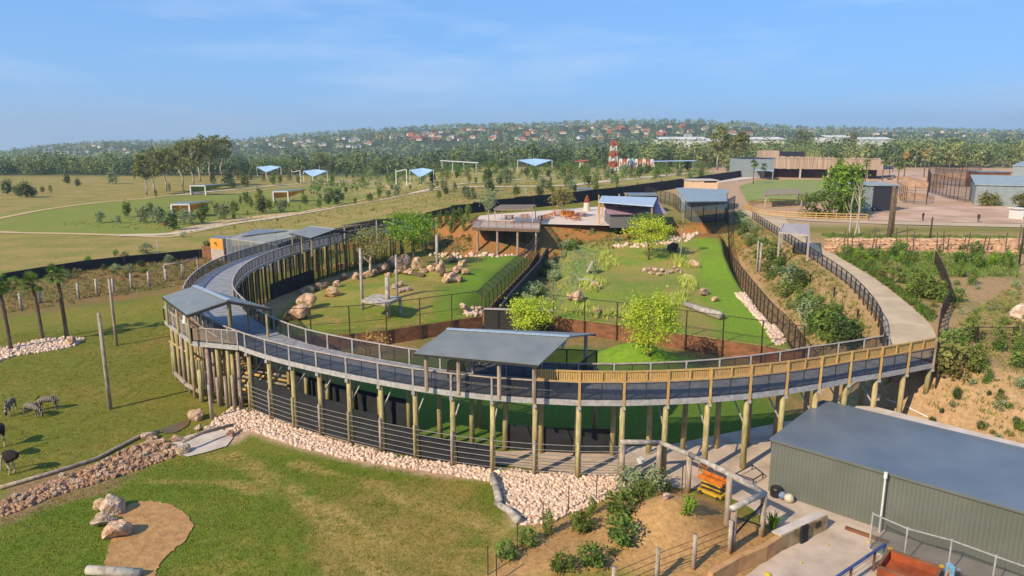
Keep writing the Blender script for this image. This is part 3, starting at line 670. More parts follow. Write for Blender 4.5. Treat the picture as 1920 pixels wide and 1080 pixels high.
# ------------------------------------------------------------------ wire fence and shade cloth along the foot of the boardwalk
fw = thing('wire_fence', 'taut horizontal wires strung along the front posts below the boardwalk', 'wire fence', (*xy(OL[scr_end]), 0))
FB = [Vector((p.x, p.y, 0)) for p in offset([Vector((q.x, q.y, 0)) for q in OL], .0)]
a0 = min(range(NB), key=lambda i: abs(OL[i].x - 6.9)); a1 = min(range(NB), key=lambda i: (OL[i] - Vector((-19.5, 50.2, 5))).length)
for z in (.35, .7, 1.05, 1.4, 1.75, 2.1):
    m = MB()
    for k in range(a0, a1): m.bar(FB[k] + Z * z, FB[k + 1] + Z * z, .03)
    m.build('wire', M_wire, fw)
for k in range(a0, a1 + 1):
    p = FB[k]; m = MB(); m.tube([p, p + Z * 2.35], [.1, .09], 8); m.build('fence_post', M_oldpost if k % 2 else M_post, fw, True)
for k in range(a0, a1):                                             # pieces of cloth: each can be unhooked
    p, q = FB[k], FB[k + 1]; t = (q - p).normalized(); nin = Vector((t.y, -t.x, 0))
    if OL[k].x < -1.2:
        o_ = .28; z0, z1 = .03, 1.55 + 1.15 * float(sm(-3, -11, OL[k].x))
    elif -1.2 <= OL[k].x < 7: o_ = 3.4; z0, z1 = .03, 1.75
    else: continue
    if -1.0 < OL[k].x < 0.8: continue
    a, b = p + nin * o_ + t * .05, q + nin * o_ - t * .05
    m = MB(); m.slab([a + Z * z1, b + Z * z1, b + nin * .05 + Z * z1, a + nin * .05 + Z * z1], z1 - z0)
    tag(m.build('shade_cloth_panel', M_cloth), 'black shade cloth panel fixed between posts under the boardwalk', 'shade cloth', 'shade cloth panels')
for k in range(a0, a1):
    if OL[k].x > -8.5: continue
    p, q = IL[k], IL[k + 1]; m = MB(); m.slab([Vector((p.x, p.y, 2.4)), Vector((q.x, q.y, 2.4)), Vector((q.x, q.y + .06, 2.4)), Vector((p.x, p.y + .06, 2.4))], 2.38)
    tag(m.build('shade_cloth_panel', M_cloth), 'black shade cloth panel on the inner posts under the western boardwalk', 'shade cloth', 'inner shade cloth panels')
# dark steel mesh hung between the inner posts on the western side, solid below for part of its length
M_imesh = meshmat('brown_hung_mesh', lin(60, 50, 44), .3)
im = thing('hung_mesh_fence', 'brown mesh fence hung from the inner edge of the western boardwalk', 'fence', (IL[a1].x, IL[a1].y, 0))
for k in range(a1 + 3, NB - 4):
    p, q = IL[k], IL[k + 1]; gp, gq = h1(p.x, p.y), h1(q.x, q.y)
    if max(gp, gq) > 3.5: continue
    off_ = (IL[k] - OL[k]).normalized() * .3; p, q = p + off_, q + off_
    MB().add([Vector((p.x, p.y, gp)), Vector((q.x, q.y, gq)), q - Z * .35, p - Z * .35], [(0, 1, 2, 3)]).build('mesh_panel', M_imesh, im)
    for w_ in (0, .5): c_ = p.lerp(q, w_); MB().bar(Vector((c_.x, c_.y, h1(c_.x, c_.y) - .1)), c_ - Z * .3, .13).build('post', M_dsteel, im)
    if 24 <= k <= 30 or 36 <= k <= 40: MB().bar(Vector((p.x, p.y, gp + 1.0)) + off_ * .4, Vector((q.x, q.y, gq + 1.0)) + off_ * .4, .08, 2.0).build('solid_panel', M_cloth, im)

# ------------------------------------------------------------------ prototypes: rocks
def rock_mesh(name, seed, m, sub=3):
    rg = random.Random(seed); bm = bmesh.new(); bmesh.ops.create_icosphere(bm, subdivisions=sub, radius=1)
    cuts = [(Vector((rg.gauss(0, 1), rg.gauss(0, 1), rg.gauss(0, 1))).normalized(), rg.uniform(.5, .86)) for _ in range(12)]
    for v in bm.verts:
        p = v.co.normalized()
        for nrm, d in cuts:
            e = p.dot(nrm)
            if e > d: p = p - nrm * (e - d)
        p = p * (1 + .22 * mnoise.noise(p * 1.7 + Vector((seed * 3.1, 0, 0))) + .09 * mnoise.noise(p * 5 + Vector((0, seed, 0))))
        v.co = p
    me = bpy.data.meshes.new(name); bm.to_mesh(me); bm.free(); me.materials.append(m)
    return me
ROCKS = [rock_mesh('rock', i, M_rock) for i in range(6)]; ROCKSP = [rock_mesh('rock', i + 20, M_rockp) for i in range(6)]
def rock(p, s, label, group, cat='rock', pale=False, rz=None, name='rock', sink=.3):
    o = link(name, random.choice(ROCKSP if pale else ROCKS)); sx, sy, sz = s if isinstance(s, (tuple, list)) else (s, s * random.uniform(.7, 1), s * random.uniform(.6, .85))
    o.scale = (sx, sy, sz); o.rotation_euler = (random.uniform(-.2, .2), random.uniform(-.2, .2), random.uniform(0, 6.28) if rz is None else rz)
    o.location = (p[0], p[1], p[2] + sz * (1 - sink)); return tag(o, label, cat, group)
def rubble(name, pts, size, m, label, cat):
    """heap of small stones nobody could count, one mesh"""
    bm = bmesh.new(); bmesh.ops.create_icosphere(bm, subdivisions=1, radius=1); B = np.array([v.co for v in bm.verts]); Fi = np.array([[v.index for v in f.verts] for f in bm.faces]); bm.free()
    n = len(pts); P = np.array(pts); s = RNG.uniform(size[0], size[1], (n, 1, 1)) * RNG.uniform(.6, 1.1, (n, 1, 3))
    th = RNG.uniform(0, 6.28, n); c, sn = np.cos(th), np.sin(th)
    D = B[None] * (1 + RNG.uniform(-.22, .22, (n, len(B), 1))) * s
    X = D[..., 0] * c[:, None] - D[..., 1] * sn[:, None]; Y = D[..., 0] * sn[:, None] + D[..., 1] * c[:, None]
    Vv = np.stack([X, Y, D[..., 2]], -1) + P[:, None, :]
    Fa = (Fi[None] + (np.arange(n) * len(B))[:, None, None]).reshape(-1, 3)
    return stuff(link(name, np_mesh(name, Vv.reshape(-1, 3), Fa, m)), label, cat)
def sample_poly(poly, n, seed=0, dz=0.0):
    rg = np.random.default_rng(seed); xs = [p[0] for p in poly]; ys = [p[1] for p in poly]; out = []
    while len(out) < n:
        x = rg.uniform(min(xs), max(xs), 4000); y = rg.uniform(min(ys), max(ys), 4000); k = sdist(x, y, poly) < 0
        out.extend(zip(x[k], y[k]))
        if not k.any(): break
    P = np.array(out[:n]); return np.concatenate([P, (H(P[:, 0], P[:, 1]) + dz)[:, None]], 1)
M_rub = mat('crushed_sandstone', lin(228, 204, 182), lin(184, 148, 122), 0.95, 5, detail=6, ramp=(.36, .66))
RIP = pxpoly([(398, 790), (440, 762), (500, 777), (560, 803), (620, 824), (700, 845), (800, 865), (940, 879), (1015, 886), (1100, 891), (1165, 893), (1180, 920), (1100, 955), (1010, 985), (972, 985), (940, 930), (920, 903), (800, 884), (640, 858), (560, 838), (470, 808), (430, 810), (395, 808)])
rubble('rubble', sample_poly(RIP, 5600, 1, .02), (.05, .19), M_rub, 'pale crushed sandstone strip along the foot of the boardwalk', 'rubble')
M_rub2 = mat('brown_rubble', lin(196, 152, 116), lin(140, 104, 78), 0.95, 2.2, detail=6)
CH = pxpoly([(0, 945), (90, 905), (190, 866), (290, 822), (338, 838), (345, 850), (250, 885), (120, 925), (0, 972)])
rubble('rubble', sample_poly(CH, 1500, 2, .02), (.07, .16), M_rub2, 'small brown stones filling the drainage channel across the lawn', 'rubble')
nb = 0
for x, y, z in sample_poly(CH, 230, 3):
    s = random.uniform(.1, .27); rock((x, y, z), s, 'sandstone cobble lying in the drainage channel across the lawn', 'stones in the drainage channel', 'stone', pale=random.random() < .25, name='channel_stone')
ISL = pxpoly([(-40, 662), (20, 650), (80, 637), (130, 634), (158, 637), (140, 650), (90, 660), (30, 668), (-40, 690)])
rubble('rubble', sample_poly(ISL, 900, 4, .03), (.09, .26), M_rub, 'pale stones bedded round the three paddock palms', 'rubble')
rubble('rubble', sample_poly(pxpoly([(1378, 548), (1405, 547), (1440, 590), (1478, 640), (1455, 645), (1425, 600)], 1.6), 700, 5, .03), (.12, .3), M_rub, 'pale stone bed beside the right-hand enclosure fence', 'rubble')
rubble('rubble', sample_poly(pxpoly([(870, 575), (905, 562), (905, 592), (868, 592)], 1.4), 90, 6, .03), (.15, .4), M_rub, 'pale stones heaped at the corner of the lion enclosure', 'rubble')
rubble('rubble', sample_poly(pxpoly([(600, 490), (640, 484), (700, 480), (700, 486), (610, 497)], 1.0), 60, 8, .05), (.12, .35), M_rub2, 'stones scattered behind the black cloth in the moat', 'rubble')
for seed, poly, n in ((9, [(790, 472), (880, 474), (950, 478), (1010, 476), (1010, 481), (930, 484), (800, 480)], 130), (10, [(1120, 464), (1200, 458), (1300, 440), (1320, 432), (1285, 455), (1180, 466)], 130)):
    rubble('rubble', sample_poly([xy(G(*p)) for p in poly], n, seed, .05), (.2, .55), M_rub, ('stones laid along the toe of the red bank under the lookout', 'stones laid along the toe of the red bank by the yellow tree')[seed - 9], 'rubble')

# placed boulders: photo pixel of the foot, radius in metres
def R_(px, py, s, label, pale=False, cat='boulder', sq=None, sink=.3):
    p = G(px, py); return rock(p, (s, s * .8, s * .7) if sq is None else (s * sq[0], s * sq[1], s * sq[2]), label, 'placed boulders', cat, pale, name='boulder', sink=sink)
R_(214, 962, .8, 'tall pale boulder at the top of the sand patch', True, sq=(1, .8, .8)); R_(198, 984, .65, 'small boulder between two larger ones beside the sand patch', True); R_(218, 1006, .82, 'large low boulder at the near end of the three by the sand', False, sq=(1.1, .75, .7))
R_(192, 954, .55, 'rounded tan boulder leaning on the tallest one by the sand')
R_(368, 786, .75, 'flat rounded boulder beside the muddy puddle'); R_(280, 822, .5, 'grey boulder where the lying log meets the channel', True); R_(343, 850, .55, 'white topped boulder holding the near end of the bridging log', True); R_(432, 818, .4, 'small rock under the far end of the bridging log')
R_(395, 810, .45, 'pale block on the concrete crossing', True); R_(372, 806, .35, 'small pale rock on the concrete crossing', True); R_(330, 828, .4, 'tan rock at the head of the channel'); R_(305, 832, .35, 'second tan rock at the head of the channel')
R_(135, 645, .75, 'brown boulder at the end of the palm island'); 
for (px, py, s, lb) in [(578, 552, .8, 'round sandstone boulder topping the enclosure rock stack'), (600, 545, .75, 'orange boulder behind the round one in the rock stack'), (622, 556, .85, 'pale boulder at the end of the rock stack'), (578, 578, 1.1, 'upright sandstone slab under the rock stack'), (565, 598, 1.0, 'low rounded boulder in front of the rock stack'), (545, 600, .8, 'weathered boulder at the enclosure edge'), (612, 540, .6, 'small boulder far side of the rock stack'), (632, 538, .55, 'flat boulder behind the rock stack'),
                        (645, 524, .6, 'pale boulder on the mound beyond the rock stack'), (668, 524, .7, 'broken boulder with a hollow under the acacia'), (690, 520, .7, 'long rock beside the broken boulder')]:
    R_(px, py, s * 1.3, lb)
for (px, py, s, lb, sq) in [(738, 505, 1.35, 'tall pale outcrop beside the acacia', (.9, .7, .95)), (757, 510, 1.6, 'big brown sloping outcrop in the lion enclosure', (.9, .8, 1.0)), (782, 508, 1.2, 'dark fractured outcrop next to the sloping one', (.8, .7, 1.0)), (715, 512, 1.2, 'low grey outcrop below the tall one', None), (765, 515, .8, 'small block under the dark outcrop', None), (825, 518, 1.3, 'tan upright block behind the enclosure poles', (.6, .6, 1.1)), (845, 528, 1.2, 'dark broken boulder near the tan block', None), (862, 528, .7, 'pale stone by the dark broken boulder', None),
                            (850, 492, 1.1, 'reddish boulder under the platform slope', None), (868, 500, 1.0, 'second reddish boulder under the platform slope', None), (838, 480, .8, 'pale boulder by the toe of the slope', None), (815, 500, .5, 'white boulder beside the thin pole', None)]:
    R_(px, py, s * .95, lb, sq=sq)
for i, (px, py, s) in enumerate([(722, 508, .8), (745, 514, .65), (772, 516, .6), (795, 512, .7), (702, 516, .7), (728, 520, .6), (808, 508, .7), (856, 512, .8), (835, 530, .7), (872, 514, .7)]): R_(px, py, s, 'mid-sized tan rock among the outcrops of the lion enclosure')
for (px, py, s, lb) in [(740, 540, .55, 'pale boulder in the heap beyond the climbing platform'), (752, 536, .6, 'pointed boulder in the heap beyond the climbing platform'), (764, 545, .5, 'white boulder at the end of the heap beyond the platform'), (750, 548, .5, 'pink boulder at the front of the heap beyond the platform'), (870, 582, .75, 'white split boulder at the enclosure corner')]: R_(px, py, s, lb, True)
for (px, py, s, lb, sq) in [(1085, 565, 1.0, 'tan boulder set in the grassy mound of the right enclosure', (1, .7, .8)), (1072, 562, .8, 'dark rooty boulder beside the tan one', None), (1120, 588, .8, 'flat cream block on the enclosure edge', (1.3, .6, .5)), (1195, 608, .6, 'white boulder just behind the rust wall', None), (1320, 553, .9, 'long tan boulder near the bleached log', (1.2, .6, .6)), (1340, 565, .6, 'dark stone next to the long tan boulder', None), (1300, 500, 1.0, 'tan boulder below the thin bare tree', (1.3, .7, .6)), (1290, 520, .6, 'flat white stone on the green lawn', (1.4, .6, .4)), (1115, 538, .7, 'pale rock at the end of the dead branch', None)]:
    R_(px, py, s, lb, sq=sq)
for i, (px, py) in enumerate([(1208, 510), (1218, 506), (1228, 508), (1240, 510), (1250, 514), (1235, 516), (1220, 514), (1256, 512)]):
    R_(px, py, .5, 'white stone in the low cairn on the right enclosure lawn', True)
for i, (px, py) in enumerate([(1265, 503), (1271, 508), (1277, 513), (1283, 518)]): R_(px, py, .4, 'cream stone in the line running from the cairn', True)
R_(1910, 600, 1.2, 'white boulder on the bare slope', True); R_(1918, 585, .8, 'pale boulder above the white one on the bare slope', True)
R_(1250, 935, .3, 'pale round stone beside the orange lift', True)
# logs
def log(pts, r, label, m=None, name='fallen_log', r2=None):
    mb = MB(); n = len(pts); mb.tube(pts, [r + ((r2 or r) - r) * i / (n - 1) for i in range(n)], 9); return tag(mb.build(name, m or M_greylog, None, True), label, 'log', 'loose logs')
g = lambda px, py, d: G(px, py) + Z * d
log([g(925, 898, .25), g(932, 930, .3), g(936, 950, .28)], .22, 'short grey log lying against the pale rubble'); log([g(930, 950, .2), g(955, 965, .25), g(972, 985, .25)], .17, 'forked driftwood log below the short grey log', r2=.25)
log([g(345, 848, .75), g(380, 833, .8), g(438, 812, .6)], .13, 'brown log bridging the concrete crossing', M_oldpost, r2=.11)
log([g(0, 918, .12), g(90, 892, .12), g(180, 864, .12), g(260, 822, .12), g(300, 812, .12)], .12, 'long thin log edging the drainage channel', M_oldpost)
log([g(165, 1076, .2), g(265, 1082, .2)], .22, 'bleached log at the foot of the sand patch')
log([g(1285, 575, .3), g(1320, 588, .35), g(1352, 600, .45)], .32, 'long bleached log in the right enclosure', r2=.45); log([g(1085, 530, .3), g(1105, 530, .4), g(1125, 543, .3)], .28, 'grey dead branch on the mound of the right enclosure', r2=.14)
log([g(330, 712, .6), g(352, 735, .6), g(385, 752, .6)], .2, 'thick sawn log forming the edge at the paddock corner', M_oldpost)
log([g(720, 498, .3), g(760, 515, .3), g(795, 520, .2)], .3, 'dark fallen trunk under the outcrop', M_bark)

# ------------------------------------------------------------------ prototypes: foliage
def crown(n, clumps, size, leaf, seed, flat=1.0, taper=0.0, z0=0.0, spread=.22, shell=.45, stems=None, up=.35):
    """many leaf-sized faces gathered in clumps through a crown volume; returns verts, faces"""
    rg = np.random.default_rng(seed); u = rg.normal(size=(clumps, 3)); u /= np.linalg.norm(u, axis=1)[:, None]
    rad = rg.uniform(shell, 1, (clumps, 1)) ** .6; C = u * rad
    if taper: C[:, :2] *= (1 - taper * (C[:, 2:3] * .5 + .5))
    C = C * np.array(size); C[:, 2] += size[2] + z0
    w = rg.uniform(.5, 1.4, clumps); k = rg.choice(clumps, n, p=w / w.sum())
    sp = np.array([size[0], size[1], size[2] * flat]) * spread
    P = C[k] + rg.normal(size=(n, 3)) * sp * w[k][:, None]
    P[:, 2] = np.maximum(P[:, 2], z0 * .6 + .05)
    N = rg.normal(size=(n, 3)); N[:, 2] = np.abs(N[:, 2]) + up; N += (P - C[k]) / (np.array(size) * spread * 2); N /= np.linalg.norm(N, axis=1)[:, None]
    A = np.cross(N, rg.normal(size=(n, 3))); A /= np.linalg.norm(A, axis=1)[:, None] + 1e-9; B = np.cross(N, A)
    L = leaf * rg.uniform(.6, 1.4, (n, 1)); Wd = L * rg.uniform(.4, .75, (n, 1))
    V = np.stack([P - A * L, P - B * Wd, P + A * L, P + B * Wd], 1).reshape(-1, 3)
    return V, np.arange(4 * n).reshape(-1, 4)
LM = dict(
    green=leafmat('leaf_mid_green', lin(96, 112, 52), lin(62, 80, 36)), dark=leafmat('leaf_dark_green', lin(74, 88, 50), lin(46, 60, 34)),
    grey=leafmat('leaf_grey_green', lin(128, 138, 100), lin(92, 104, 74)), olive=leafmat('leaf_olive', lin(120, 118, 66), lin(84, 84, 44)),
    lime=leafmat('leaf_lime', lin(164, 170, 58), lin(124, 138, 42), .06), fresh=leafmat('leaf_fresh_green', lin(112, 136, 50), lin(80, 106, 34), .1),
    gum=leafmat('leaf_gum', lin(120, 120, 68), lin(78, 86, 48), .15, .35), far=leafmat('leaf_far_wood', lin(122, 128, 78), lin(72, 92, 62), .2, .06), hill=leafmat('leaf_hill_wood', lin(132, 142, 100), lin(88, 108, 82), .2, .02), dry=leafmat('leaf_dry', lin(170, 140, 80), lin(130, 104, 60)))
def trunk_mb(h, r, seed, bends=3, limbs=4, reach=.5, z1=None, lr=.5):
    rg = random.Random(seed); m = MB(); pts = [Vector((0, 0, -.15))]
    for i in range(1, bends + 1): pts.append(Vector((rg.uniform(-.06, .06) * h, rg.uniform(-.06, .06) * h, h * i / bends)))
    m.tube(pts, [r * (1 - .6 * i / bends) for i in range(bends + 1)], 7)
    for i in range(limbs):
        a = rg.uniform(0, 6.28); t = rg.uniform(.45, .9); k = min(bends - 1, int(t * bends)); b = pts[k].lerp(pts[k + 1], t * bends - k)
        e = b + Vector((math.cos(a) * reach * h, math.sin(a) * reach * h, rg.uniform(.25, .55) * h)) * rg.uniform(.6, 1)
        mid_ = b.lerp(e, .5) + Vector((0, 0, -.04 * h)); m.tube([b, mid_, e], [r * lr, r * lr * .6, r * .12], 6)
    return m
def plant_proto(name, kind, leafm, n, clumps, size, leaf, seed, trunk=None, barkm=None, **kw):
    """hidden source plant: empty > trunk, crown"""
    root = bpy.data.objects.new(name, None); COL.objects.link(root); PROTO.append(root); root.location = (0, 0, -500)
    V_, F_ = crown(n, clumps, size, leaf, seed, **kw); c = link('crown', np_mesh('crown', V_, F_, leafm), root)
    t = (trunk or MB().tube([(0, 0, -.1), (0.03, 0, size[2] * .9 + kw.get('z0', 0)), (0, 0, size[2] * 1.4 + kw.get('z0', 0))], [.05, .035, .01], 5))
    me_ = bpy.data.meshes.new('trunk'); me_.from_pydata(t.v, [], t.f); me_.materials.append(barkm or M_bark); me_.polygons.foreach_set('use_smooth', [True] * len(me_.polygons)); me_.update(); link('trunk', me_, root)
    return root
YT = [plant_proto('young_tree', 't', LM['green'], 640, 34, (1.15, 1.15, 1.9), .19, 31, z0=.7, taper=.45), plant_proto('young_tree', 't', LM['dark'], 680, 36, (1.3, 1.3, 1.7), .2, 32, z0=.6, taper=.25),
      plant_proto('young_tree', 't', LM['olive'], 600, 32, (1.0, 1.0, 2.2), .18, 33, z0=.8, taper=.55), plant_proto('young_tree', 't', LM['grey'], 600, 32, (1.2, 1.2, 1.6), .19, 34, z0=.5, taper=.3)]
SH = [plant_proto('shrub', 's', LM['green'], 700, 30, (.62, .62, .55), .085, 41, z0=.06), plant_proto('shrub', 's', LM['fresh'], 700, 30, (.55, .55, .75), .08, 42, z0=.06, taper=.3), plant_proto('shrub', 's', LM['grey'], 700, 32, (.7, .7, .6), .08, 43, z0=.05), plant_proto('shrub', 's', LM['dark'], 700, 30, (.6, .6, .65), .085, 44, z0=.06),
      plant_proto('shrub', 's', LM['green'], 820, 34, (.55, .55, 1.15), .085, 45, z0=.1, taper=.4), plant_proto('shrub', 's', LM['olive'], 360, 20, (.6, .6, .5), .08, 46, z0=.05)]
def grove(src, px, py, hgt, label, cat='tree', group=None, wide=1.0, name=None):
    """plant a copy at the ground point under photo pixel px, py, hgt metres tall"""
    p = G(px, py); z = max(v.co.z for v in src.children[0].data.vertices) if src.name not in _HC else _HC[src.name]
    _HC[src.name] = z; s = hgt / z
    return dup(src, p, random.uniform(0, 6.28), (s * wide, s * wide, s), label, cat, group, name or src.name.split('.')[0])
_HC = {}

# ------------------------------------------------------------------ labels that say where a plant stands
MARKS = [(345, 400, 'the near orange-lined shelter'), (535, 372, 'the second orange-lined shelter'), (380, 350, 'the green-lined shelter'), (500, 318, 'the farthest small blue sail'), (590, 330, 'the blue sail by the loop path'), (785, 335, 'the white-framed blue sail'), (730, 308, 'the woodside sail'),
         (1000, 312, 'the wide blue sail'), (860, 308, 'the flat white park canopy'), (1090, 305, 'the red-roofed hut'), (1148, 325, 'the red and white tower'), (1200, 320, 'the striped play wall'), (1265, 310, 'the pale blue canopy'), (1300, 370, 'the grey netted aviary'), (960, 400, 'the lookout pergola'), (820, 420, 'the far end of the boardwalk'), (1190, 410, 'the mauve-roofed kiosk'),
         (1490, 450, 'the path shade canopy'), (1560, 390, 'the yellow rail fence'), (1640, 385, 'the grey open shed'), (1700, 460, 'the tall bare pole'), (1800, 470, 'the ochre rock terrace'), (1745, 560, 'the bent black fence'), (1550, 540, 'the downhill path fence'), (1420, 470, 'the pair of grey poles'), (1480, 600, 'the rust wall corner'), (1740, 690, 'the boardwalk landing'), (1850, 620, 'the thin rail fence'), (1800, 800, 'the big shed roof'),
         (1000, 560, 'the black moat wall'), (1100, 510, 'the little tent-shaped hide'), (1230, 440, 'the yellow tree'), (700, 480, 'the acacia'), (410, 465, 'the orange-fronted hut'), (200, 500, 'the paddock post row'), (80, 520, 'the paddock palms'), (1550, 325, 'the timber-clad lodge'), (1880, 340, 'the far grey sheds'), (120, 345, 'the dry field')]
def where(px, py):
    k = min(MARKS, key=lambda m: (m[0] - px) ** 2 + 2.2 * (m[1] - py) ** 2); dy = py - k[1]; d = math.hypot(px - k[0], dy)
    return ('close to ' if d < 26 else 'in front of ' if dy > 14 else 'behind ' if dy < -14 else 'beside ') + k[2]
HUE = {0: 'green', 1: 'dark green', 2: 'olive', 3: 'grey-green'}
PATHPOLY = [(p.x, p.y) for p in LP] + [(p.x, p.y) for p in reversed(RP)]
def young(px, py, h, k=None, wide=1.0, group='young trees planted over the park and zoo grounds'):
    k = random.randrange(4) if k is None else k
    sz = 'small ' if h < 2.6 else 'tall ' if h > 5 else ''
    return grove(YT[k], px, py, h, f'{sz}{HUE[k]} young tree {where(px, py)}', 'tree', group, wide)
SHN = {0: 'green', 1: 'bright green', 2: 'grey-leaved', 3: 'dark green', 4: 'upright green', 5: 'olive'}
def shrub(px, py, h, k=None, label=None, group='shrubs', wide=1.0):
    k = random.randrange(6) if k is None else k
    q_ = G(px, py)
    if float(sdist(np.array([q_.x]), np.array([q_.y]), PATHPOLY)[0]) < .7: return None            # nothing grows on the path
    return grove(SH[k], px, py, h, label or f'{SHN[k]} shrub {where(px, py)}', 'shrub', group, wide)
random.seed(21)
# park trees, one by one
for px, py, h, k in [(127, 345, 3.2, 1), (146, 350, 2.6, 1), (14, 365, 4.2, 1), (36, 370, 3.4, 1), (50, 371, 4.4, 1), (62, 370, 3.0, 1), (212, 345, 4.5, 3), (253, 337, 3, 2), (80, 362, 2, 0), (95, 362, 2.4, 2),
                     (189, 418, 2.2, 3), (221, 419, 1.6, 3), (238, 408, 3.2, 0), (270, 418, 3.2, 3), (283, 404, 2.6, 0), (296, 420, 3.2, 3), (325, 432, 3.4, 1), (345, 420, 2.8, 3), (360, 422, 2.4, 3), (378, 420, 3.2, 0), (384, 406, 2.8, 1), (405, 402, 2.6, 0), (420, 412, 3.2, 3), (440, 403, 3.0, 0), (452, 386, 2.4, 2), (463, 384, 3.2, 0), (470, 392, 2.8, 2), (487, 388, 4.4, 2), (492, 400, 3.0, 1), (505, 396, 2.6, 0), (528, 398, 2.6, 3),
                     (572, 386, 2.6, 0), (598, 390, 2.2, 0), (615, 384, 2.8, 1), (630, 385, 3.8, 1), (690, 376, 1.6, 0), (712, 372, 2.8, 0), (728, 370, 1.8, 3), (745, 368, 2.6, 3),
                     (430, 352, 5.4, 1), (436, 355, 3, 1), (400, 350, 4.6, 2), (460, 352, 4.6, 0), (470, 340, 4, 2), (495, 342, 3.4, 2), (512, 348, 4, 0), (525, 345, 3.4, 0), (543, 342, 4.2, 2), (560, 345, 3, 0), (448, 338, 4.4, 2), (442, 328, 4, 2), (650, 335, 3.4, 0), (672, 332, 3.6, 3), (690, 330, 4, 2), (705, 328, 3.6, 0), (640, 322, 5, 2), (625, 325, 5.4, 2)]:
    young(px, py, h * 1.55, k, 1.2)
rg = random.Random(5)
for i in range(96):
    px, py = rg.uniform(600, 1330), rg.uniform(316, 346); young(px, py - .02 * (px - 600) * .3, rg.uniform(3.0, 6.4), rg.randrange(4), rg.uniform(.9, 1.4))
for i in range(46):
    px = rg.uniform(800, 1180); py = rg.uniform(348, 384) - (px - 800) * .05; young(px, py, rg.uniform(2.0, 4.4), rg.randrange(4), rg.uniform(1.0, 1.5))
for i in range(26):
    px = rg.uniform(360, 780); py = 425 - (px - 360) * .12 - rg.uniform(4, 34); young(px, py, rg.uniform(1.4, 3.2), rg.randrange(4), 1.1)
for i in range(16):
    px = rg.uniform(1030, 1380); young(px, 322 + rg.uniform(-6, 8), rg.uniform(3, 5), rg.choice((0, 0, 2)), 1.1)
for px, py, h in [(792, 432, 3.4), (808, 428, 3.8), (825, 430, 4.2), (838, 424, 3.6), (852, 430, 4.6), (862, 422, 4.0), (878, 420, 4.4), (845, 440, 3.4), (870, 436, 3.6)]: young(px, py, h, 0, .75)
for px, py, h, k in [(1050, 395, 4.6, 2), (918, 398, 3.8, 3), (1148, 345, 3.2, 3), (1240, 352, 3.0, 2), (1195, 362, 3.4, 2)]: young(px, py, h, k)
for px, py, h in [(165, 495, 1.6), (217, 480, 1.4), (275, 475, 2.2), (235, 482, 1.2), (388, 462, 1.2), (344, 445, 1.4), (440, 430, 1.0), (560, 418, .9), (600, 405, .9), (700, 395, .8), (520, 415, .9)]: shrub(px, py, h)
# planted strip beyond the paddock posts
for i in range(32):
    px = rg.uniform(0, 345); y0 = 562 - px * .14; py = rg.uniform(y0 - 38, y0 - 4); shrub(px, py, rg.uniform(.6, 1.5), rg.choice((0, 2, 5, 3)), None, 'shrubs beyond the paddock posts', 1.2)
# slope between right enclosure and path; bank right of the path
for i in range(52):
    t = rg.random(); u = rg.random(); a = (1372 + t * 120, 430 + t * 210); b = (1400 + t * 250, 412 + t * 225); px, py = a[0] + (b[0] - a[0]) * (.12 + .7 * u), a[1] + (b[1] - a[1]) * (.12 + .7 * u)
    shrub(px, py, rg.uniform(.7, 1.9), rg.choice((0, 2, 4, 2, 5)), None, 'shrubs on the slope beside the path', 1.15)
for px, py, h, k in [(1450, 505, 4.6, 0), (1462, 520, 3.4, 0), (1478, 540, 3.4, 3), (1500, 545, 3.0, 1), (1440, 520, 2.8, 0), (1545, 640, 4.6, 0), (1530, 630, 3.6, 0), (1560, 655, 4.2, 0), (1582, 650, 3.4, 1), (1597, 660, 2.8, 1), (1515, 610, 3.2, 3), (1385, 420, 3.2, 3), (1395, 440, 2.6, 0)]: young(px, py, h, k, 1.15)
for i in range(50):
    t = rg.random(); u = rg.random() ** .8; px = 1545 + t * 205 + u * 60; py = 478 + t * 120 - u * 30 + rg.uniform(-8, 8); shrub(px, py, rg.uniform(.8, 1.7), rg.choice((0, 1, 4, 4, 5)), None, 'shrubs on the bank above the path', .9)
for i in range(46):
    px = rg.uniform(1560, 1915); py = rg.uniform(472, 505); shrub(px, py, rg.uniform(1.0, 2.2), rg.choice((0, 1, 4, 4)), None, 'shrubs under the rock terrace', .85)
for px, py, h, k in [(1780, 690, 2.6, 5), (1770, 640, 2.2, 1), (1788, 660, 1.8, 0), (1820, 640, 2.6, 4), (1830, 700, 2.4, 4), (1870, 660, 2.2, 4), (1910, 660, 2.8, 4), (1905, 690, 2.2, 4), (1800, 520, 2.2, 4), (1822, 535, 2.2, 4), (1745, 595, 2.0, 0), (1735, 560, 2.4, 0), (1725, 545, 2.2, 0), (1765, 700, 2.0, 5), (1850, 720, 1.4, 4), (1800, 710, 1.6, 5)]: shrub(px, py, h, k)
for i in range(22):
    px = rg.uniform(1745, 1918); py = rg.uniform(715, 830); shrub(px, py, rg.uniform(.35, .8), rg.choice((0, 3, 5, 2)), None, 'small plants on the sandy bank')
for i in range(14):
    px = rg.uniform(1790, 1918); py = rg.uniform(520, 640); shrub(px, py, rg.uniform(.4, .8), rg.choice((0, 5, 2)), None, 'small plants on the bare slope')
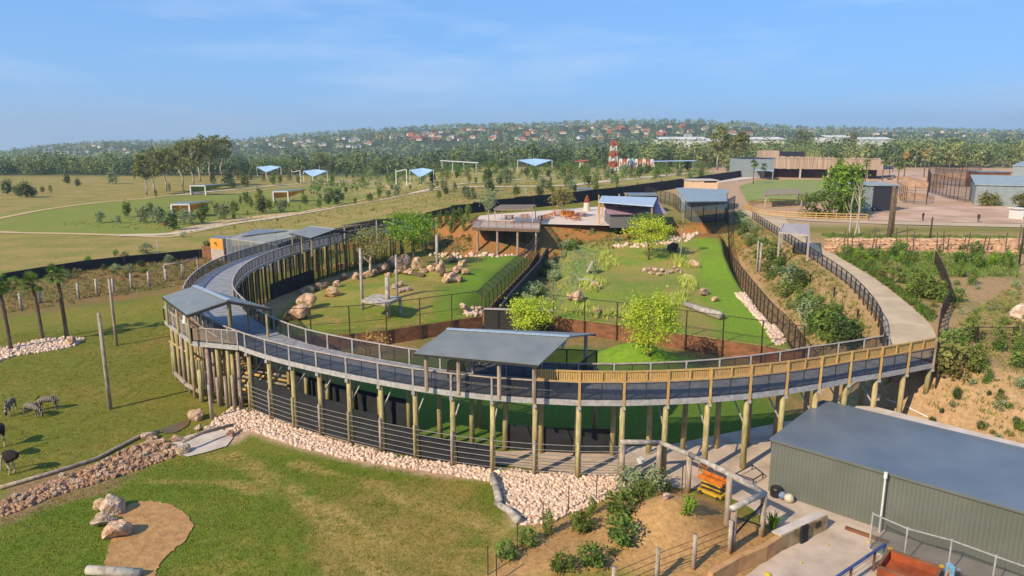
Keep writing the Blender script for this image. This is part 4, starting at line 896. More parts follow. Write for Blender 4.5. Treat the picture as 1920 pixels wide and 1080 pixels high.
# right enclosure: grey saltbush along the moat and grass tufts
for i in range(30):
    t = rg.random(); px = 965 + t * 90 + rg.uniform(-6, 34); py = 598 - t * 140 + rg.uniform(-8, 8); shrub(px, py, rg.uniform(.8, 1.8), rg.choice((2, 2, 0)), None, 'saltbush along the moat', 1.15)
for i in range(12):
    px = rg.uniform(1040, 1240); py = rg.uniform(432, 466); shrub(px, py, rg.uniform(.5, 1.1), rg.choice((0, 5, 2)), None, 'plants on the red bank')
for i in range(8):
    px = rg.uniform(770, 890); py = rg.uniform(436, 462); shrub(px, py, rg.uniform(.5, 1.1), rg.choice((0, 5)), None, 'plants on the red bank')
# foreground shrubs by the heap of earth
for px, py, h, k, lb in [(948, 1048, 1.0, 0, 'rounded green shrub nearest the lawn corner'), (988, 1022, 1.0, 0, 'green shrub on the soil edge below the driftwood'), (1028, 1002, 1.5, 4, 'tall leafy shrub beside the white rubble'), (1092, 996, 1.2, 0, 'green shrub in the middle of the rubble edge'), (1110, 965, 1.2, 4, 'loose shrub at the rubble behind the wire posts'), (1160, 970, 1.6, 0, 'dense green shrub against the heap of earth'), (1162, 1018, 1.5, 0, 'dense green shrub on the near flank of the heap'), (1055, 1070, 1.0, 0, 'round shrub at the bottom edge, left of a pair'), (1108, 1062, 1.2, 0, 'round shrub at the bottom edge, right of a pair'), (1150, 1042, .5, 3, 'tiny shrub at the foot of the heap'),
                     (1182, 930, 1.9, 2, 'grey-green bush below the timber portal'), (1222, 922, 1.7, 2, 'grey-green bush under the second portal post'), (1205, 938, 1.2, 0, 'small green bush between the two grey ones'), (1252, 925, .9, 3, 'low dark bush by the tan rocks'), (1292, 968, 1.3, 1, 'slim sapling on the far flank of the heap')]:
    shrub(px, py, h, k, lb, 'shrubs round the heap of earth')
# grass tuft by the log gate
def tuft(px, py, h, label, n=90, rad=.35, m=None):
    p = G(px, py); rg2 = random.Random(px); m_ = MB()
    for i in range(n):
        a = rg2.uniform(0, 6.28); r0_ = rg2.uniform(0, rad * .5); b = p + Vector((math.cos(a) * r0_, math.sin(a) * r0_, 0)); l_ = h * rg2.uniform(.5, 1); o_ = Vector((math.cos(a), math.sin(a), 0)) * l_ * rg2.uniform(.2, .7)
        w = Vector((-math.sin(a), math.cos(a), 0)) * .025; mid_ = b + o_ * .4 + Z * l_ * .75
        m_.add([b - w, b + w, mid_ + w * .8, mid_ - w * .8, b + o_ + Z * l_ * .8], [(0, 1, 2, 3), (3, 2, 4)])
    return tag(m_.build('grass_tuft', m or LM['fresh']), label, 'grass', 'tall grass clumps')
tuft(1448, 992, 1.1, 'arching green grass clump beside the log gate'); tuft(1425, 1000, .6, 'dry low grass clump at the log gate post', 50, .3, LM['dry'])
# tall grasses in the right enclosure and ground cover, uncountable
def cover(name, polys, n, h, m, label, seed, keep_off=()):
    rg2 = np.random.default_rng(seed); pts = np.concatenate([sample_poly(pl_, n, seed + i) for i, pl_ in enumerate(polys)])
    for ko in list(keep_off) + [PATHPOLY]: pts = pts[sdist(pts[:, 0], pts[:, 1], ko) > .15]
    k = len(pts); q = 7
    base = np.repeat(pts, q, 0) + np.concatenate([rg2.normal(0, .12, (k * q, 2)), np.zeros((k * q, 1))], 1); a = rg2.uniform(0, 6.28, k * q); hh = np.repeat(rg2.uniform(h * .4, h, k), q) * rg2.uniform(.6, 1.1, k * q)
    d = np.stack([np.cos(a), np.sin(a), 0 * a], 1); w = np.stack([-np.sin(a), np.cos(a), 0 * a], 1) * (.03 + .035 * h)
    tip = base + d * (hh * .45)[:, None] + np.array([0, 0, 1]) * hh[:, None]; Vv = np.stack([base - w, base + w, tip], 1).reshape(-1, 3)
    return stuff(link(name, np_mesh(name, Vv, np.arange(3 * k * q).reshape(-1, 3), m)), label, 'plants')
GP = lambda pts: [xy(G(*p)) for p in pts]
cover('tall_grass', [GP([(1050, 585), (1080, 572), (1130, 585), (1210, 590), (1220, 600), (1120, 598)]), GP([(1075, 540), (1110, 520), (1140, 535), (1110, 552)]), GP([(1245, 560), (1285, 550), (1280, 575), (1250, 578)]), GP([(1270, 520), (1300, 525), (1310, 545), (1280, 540)]), GP([(1120, 480), (1150, 470), (1160, 500), (1130, 510)]), GP([(1260, 480), (1290, 485), (1300, 505), (1265, 500)])], 70, 1.1, leafmat('straw_grass', lin(170, 168, 88), lin(128, 140, 62), 0), 'tall pale grasses growing in the right-hand enclosure', 3)
cover('low_plants', [GP([(1000, 590), (1040, 470), (1120, 470), (1130, 500), (1080, 560), (1040, 600)])], 700, .5, LM['grey'], 'low grey-green plants covering the mound by the moat', 4)
cover('low_plants', [GP([(1375, 435), (1405, 412), (1480, 462), (1590, 545), (1640, 610), (1640, 640), (1560, 660), (1500, 640), (1420, 520)])], 1600, .5, LM['olive'], 'low scrubby ground cover on the slope below the path', 5)
cover('lawn_grass', [[(-34, 29), (-22, 43.5), (-11, 42), (-1.5, 38.8), (-.5, 34), (-2, 28)]], 9000, .07, leafmat('lawn_blades', lin(92, 106, 35), lin(126, 116, 54), 0, .35), 'short tufted grass of the front lawn', 21, ([(p.x, p.y) for p in _sp], CH))
cover('lawn_grass', [[(-50, 46), (-31, 38), (-22, 46), (-24, 52), (-30, 62), (-36, 76), (-52, 72)]], 8000, .06, leafmat('paddock_blades', lin(94, 92, 36), lin(112, 100, 48), 0, .3), 'short tufted grass of the zebra paddock', 22, (CH, ISL))
cover('low_plants', [GP([(1540, 440), (1910, 445), (1910, 458), (1560, 455)]), GP([(1560, 468), (1910, 480), (1910, 520), (1700, 520), (1600, 505)])], 1500, .7, LM['green'], 'low green planting above and below the rock terrace', 6)
cover('low_plants', [GP([(1560, 478), (1600, 478), (1750, 590), (1745, 610), (1700, 570), (1620, 515)])], 900, .7, LM['green'], 'rows of low green seedlings beside the upper path', 16)
cover('low_plants', [GP([(0, 540), (120, 515), (390, 472), (420, 500), (340, 535), (200, 560), (0, 590)])], 1500, .5, LM['olive'], 'scrubby ground cover beyond the paddock posts', 7)
cover('low_plants', [GP([(1040, 430), (1250, 428), (1260, 450), (1130, 470), (1045, 470)]), GP([(770, 440), (885, 440), (885, 470), (790, 470)])], 350, .6, LM['olive'], 'weeds on the red bank', 8)
cover('low_plants', [GP([(1750, 640), (1915, 520), (1915, 830), (1740, 760), (1745, 700)])], 900, .35, LM['olive'], 'sparse weeds on the sandy bank', 9)
cover('low_plants', [[(-60, 150), (-10, 165), (30, 215), (10, 260), (-90, 260), (-110, 170)]], 2600, .55, LM['olive'], 'rough grass and weeds in the park beyond the black wall', 10)

# ------------------------------------------------------------------ named trees
def tree(name, label, px, py, h, leafm, trunk, n, clumps, size, leaf, seed, barkm=None, group=None, **kw):
    p = G(px, py); r = thing(name, label, 'tree', p, group)
    V_, F_ = crown(n, clumps, size, leaf, seed, **kw); o = link('crown', np_mesh('crown', V_, F_, leafm), r)
    me_ = bpy.data.meshes.new('trunk'); me_.from_pydata(trunk.v, [], trunk.f); me_.materials.append(barkm or M_bark); me_.polygons.foreach_set('use_smooth', [True] * len(me_.polygons)); me_.update(); link('trunk', me_, r)
    return r
tree('acacia_tree', 'spreading olive-leaved acacia with forked trunk in the lion enclosure', 697, 518, 7, LM['olive'], trunk_mb(3.6, .26, 4, 3, 7, .42), 2600, 46, (3.4, 3.0, 1.8), .13, 51, M_gum, z0=3.2, spread=.2)
tree('shade_tree', 'bright green spreading tree at the back of the lion enclosure', 775, 500, 8, LM['fresh'], trunk_mb(4.5, .2, 5, 3, 6, .35), 4600, 54, (3.6, 3.2, 2.6), .15, 52, z0=2.9, spread=.2)
tree('shade_tree', 'fresh green tree crown touching the boardwalk end', 755, 470, 6, LM['fresh'], trunk_mb(3.5, .18, 6, 3, 5, .35), 3000, 44, (3.0, 2.8, 1.4), .15, 53, z0=4.2, spread=.22)
tree('lime_tree', 'rounded yellow-green tree behind the front shelter', 997, 632, 4, LM['lime'], trunk_mb(2.2, .12, 7, 3, 6, .4), 4600, 60, (2.3, 2.3, 1.5), .10, 54, z0=1.1, spread=.2)
tree('lime_tree', 'bright lime tree on the green mound inside the boardwalk', 1218, 668, 6, LM['lime'], trunk_mb(2.6, .14, 8, 3, 6, .4), 5600, 64, (2.1, 2.1, 2.2), .10, 55, z0=1.0, spread=.2)
tree('lime_tree', 'yellow-green flowering tree at the back of the right enclosure', 1216, 487, 6, LM['lime'], trunk_mb(3.4, .16, 9, 3, 6, .5), 3600, 52, (3.4, 3.0, 1.9), .14, 56, z0=2.4, spread=.2)
tree('shade_tree', 'small green tree in front of the mauve-roofed kiosk', 1208, 462, 5, LM['green'], trunk_mb(3.0, .12, 19, 3, 5, .5), 1300, 30, (2.8, 2.2, 1.1), .13, 57, z0=3.2, spread=.22)
tree('gum_sapling', 'thin leaning bare-stemmed tree on the right enclosure lawn', 1276, 482, 6, LM['olive'], trunk_mb(5.6, .14, 10, 3, 2, .1), 160, 10, (.9, .9, .6), .12, 58, M_gum, z0=4.9)
tree('shade_tree', 'leafy green tree rising behind the yellow rail fence', 1578, 405, 12, LM['fresh'], trunk_mb(6, .25, 11, 3, 6, .3), 3200, 50, (3.6, 3.4, 4.6), .3, 59, z0=1.4, spread=.2)
tree('shade_tree', 'broad dark green shrubby tree inside the yellow rail fence', 1555, 408, 6, LM['green'], trunk_mb(3, .2, 12, 3, 6, .3), 2400, 44, (6, 4.4, 2.4), .26, 60, z0=.4, spread=.2)
tree('plaza_tree', 'young green plaza tree with pale staked trunk', 1052, 408, 6, LM['olive'], trunk_mb(3.4, .12, 13, 3, 4, .3), 900, 24, (2.2, 2.0, 1.8), .2, 61, M_gum, z0=2.4)
tree('plaza_tree', 'thin pale-stemmed tree beside the lookout pergola', 917, 414, 6, LM['grey'], trunk_mb(3.8, .12, 14, 3, 5, .35), 520, 20, (2.0, 2.0, 1.6), .18, 62, M_gum, z0=2.6)
tree('corridor_tree', 'sparse reddish young tree against the rust wall', 693, 668, 3, LM['dry'], trunk_mb(1.6, .06, 15, 3, 6, .5), 420, 24, (1.9, 1.2, .9), .07, 63, z0=.5)
for px, py, h, lb in [(1592, 430, 7, 'forked'), (1602, 432, 8, 'straight'), (1612, 430, 8.5, 'leaning')]:
    t = trunk_mb(h, .16, px, 3, 3, .18); p = G(px, py + 12); r = thing('bare_tree', f'{lb} bare pale-limbed tree inside the yellow rail fence', 'tree', p, 'bare trees'); me_ = bpy.data.meshes.new('trunk'); me_.from_pydata(t.v, [], t.f); me_.materials.append(M_gum); me_.update(); link('trunk', me_, r)
# eucalypts on the field
def euc(px, py, top, label, seed, w=1.0, dark=False):
    p = G(px, py); h = 0
    while proj(p + Z * h)[1] > top: h += .25
    ct = h * .40; sz = (h * .26 * w, h * .24 * w, (h - ct) / 2 * .86)
    r = tree('eucalypt', label, px, py, h, LM['gum'] if not dark else LM['dark'], trunk_mb(h * .74, h * .02, seed, 4, 8, .24, lr=.55), 1500, 30, sz, h * .026, seed, M_gum, 'tall eucalypts on the field', z0=ct, spread=.17, shell=.55, flat=.8)
    return r
for i, (px, py, top, lb, w) in enumerate([(362, 352, 256, 'tallest pale-trunked eucalypt with forked stem in the grove', 1.1), (376, 340, 250, 'slim straight eucalypt in the heart of the grove', .9), (417, 330, 246, 'eucalypt with clean white trunk at the edge of the grove', 1.0), (395, 336, 248, 'broad eucalypt filling the middle of the grove crown', 1.2), (342, 350, 262, 'spreading eucalypt beside the forked tallest one', 1.1), (290, 362, 272, 'bushy brown-green eucalypt standing nearer than the grove', 1.1), (312, 358, 268, 'dense eucalypt joining the near pair to the grove', 1.1), (275, 366, 284, 'thin-stemmed eucalypt at the outer end of the near group', .9)]):
    euc(px, py, top, lb, 70 + i, w)
for i, (px, py, h, lb) in enumerate([(318, 362, 4.5, 'scrubby half-bare sapling in front of the near eucalypts'), (293, 372, 3.6, 'low brown sapling below the near eucalypts'), (345, 366, 3.5, 'thin sapling just behind the green-lined shelter')]): young(px, py, h, 2, .8)['label'] = lb
for i, (px, py, top, lb, w) in enumerate([(1345, 318, 232, 'tall eucalypt with bare lower trunk beyond the black wall', 1.0), (1386, 320, 242, 'slimmer eucalypt beside the tall one beyond the wall', .9), (1500, 300, 240, 'tall eucalypt behind the timber-clad lodge', 1.1), (1590, 300, 244, 'pale-limbed eucalypt rising behind the lodge roof', .8), (600, 325, 280, 'broad brownish eucalypt at the wood edge', 1.4), (640, 322, 286, 'olive eucalypt beside the brownish one at the wood edge', 1.2), (930, 305, 264, 'pale green eucalypt standing out of the wood', 1.0)]):
    euc(px, py, top, lb, 90 + i, w)
# palms
def palm(px, py, h, label, seed, fronds=26, each=True, fl=1.05, group='palms', lean=0.0, m=None):
    p = G(px, py); rg2 = random.Random(seed); r = thing('fan_palm', label, 'palm', p, group); t = MB(); n = 9
    t.tube([(lean * (i / n) ** 2, 0, -.2 + (h + .2) * i / n) for i in range(n + 1)], [(.24 if i < 1 else .19 - .04 * i / n + .02 * (i % 2)) * (h / 7) ** .5 for i in range(n + 1)], 8); t.build
    me_ = bpy.data.meshes.new('trunk'); me_.from_pydata(t.v, [], t.f); me_.materials.append(M_bark); me_.update(); link('trunk', me_, r)
    allm = MB()
    for i in range(fronds):
        a = rg2.uniform(0, 6.28); el = rg2.uniform(-.9, 1.25); mbf = MB() if each else allm
        d = Vector((math.cos(a) * math.cos(el), math.sin(a) * math.cos(el), math.sin(el))); o_ = Vector((lean, 0, h)); hub = o_ + d * fl * .55; side = d.cross(Z).normalized() if abs(d.z) < .95 else Vector((1, 0, 0))
        mbf.bar(o_, hub, .035)
        for j in range(-5, 6):
            aa = j * .24; dd = (d * math.cos(aa) + side * math.sin(aa)).normalized(); tip = hub + dd * fl * (.8 - .03 * abs(j)) - Z * (.1 + .2 * abs(math.sin(aa))) * fl; w = dd.cross(d.cross(side)).normalized() * .05 * fl
            mm = hub.lerp(tip, .5); mbf.add([hub, mm + w, tip, mm - w], [(0, 1, 2, 3)])
        if each: me2 = bpy.data.meshes.new('frond'); me2.from_pydata(mbf.v, [], mbf.f); me2.materials.append(m or LM['green']); me2.update(); link('frond', me2, r)
    if not each: me2 = bpy.data.meshes.new('crown'); me2.from_pydata(allm.v, [], allm.f); me2.materials.append(m or LM['green']); me2.update(); link('crown', me2, r)
    return r
palm(20, 655, 6.6, 'paddock palm at the outer end of the stone island', 1, lean=-.3); palm(80, 637, 6.0, 'middle palm on the stone island', 2, lean=-.3); palm(126, 637, 6.9, 'tallest palm on the stone island beside the brown boulder', 3, lean=-.2)
for i, (px, py, h, lb, mm) in enumerate([(1695, 332, 9, 'big golden-crowned palm right of the lodge', LM['dry']), (1732, 332, 10, 'second golden palm with bare trunk beside the big one', LM['dry']), (1622, 342, 7, 'green palm in front of the lodge veranda', None), (1654, 340, 7.5, 'taller green palm at the lodge veranda end', None), (1412, 345, 7, 'palm in front of the grey end of the lodge', None), (1430, 338, 5, 'smaller palm by the lodge entrance canopy', None), (1572, 338, 8, 'palm rising beside the leafy tree before the lodge', None), (1683, 344, 6, 'leafy palm between the lodge and the golden palms', None), (1803, 330, 5, 'short palm by the far grey sheds', None)]):
    palm(px, py, h, lb, 10 + i, 22, False, 1.5, 'palms round the lodge', m=mm)

# ------------------------------------------------------------------ enclosure fences
M_fmesh = meshmat('enclosure_mesh', lin(40, 36, 34), 0.10); M_fmeshd = meshmat('dense_enclosure_mesh', lin(56, 48, 44), 0.34)
M_bronze = mat('dark_bronze_steel', lin(72, 54, 44), lin(54, 42, 36), .6, 3)
def mesh_fence(name, label, line, h, step, meshm, wall=0.0, wallm=None, z0=None, lean=0.0, leanside=1, cat='fence', cap=None, postr=.05, wz=None):
    """posts, rails, a mesh panel for every bay and, where there is one, a solid wall panel at its foot"""
    L = resample([Vector((p[0], p[1], 0)) for p in line], step); r = thing(name, label, cat, (L[0].x, L[0].y, 0)); tops = []; feet = []
    for p in L: feet.append(Vector((p.x, p.y, (h1(p.x, p.y) if z0 is None else z0))))
    for i, f in enumerate(feet):
        t = (feet[min(i + 1, len(feet) - 1)] - feet[max(i - 1, 0)]).normalized(); n = Vector((-t.y, t.x, 0)) * leanside
        top = f + Z * h; m = MB(); m.bar(f - Z * .3, top, postr * 2); tops.append(top)
        if lean: m.bar(top, top + n * lean + Z * lean * .6, postr * 1.6)
        m.build('post', M_bronze, r)
        if lean: tops[-1] = (top, top + n * lean + Z * lean * .6)
    for i in range(len(feet) - 1):
        a, b = feet[i], feet[i + 1]; ta, tb = (tops[i], tops[i + 1]) if not lean else (tops[i][0], tops[i + 1][0])
        m = MB(); m.add([a + Z * (wall + .02), b + Z * (wall + .02), tb, ta], [(0, 1, 2, 3)])
        if lean: m.add([ta, tb, tops[i + 1][1], tops[i][1]], [(0, 1, 2, 3)])
        m.m = 1; m.bar(ta, tb, .06); m.bar(a.lerp(ta, .62), b.lerp(tb, .62), .035)
        if lean: m.bar(tops[i][1], tops[i + 1][1], .05)
        m.build('mesh_panel', [meshm, M_bronze], r)
        if wall:
            t = (b - a).normalized(); n = Vector((-t.y, t.x, 0)) * .12
            w = MB(); w.slab([a + Z * wall + n, b + Z * wall + n, b + Z * wall + n * 2.4, a + Z * wall + n * 2.4], wall + .3); w.build('wall_panel', wallm or M_rust, r)
    return r
mesh_fence('enclosure_fence', 'tall mesh fence over a low rust wall in front of the lion enclosure', [(-26.5, 65.0), (-17.7, 66.0), (-13.4, 67.4), (-3.2, 73.8)], 4.3, 3.4, M_fmesh, 1.45, z0=0.0)
mesh_fence('enclosure_fence', 'mesh fence over a rust wall in front of the grassy right enclosure', [(4.4, 73.0), (15.2, 67.0), (25.7, 60.2)], 4.0, 3.6, M_fmesh, 1.55, z0=0.0)
mesh_fence('enclosure_fence', 'dark mesh fence running uphill beside the right enclosure', [(26.2, 61), (27.2, 66), (28.4, 76), (30.4, 88), (33.9, 108), (37.5, 122), (40.2, 134)], 2.6, 2.3, M_fmeshd)
mesh_fence('raceway_fence', 'brown mesh fence with inward-leaning top along the moat', [(-2.9, 74.6), (-1.8, 81), (2.6, 104), (4.8, 120)], 3.4, 2.3, M_fmeshd, lean=.9, leanside=1, wall=1.5, wallm=mat('brown_boards', lin(176, 132, 92), lin(140, 100, 68), .9, 2, stretch=(4, 4, .4)))
m = MB(); ml = resample([Vector((-1.5, 73.6, 0)), Vector((-.4, 81, 0)), Vector((4.0, 104, 0)), Vector((6.2, 120, 0))], 4)
mw = thing('moat_wall', 'black solid wall lining the moat beside the raceway fence', 'wall', (ml[0].x, ml[0].y, 0))
for a, b in zip(ml[:-1], ml[1:]): MB().bar(a + Z * .9, b + Z * .9, .16, 2.6).build('wall_panel', M_cloth, mw)
m = MB()
for a, b in zip(ml[:-1], ml[1:]): m.bar(a + Z * 2.24, b + Z * 2.24, .24, .08)
m.build('capping', M_dsteel, mw)
# cross gate at the near end of the raceway
gt = thing('raceway_gate', 'grey steel gate closing the near end of the raceway', 'gate', (0, 73.5, 0))
p, q = Vector((-3.0, 73.9, 0)), Vector((4.4, 73.1, 0))
m = MB(); m.bar(p + Z * 2.3, q + Z * 2.3, .5, .1); m.build('top_plate', M_rail, gt); MB().bar(p + Z * 1.1, q + Z * 1.1, .1, 2.2).build('leaf', M_dsteel, gt)
# path-side rail fence
mesh_fence('path_fence', 'brown mesh fence along the downhill side of the visitor path', [(p.x - .3, p.y - .1) for p in LP[2:]] + [(26.8, 49.2)], 1.35, 2.2, M_fmeshd, z0=5.0)
mesh_fence('path_fence', 'black fence bending round the end of the path by the landing', [xy(at(1757, 648, 5)), xy(at(1762, 610, 5)), xy(at(1780, 575, 5)), xy(at(1768, 530, 5)), xy(at(1752, 495, 5))], 1.7, 2.0, M_fmeshd)
mesh_fence('path_fence', 'short brown fence between the boardwalk end and the landing', [(29.3, 46.6), xy(at(1757, 660, 5))], 1.5, 1.4, M_fmeshd)
mesh_fence('rail_fence', 'thin brown rail fence crossing the bare slope', [xy(at(1785, 655, 5)), xy(at(1850, 640, 5)), xy(at(1990, 655, 5))], 1.3, 2.6, M_fmesh)
for i, (px, py) in enumerate([(1430, 490), (1475, 560), (1508, 575)]): pass
for i, (px, py) in enumerate([(1392, 430), (1436, 445), (1487, 472), (1520, 512), (1565, 540), (1610, 575)]):
    p = at(px, py, 5); b_ = thing('path_light', f'small dark bollard light beside the path fence', 'bollard', (p.x, p.y, h1(p.x, p.y)), 'bollard lights'); m = MB(); b0_ = Vector(b_.location); m.bar(b0_, b0_ + Z * .9, .14); m.build('body', M_dsteel, b_); MB().bar(b0_ + Z * .9, b0_ + Z * .96, .18).build('cap', M_bronze, b_)
# tall poles
def pole(px, py, top, label, r=.14, name='timber_pole', m=None, zt=None, group='tall timber poles'):
    p = G(px, py); h = zt or 0
    while not zt and proj(p + Z * h)[1] > top: h += .1
    mb_ = MB(); mb_.tube([p - Z * .3, p + Z * h * .5, p + Z * h], [r * 1.1, r, r * .85], 10); return tag(mb_.build(name, m or M_oldpost, None, True), label, 'pole', group)
pole(207, 767, 588, 'tall timber pole standing nearest the zebras', .15); pole(219, 648, 525, 'tall timber pole between the palms and the shelter', .14)
pole(680, 580, 467, 'leaning pale pole at the climbing platform corner', .17, m=M_greylog); pole(728, 595, 520, 'thick short pole holding the near corner of the climbing platform', .25, m=M_greylog); pole(745, 560, 478, 'thin pole behind the climbing platform', .14, m=M_greylog); pole(820, 506, 440, 'grey pole in front of the bright green tree', .2, m=M_greylog)
pole(1418, 512, 452, 'thin white pole on the slope below the path', .09, m=M_galv); pole(1424, 512, 456, 'thicker grey pole paired with the thin white one', .16, m=M_greylog)
pole(1665, 462, 350, 'tall bare tree-trunk pole behind the terrace', .3, m=M_bark); pole(1672, 440, 355, 'second trunk pole leaning on the tall one', .22, m=M_bark); pole(1742, 462, 408, 'slim dark pole in the middle of the terrace', .12, m=M_bronze); pole(1910, 500, 420, 'dark mesh-fence pole near the frame edge', .1, m=M_dsteel)
# climbing platform
cpf = thing('climbing_platform', 'grey sleeping platform slung between pale poles in the lion enclosure', 'platform', G(705, 585))
zz = cpf.location.z + 1.9; c = [at(678, 562, zz), at(726, 569, zz), at(750, 556, zz), at(702, 551, zz)]
n_ = 9
for i in range(n_):
    a, b = c[0].lerp(c[3], i / n_), c[0].lerp(c[3], (i + .9) / n_); d_, e_ = c[1].lerp(c[2], i / n_), c[1].lerp(c[2], (i + .9) / n_); MB().slab([a, d_, e_, b], .07).build('plank', M_greylog, cpf)
for a, b in ((0, 1), (3, 2), (0, 3), (1, 2)): MB().bar(c[a] - Z * .17, c[b] - Z * .17, .2, .2).build('beam', M_greylog, cpf)
p = c[2]; MB().tube([(p.x, p.y, h1(p.x, p.y) - .2), (p.x, p.y, zz - .1)], [.16, .15], 8).build('leg', M_greylog, cpf)
# paddock post row
for i, (px, py, top) in enumerate([(40, 580, 550), (67, 570, 540), (77, 568, 546), (148, 560, 530), (182, 551, 524), (213, 548, 522), (247, 542, 513), (280, 537, 510), (312, 528, 504), (345, 520, 497)]):
    pole(px, py, top, 'short grey post in the row along the far paddock edge', .16, 'fence_post', M_greylog, group='paddock edge posts')
pole(298, 490, 452, 'thin white lamp mast against the black wall', .07, 'lamp_mast', M_galv)
# little tent-shaped hide in the right enclosure
p = G(1110, 512); hd = thing('animal_hide', 'small grey tent-shaped hide on the enclosure mound', 'shelter', p)
for s in (-1, 1): MB().slab([p + Vector((0, -.8, 1.7)), p + Vector((0, .8, 1.7)), p + Vector((s * .8, .8, 0)), p + Vector((s * .8, -.8, 0))], .06).build('roof_slope', M_dsteel if s > 0 else M_rail, hd)
# gorilla-dark boulder hide near the yellow tree
rock(G(1262, 472), (1.3, .9, .9), 'dark rock pile at the foot of the bare-stemmed tree', 'placed boulders', 'boulder', name='boulder').data = rock_mesh('rock', 77, mat('dark_rock', lin(70, 66, 66), lin(44, 42, 44), .9, 1.5, bump=.5))

# ------------------------------------------------------------------ animals
def skin_body(name, joints, edges, m, sub=2, root=0):
    """one continuous body grown round a posed skeleton"""
    me_ = bpy.data.meshes.new(name); me_.from_pydata([j[0] for j in joints], edges, []); o = link(name, me_); mod = o.modifiers.new('Skin', 'SKIN'); mod.use_smooth_shade = True
    for i, j in enumerate(joints): me_.skin_vertices[0].data[i].radius = (j[1], j[2] if len(j) > 2 else j[1])
    me_.skin_vertices[0].data[root].use_root = True
    s = o.modifiers.new('Subdivision', 'SUBSURF'); s.levels = s.render_levels = sub
    dg = bpy.context.evaluated_depsgraph_get(); ev = o.evaluated_get(dg); nm = bpy.data.meshes.new_from_object(ev); nm.materials.clear(); nm.materials.append(m); o.modifiers.clear(); o.data = nm; return o
def zebra_mat():
    m = bpy.data.materials.new('zebra_coat'); m.use_nodes = True; n, l = m.node_tree.nodes, m.node_tree.links; b = n['Principled BSDF']; b.inputs['Roughness'].default_value = .8
    t = n.new('ShaderNodeTexCoord'); w = n.new('ShaderNodeTexWave'); w.inputs['Scale'].default_value = 2.2; w.inputs['Distortion'].default_value = 2.2; w.inputs['Detail'].default_value = 1; r = n.new('ShaderNodeValToRGB')
    r.color_ramp.elements[0].position = .46; r.color_ramp.elements[0].color = lin(38, 33, 31); r.color_ramp.elements[1].position = .66; r.color_ramp.elements[1].color = lin(156, 140, 120)
    l.new(t.outputs['Object'], w.inputs['Vector']); l.new(w.outputs['Color'], r.inputs['Fac']); l.new(r.outputs['Color'], b.inputs['Base Color']); return m
M_zeb = zebra_mat()
def zebra(px, py, rz, label, graze=True):
    J = [((0, 0, 1.05), .29, .32), ((.42, 0, 1.06), .27, .30), ((.68, 0, 1.12), .24, .26), ((-.42, 0, 1.08), .28, .30), ((-.68, 0, 1.06), .22, .24)]
    E_ = [(0, 1), (1, 2), (0, 3), (3, 4)]
    def add(par, *pts):
        for q, r_ in pts: J.append((q, r_)); E_.append((par, len(J) - 1)); par = len(J) - 1
        return par
    if graze: hd_ = add(2, ((.95, 0, .9), .16), ((1.15, 0, .58), .12), ((1.22, 0, .36), .12), ((1.14, 0, .12), .07))
    else: hd_ = add(2, ((.9, 0, 1.38), .16), ((1.05, 0, 1.58), .12), ((1.24, 0, 1.55), .11), ((1.46, 0, 1.42), .07))
    for y in (-.13, .13):
        add(2, ((.62, y, .80), .12), ((.64, y, .45), .06), ((.60, y, .12), .045), ((.63, y, .03), .055)); add(4, ((-.62, y, .82), .15), ((-.55, y, .62), .10), ((-.72, y, .42), .06), ((-.68, y, .10), .045), ((-.65, y, .03), .055))
    add(4, ((-.86, 0, 1.0), .04), ((-.9, 0, .6), .035))
    o = skin_body('zebra', J, E_, M_zeb); p = G(px, py); o.location = p; o.rotation_euler = (0, 0, rz); o.scale = (.82, .82, .82); tag(o, label, 'zebra', 'zebras grazing on the paddock')
    m = MB(); pts = [(.62, 1.42), (.8, 1.36), (.98, 1.12), (1.2, .7)] if graze else [(.62, 1.4), (.78, 1.56), (.96, 1.74), (1.1, 1.72)]
    for (x0, z0_), (x1, z1_) in zip(pts[:-1], pts[1:]): m.slab([(x0, -.03, z0_), (x1, -.03, z1_), (x1, .03, z1_), (x0, .03, z0_)], .14)
    mo = m.build('mane', mat('mane', lin(52, 44, 40)), o)
    mo.data.transform(Matrix.Translation(Vector(p)))
    return o
zebra(22, 774, R(-75), 'zebra grazing face-on at the outer side of the group'); zebra(60, 782, R(-15), 'zebra with broad rump stripes grazing in front of its neighbours'); zebra(92, 769, R(190), 'zebra turned away behind the striped-rump one')
M_ost = mat('ostrich_plumage', lin(48, 38, 34), lin(30, 25, 24), .9, 6, bump=.6); M_ostb = mat('brown_plumage', lin(92, 76, 62), lin(66, 54, 44), .9, 6, bump=.6); M_oskin = mat('ostrich_skin', lin(196, 176, 152), lin(160, 140, 118), .8, 6)
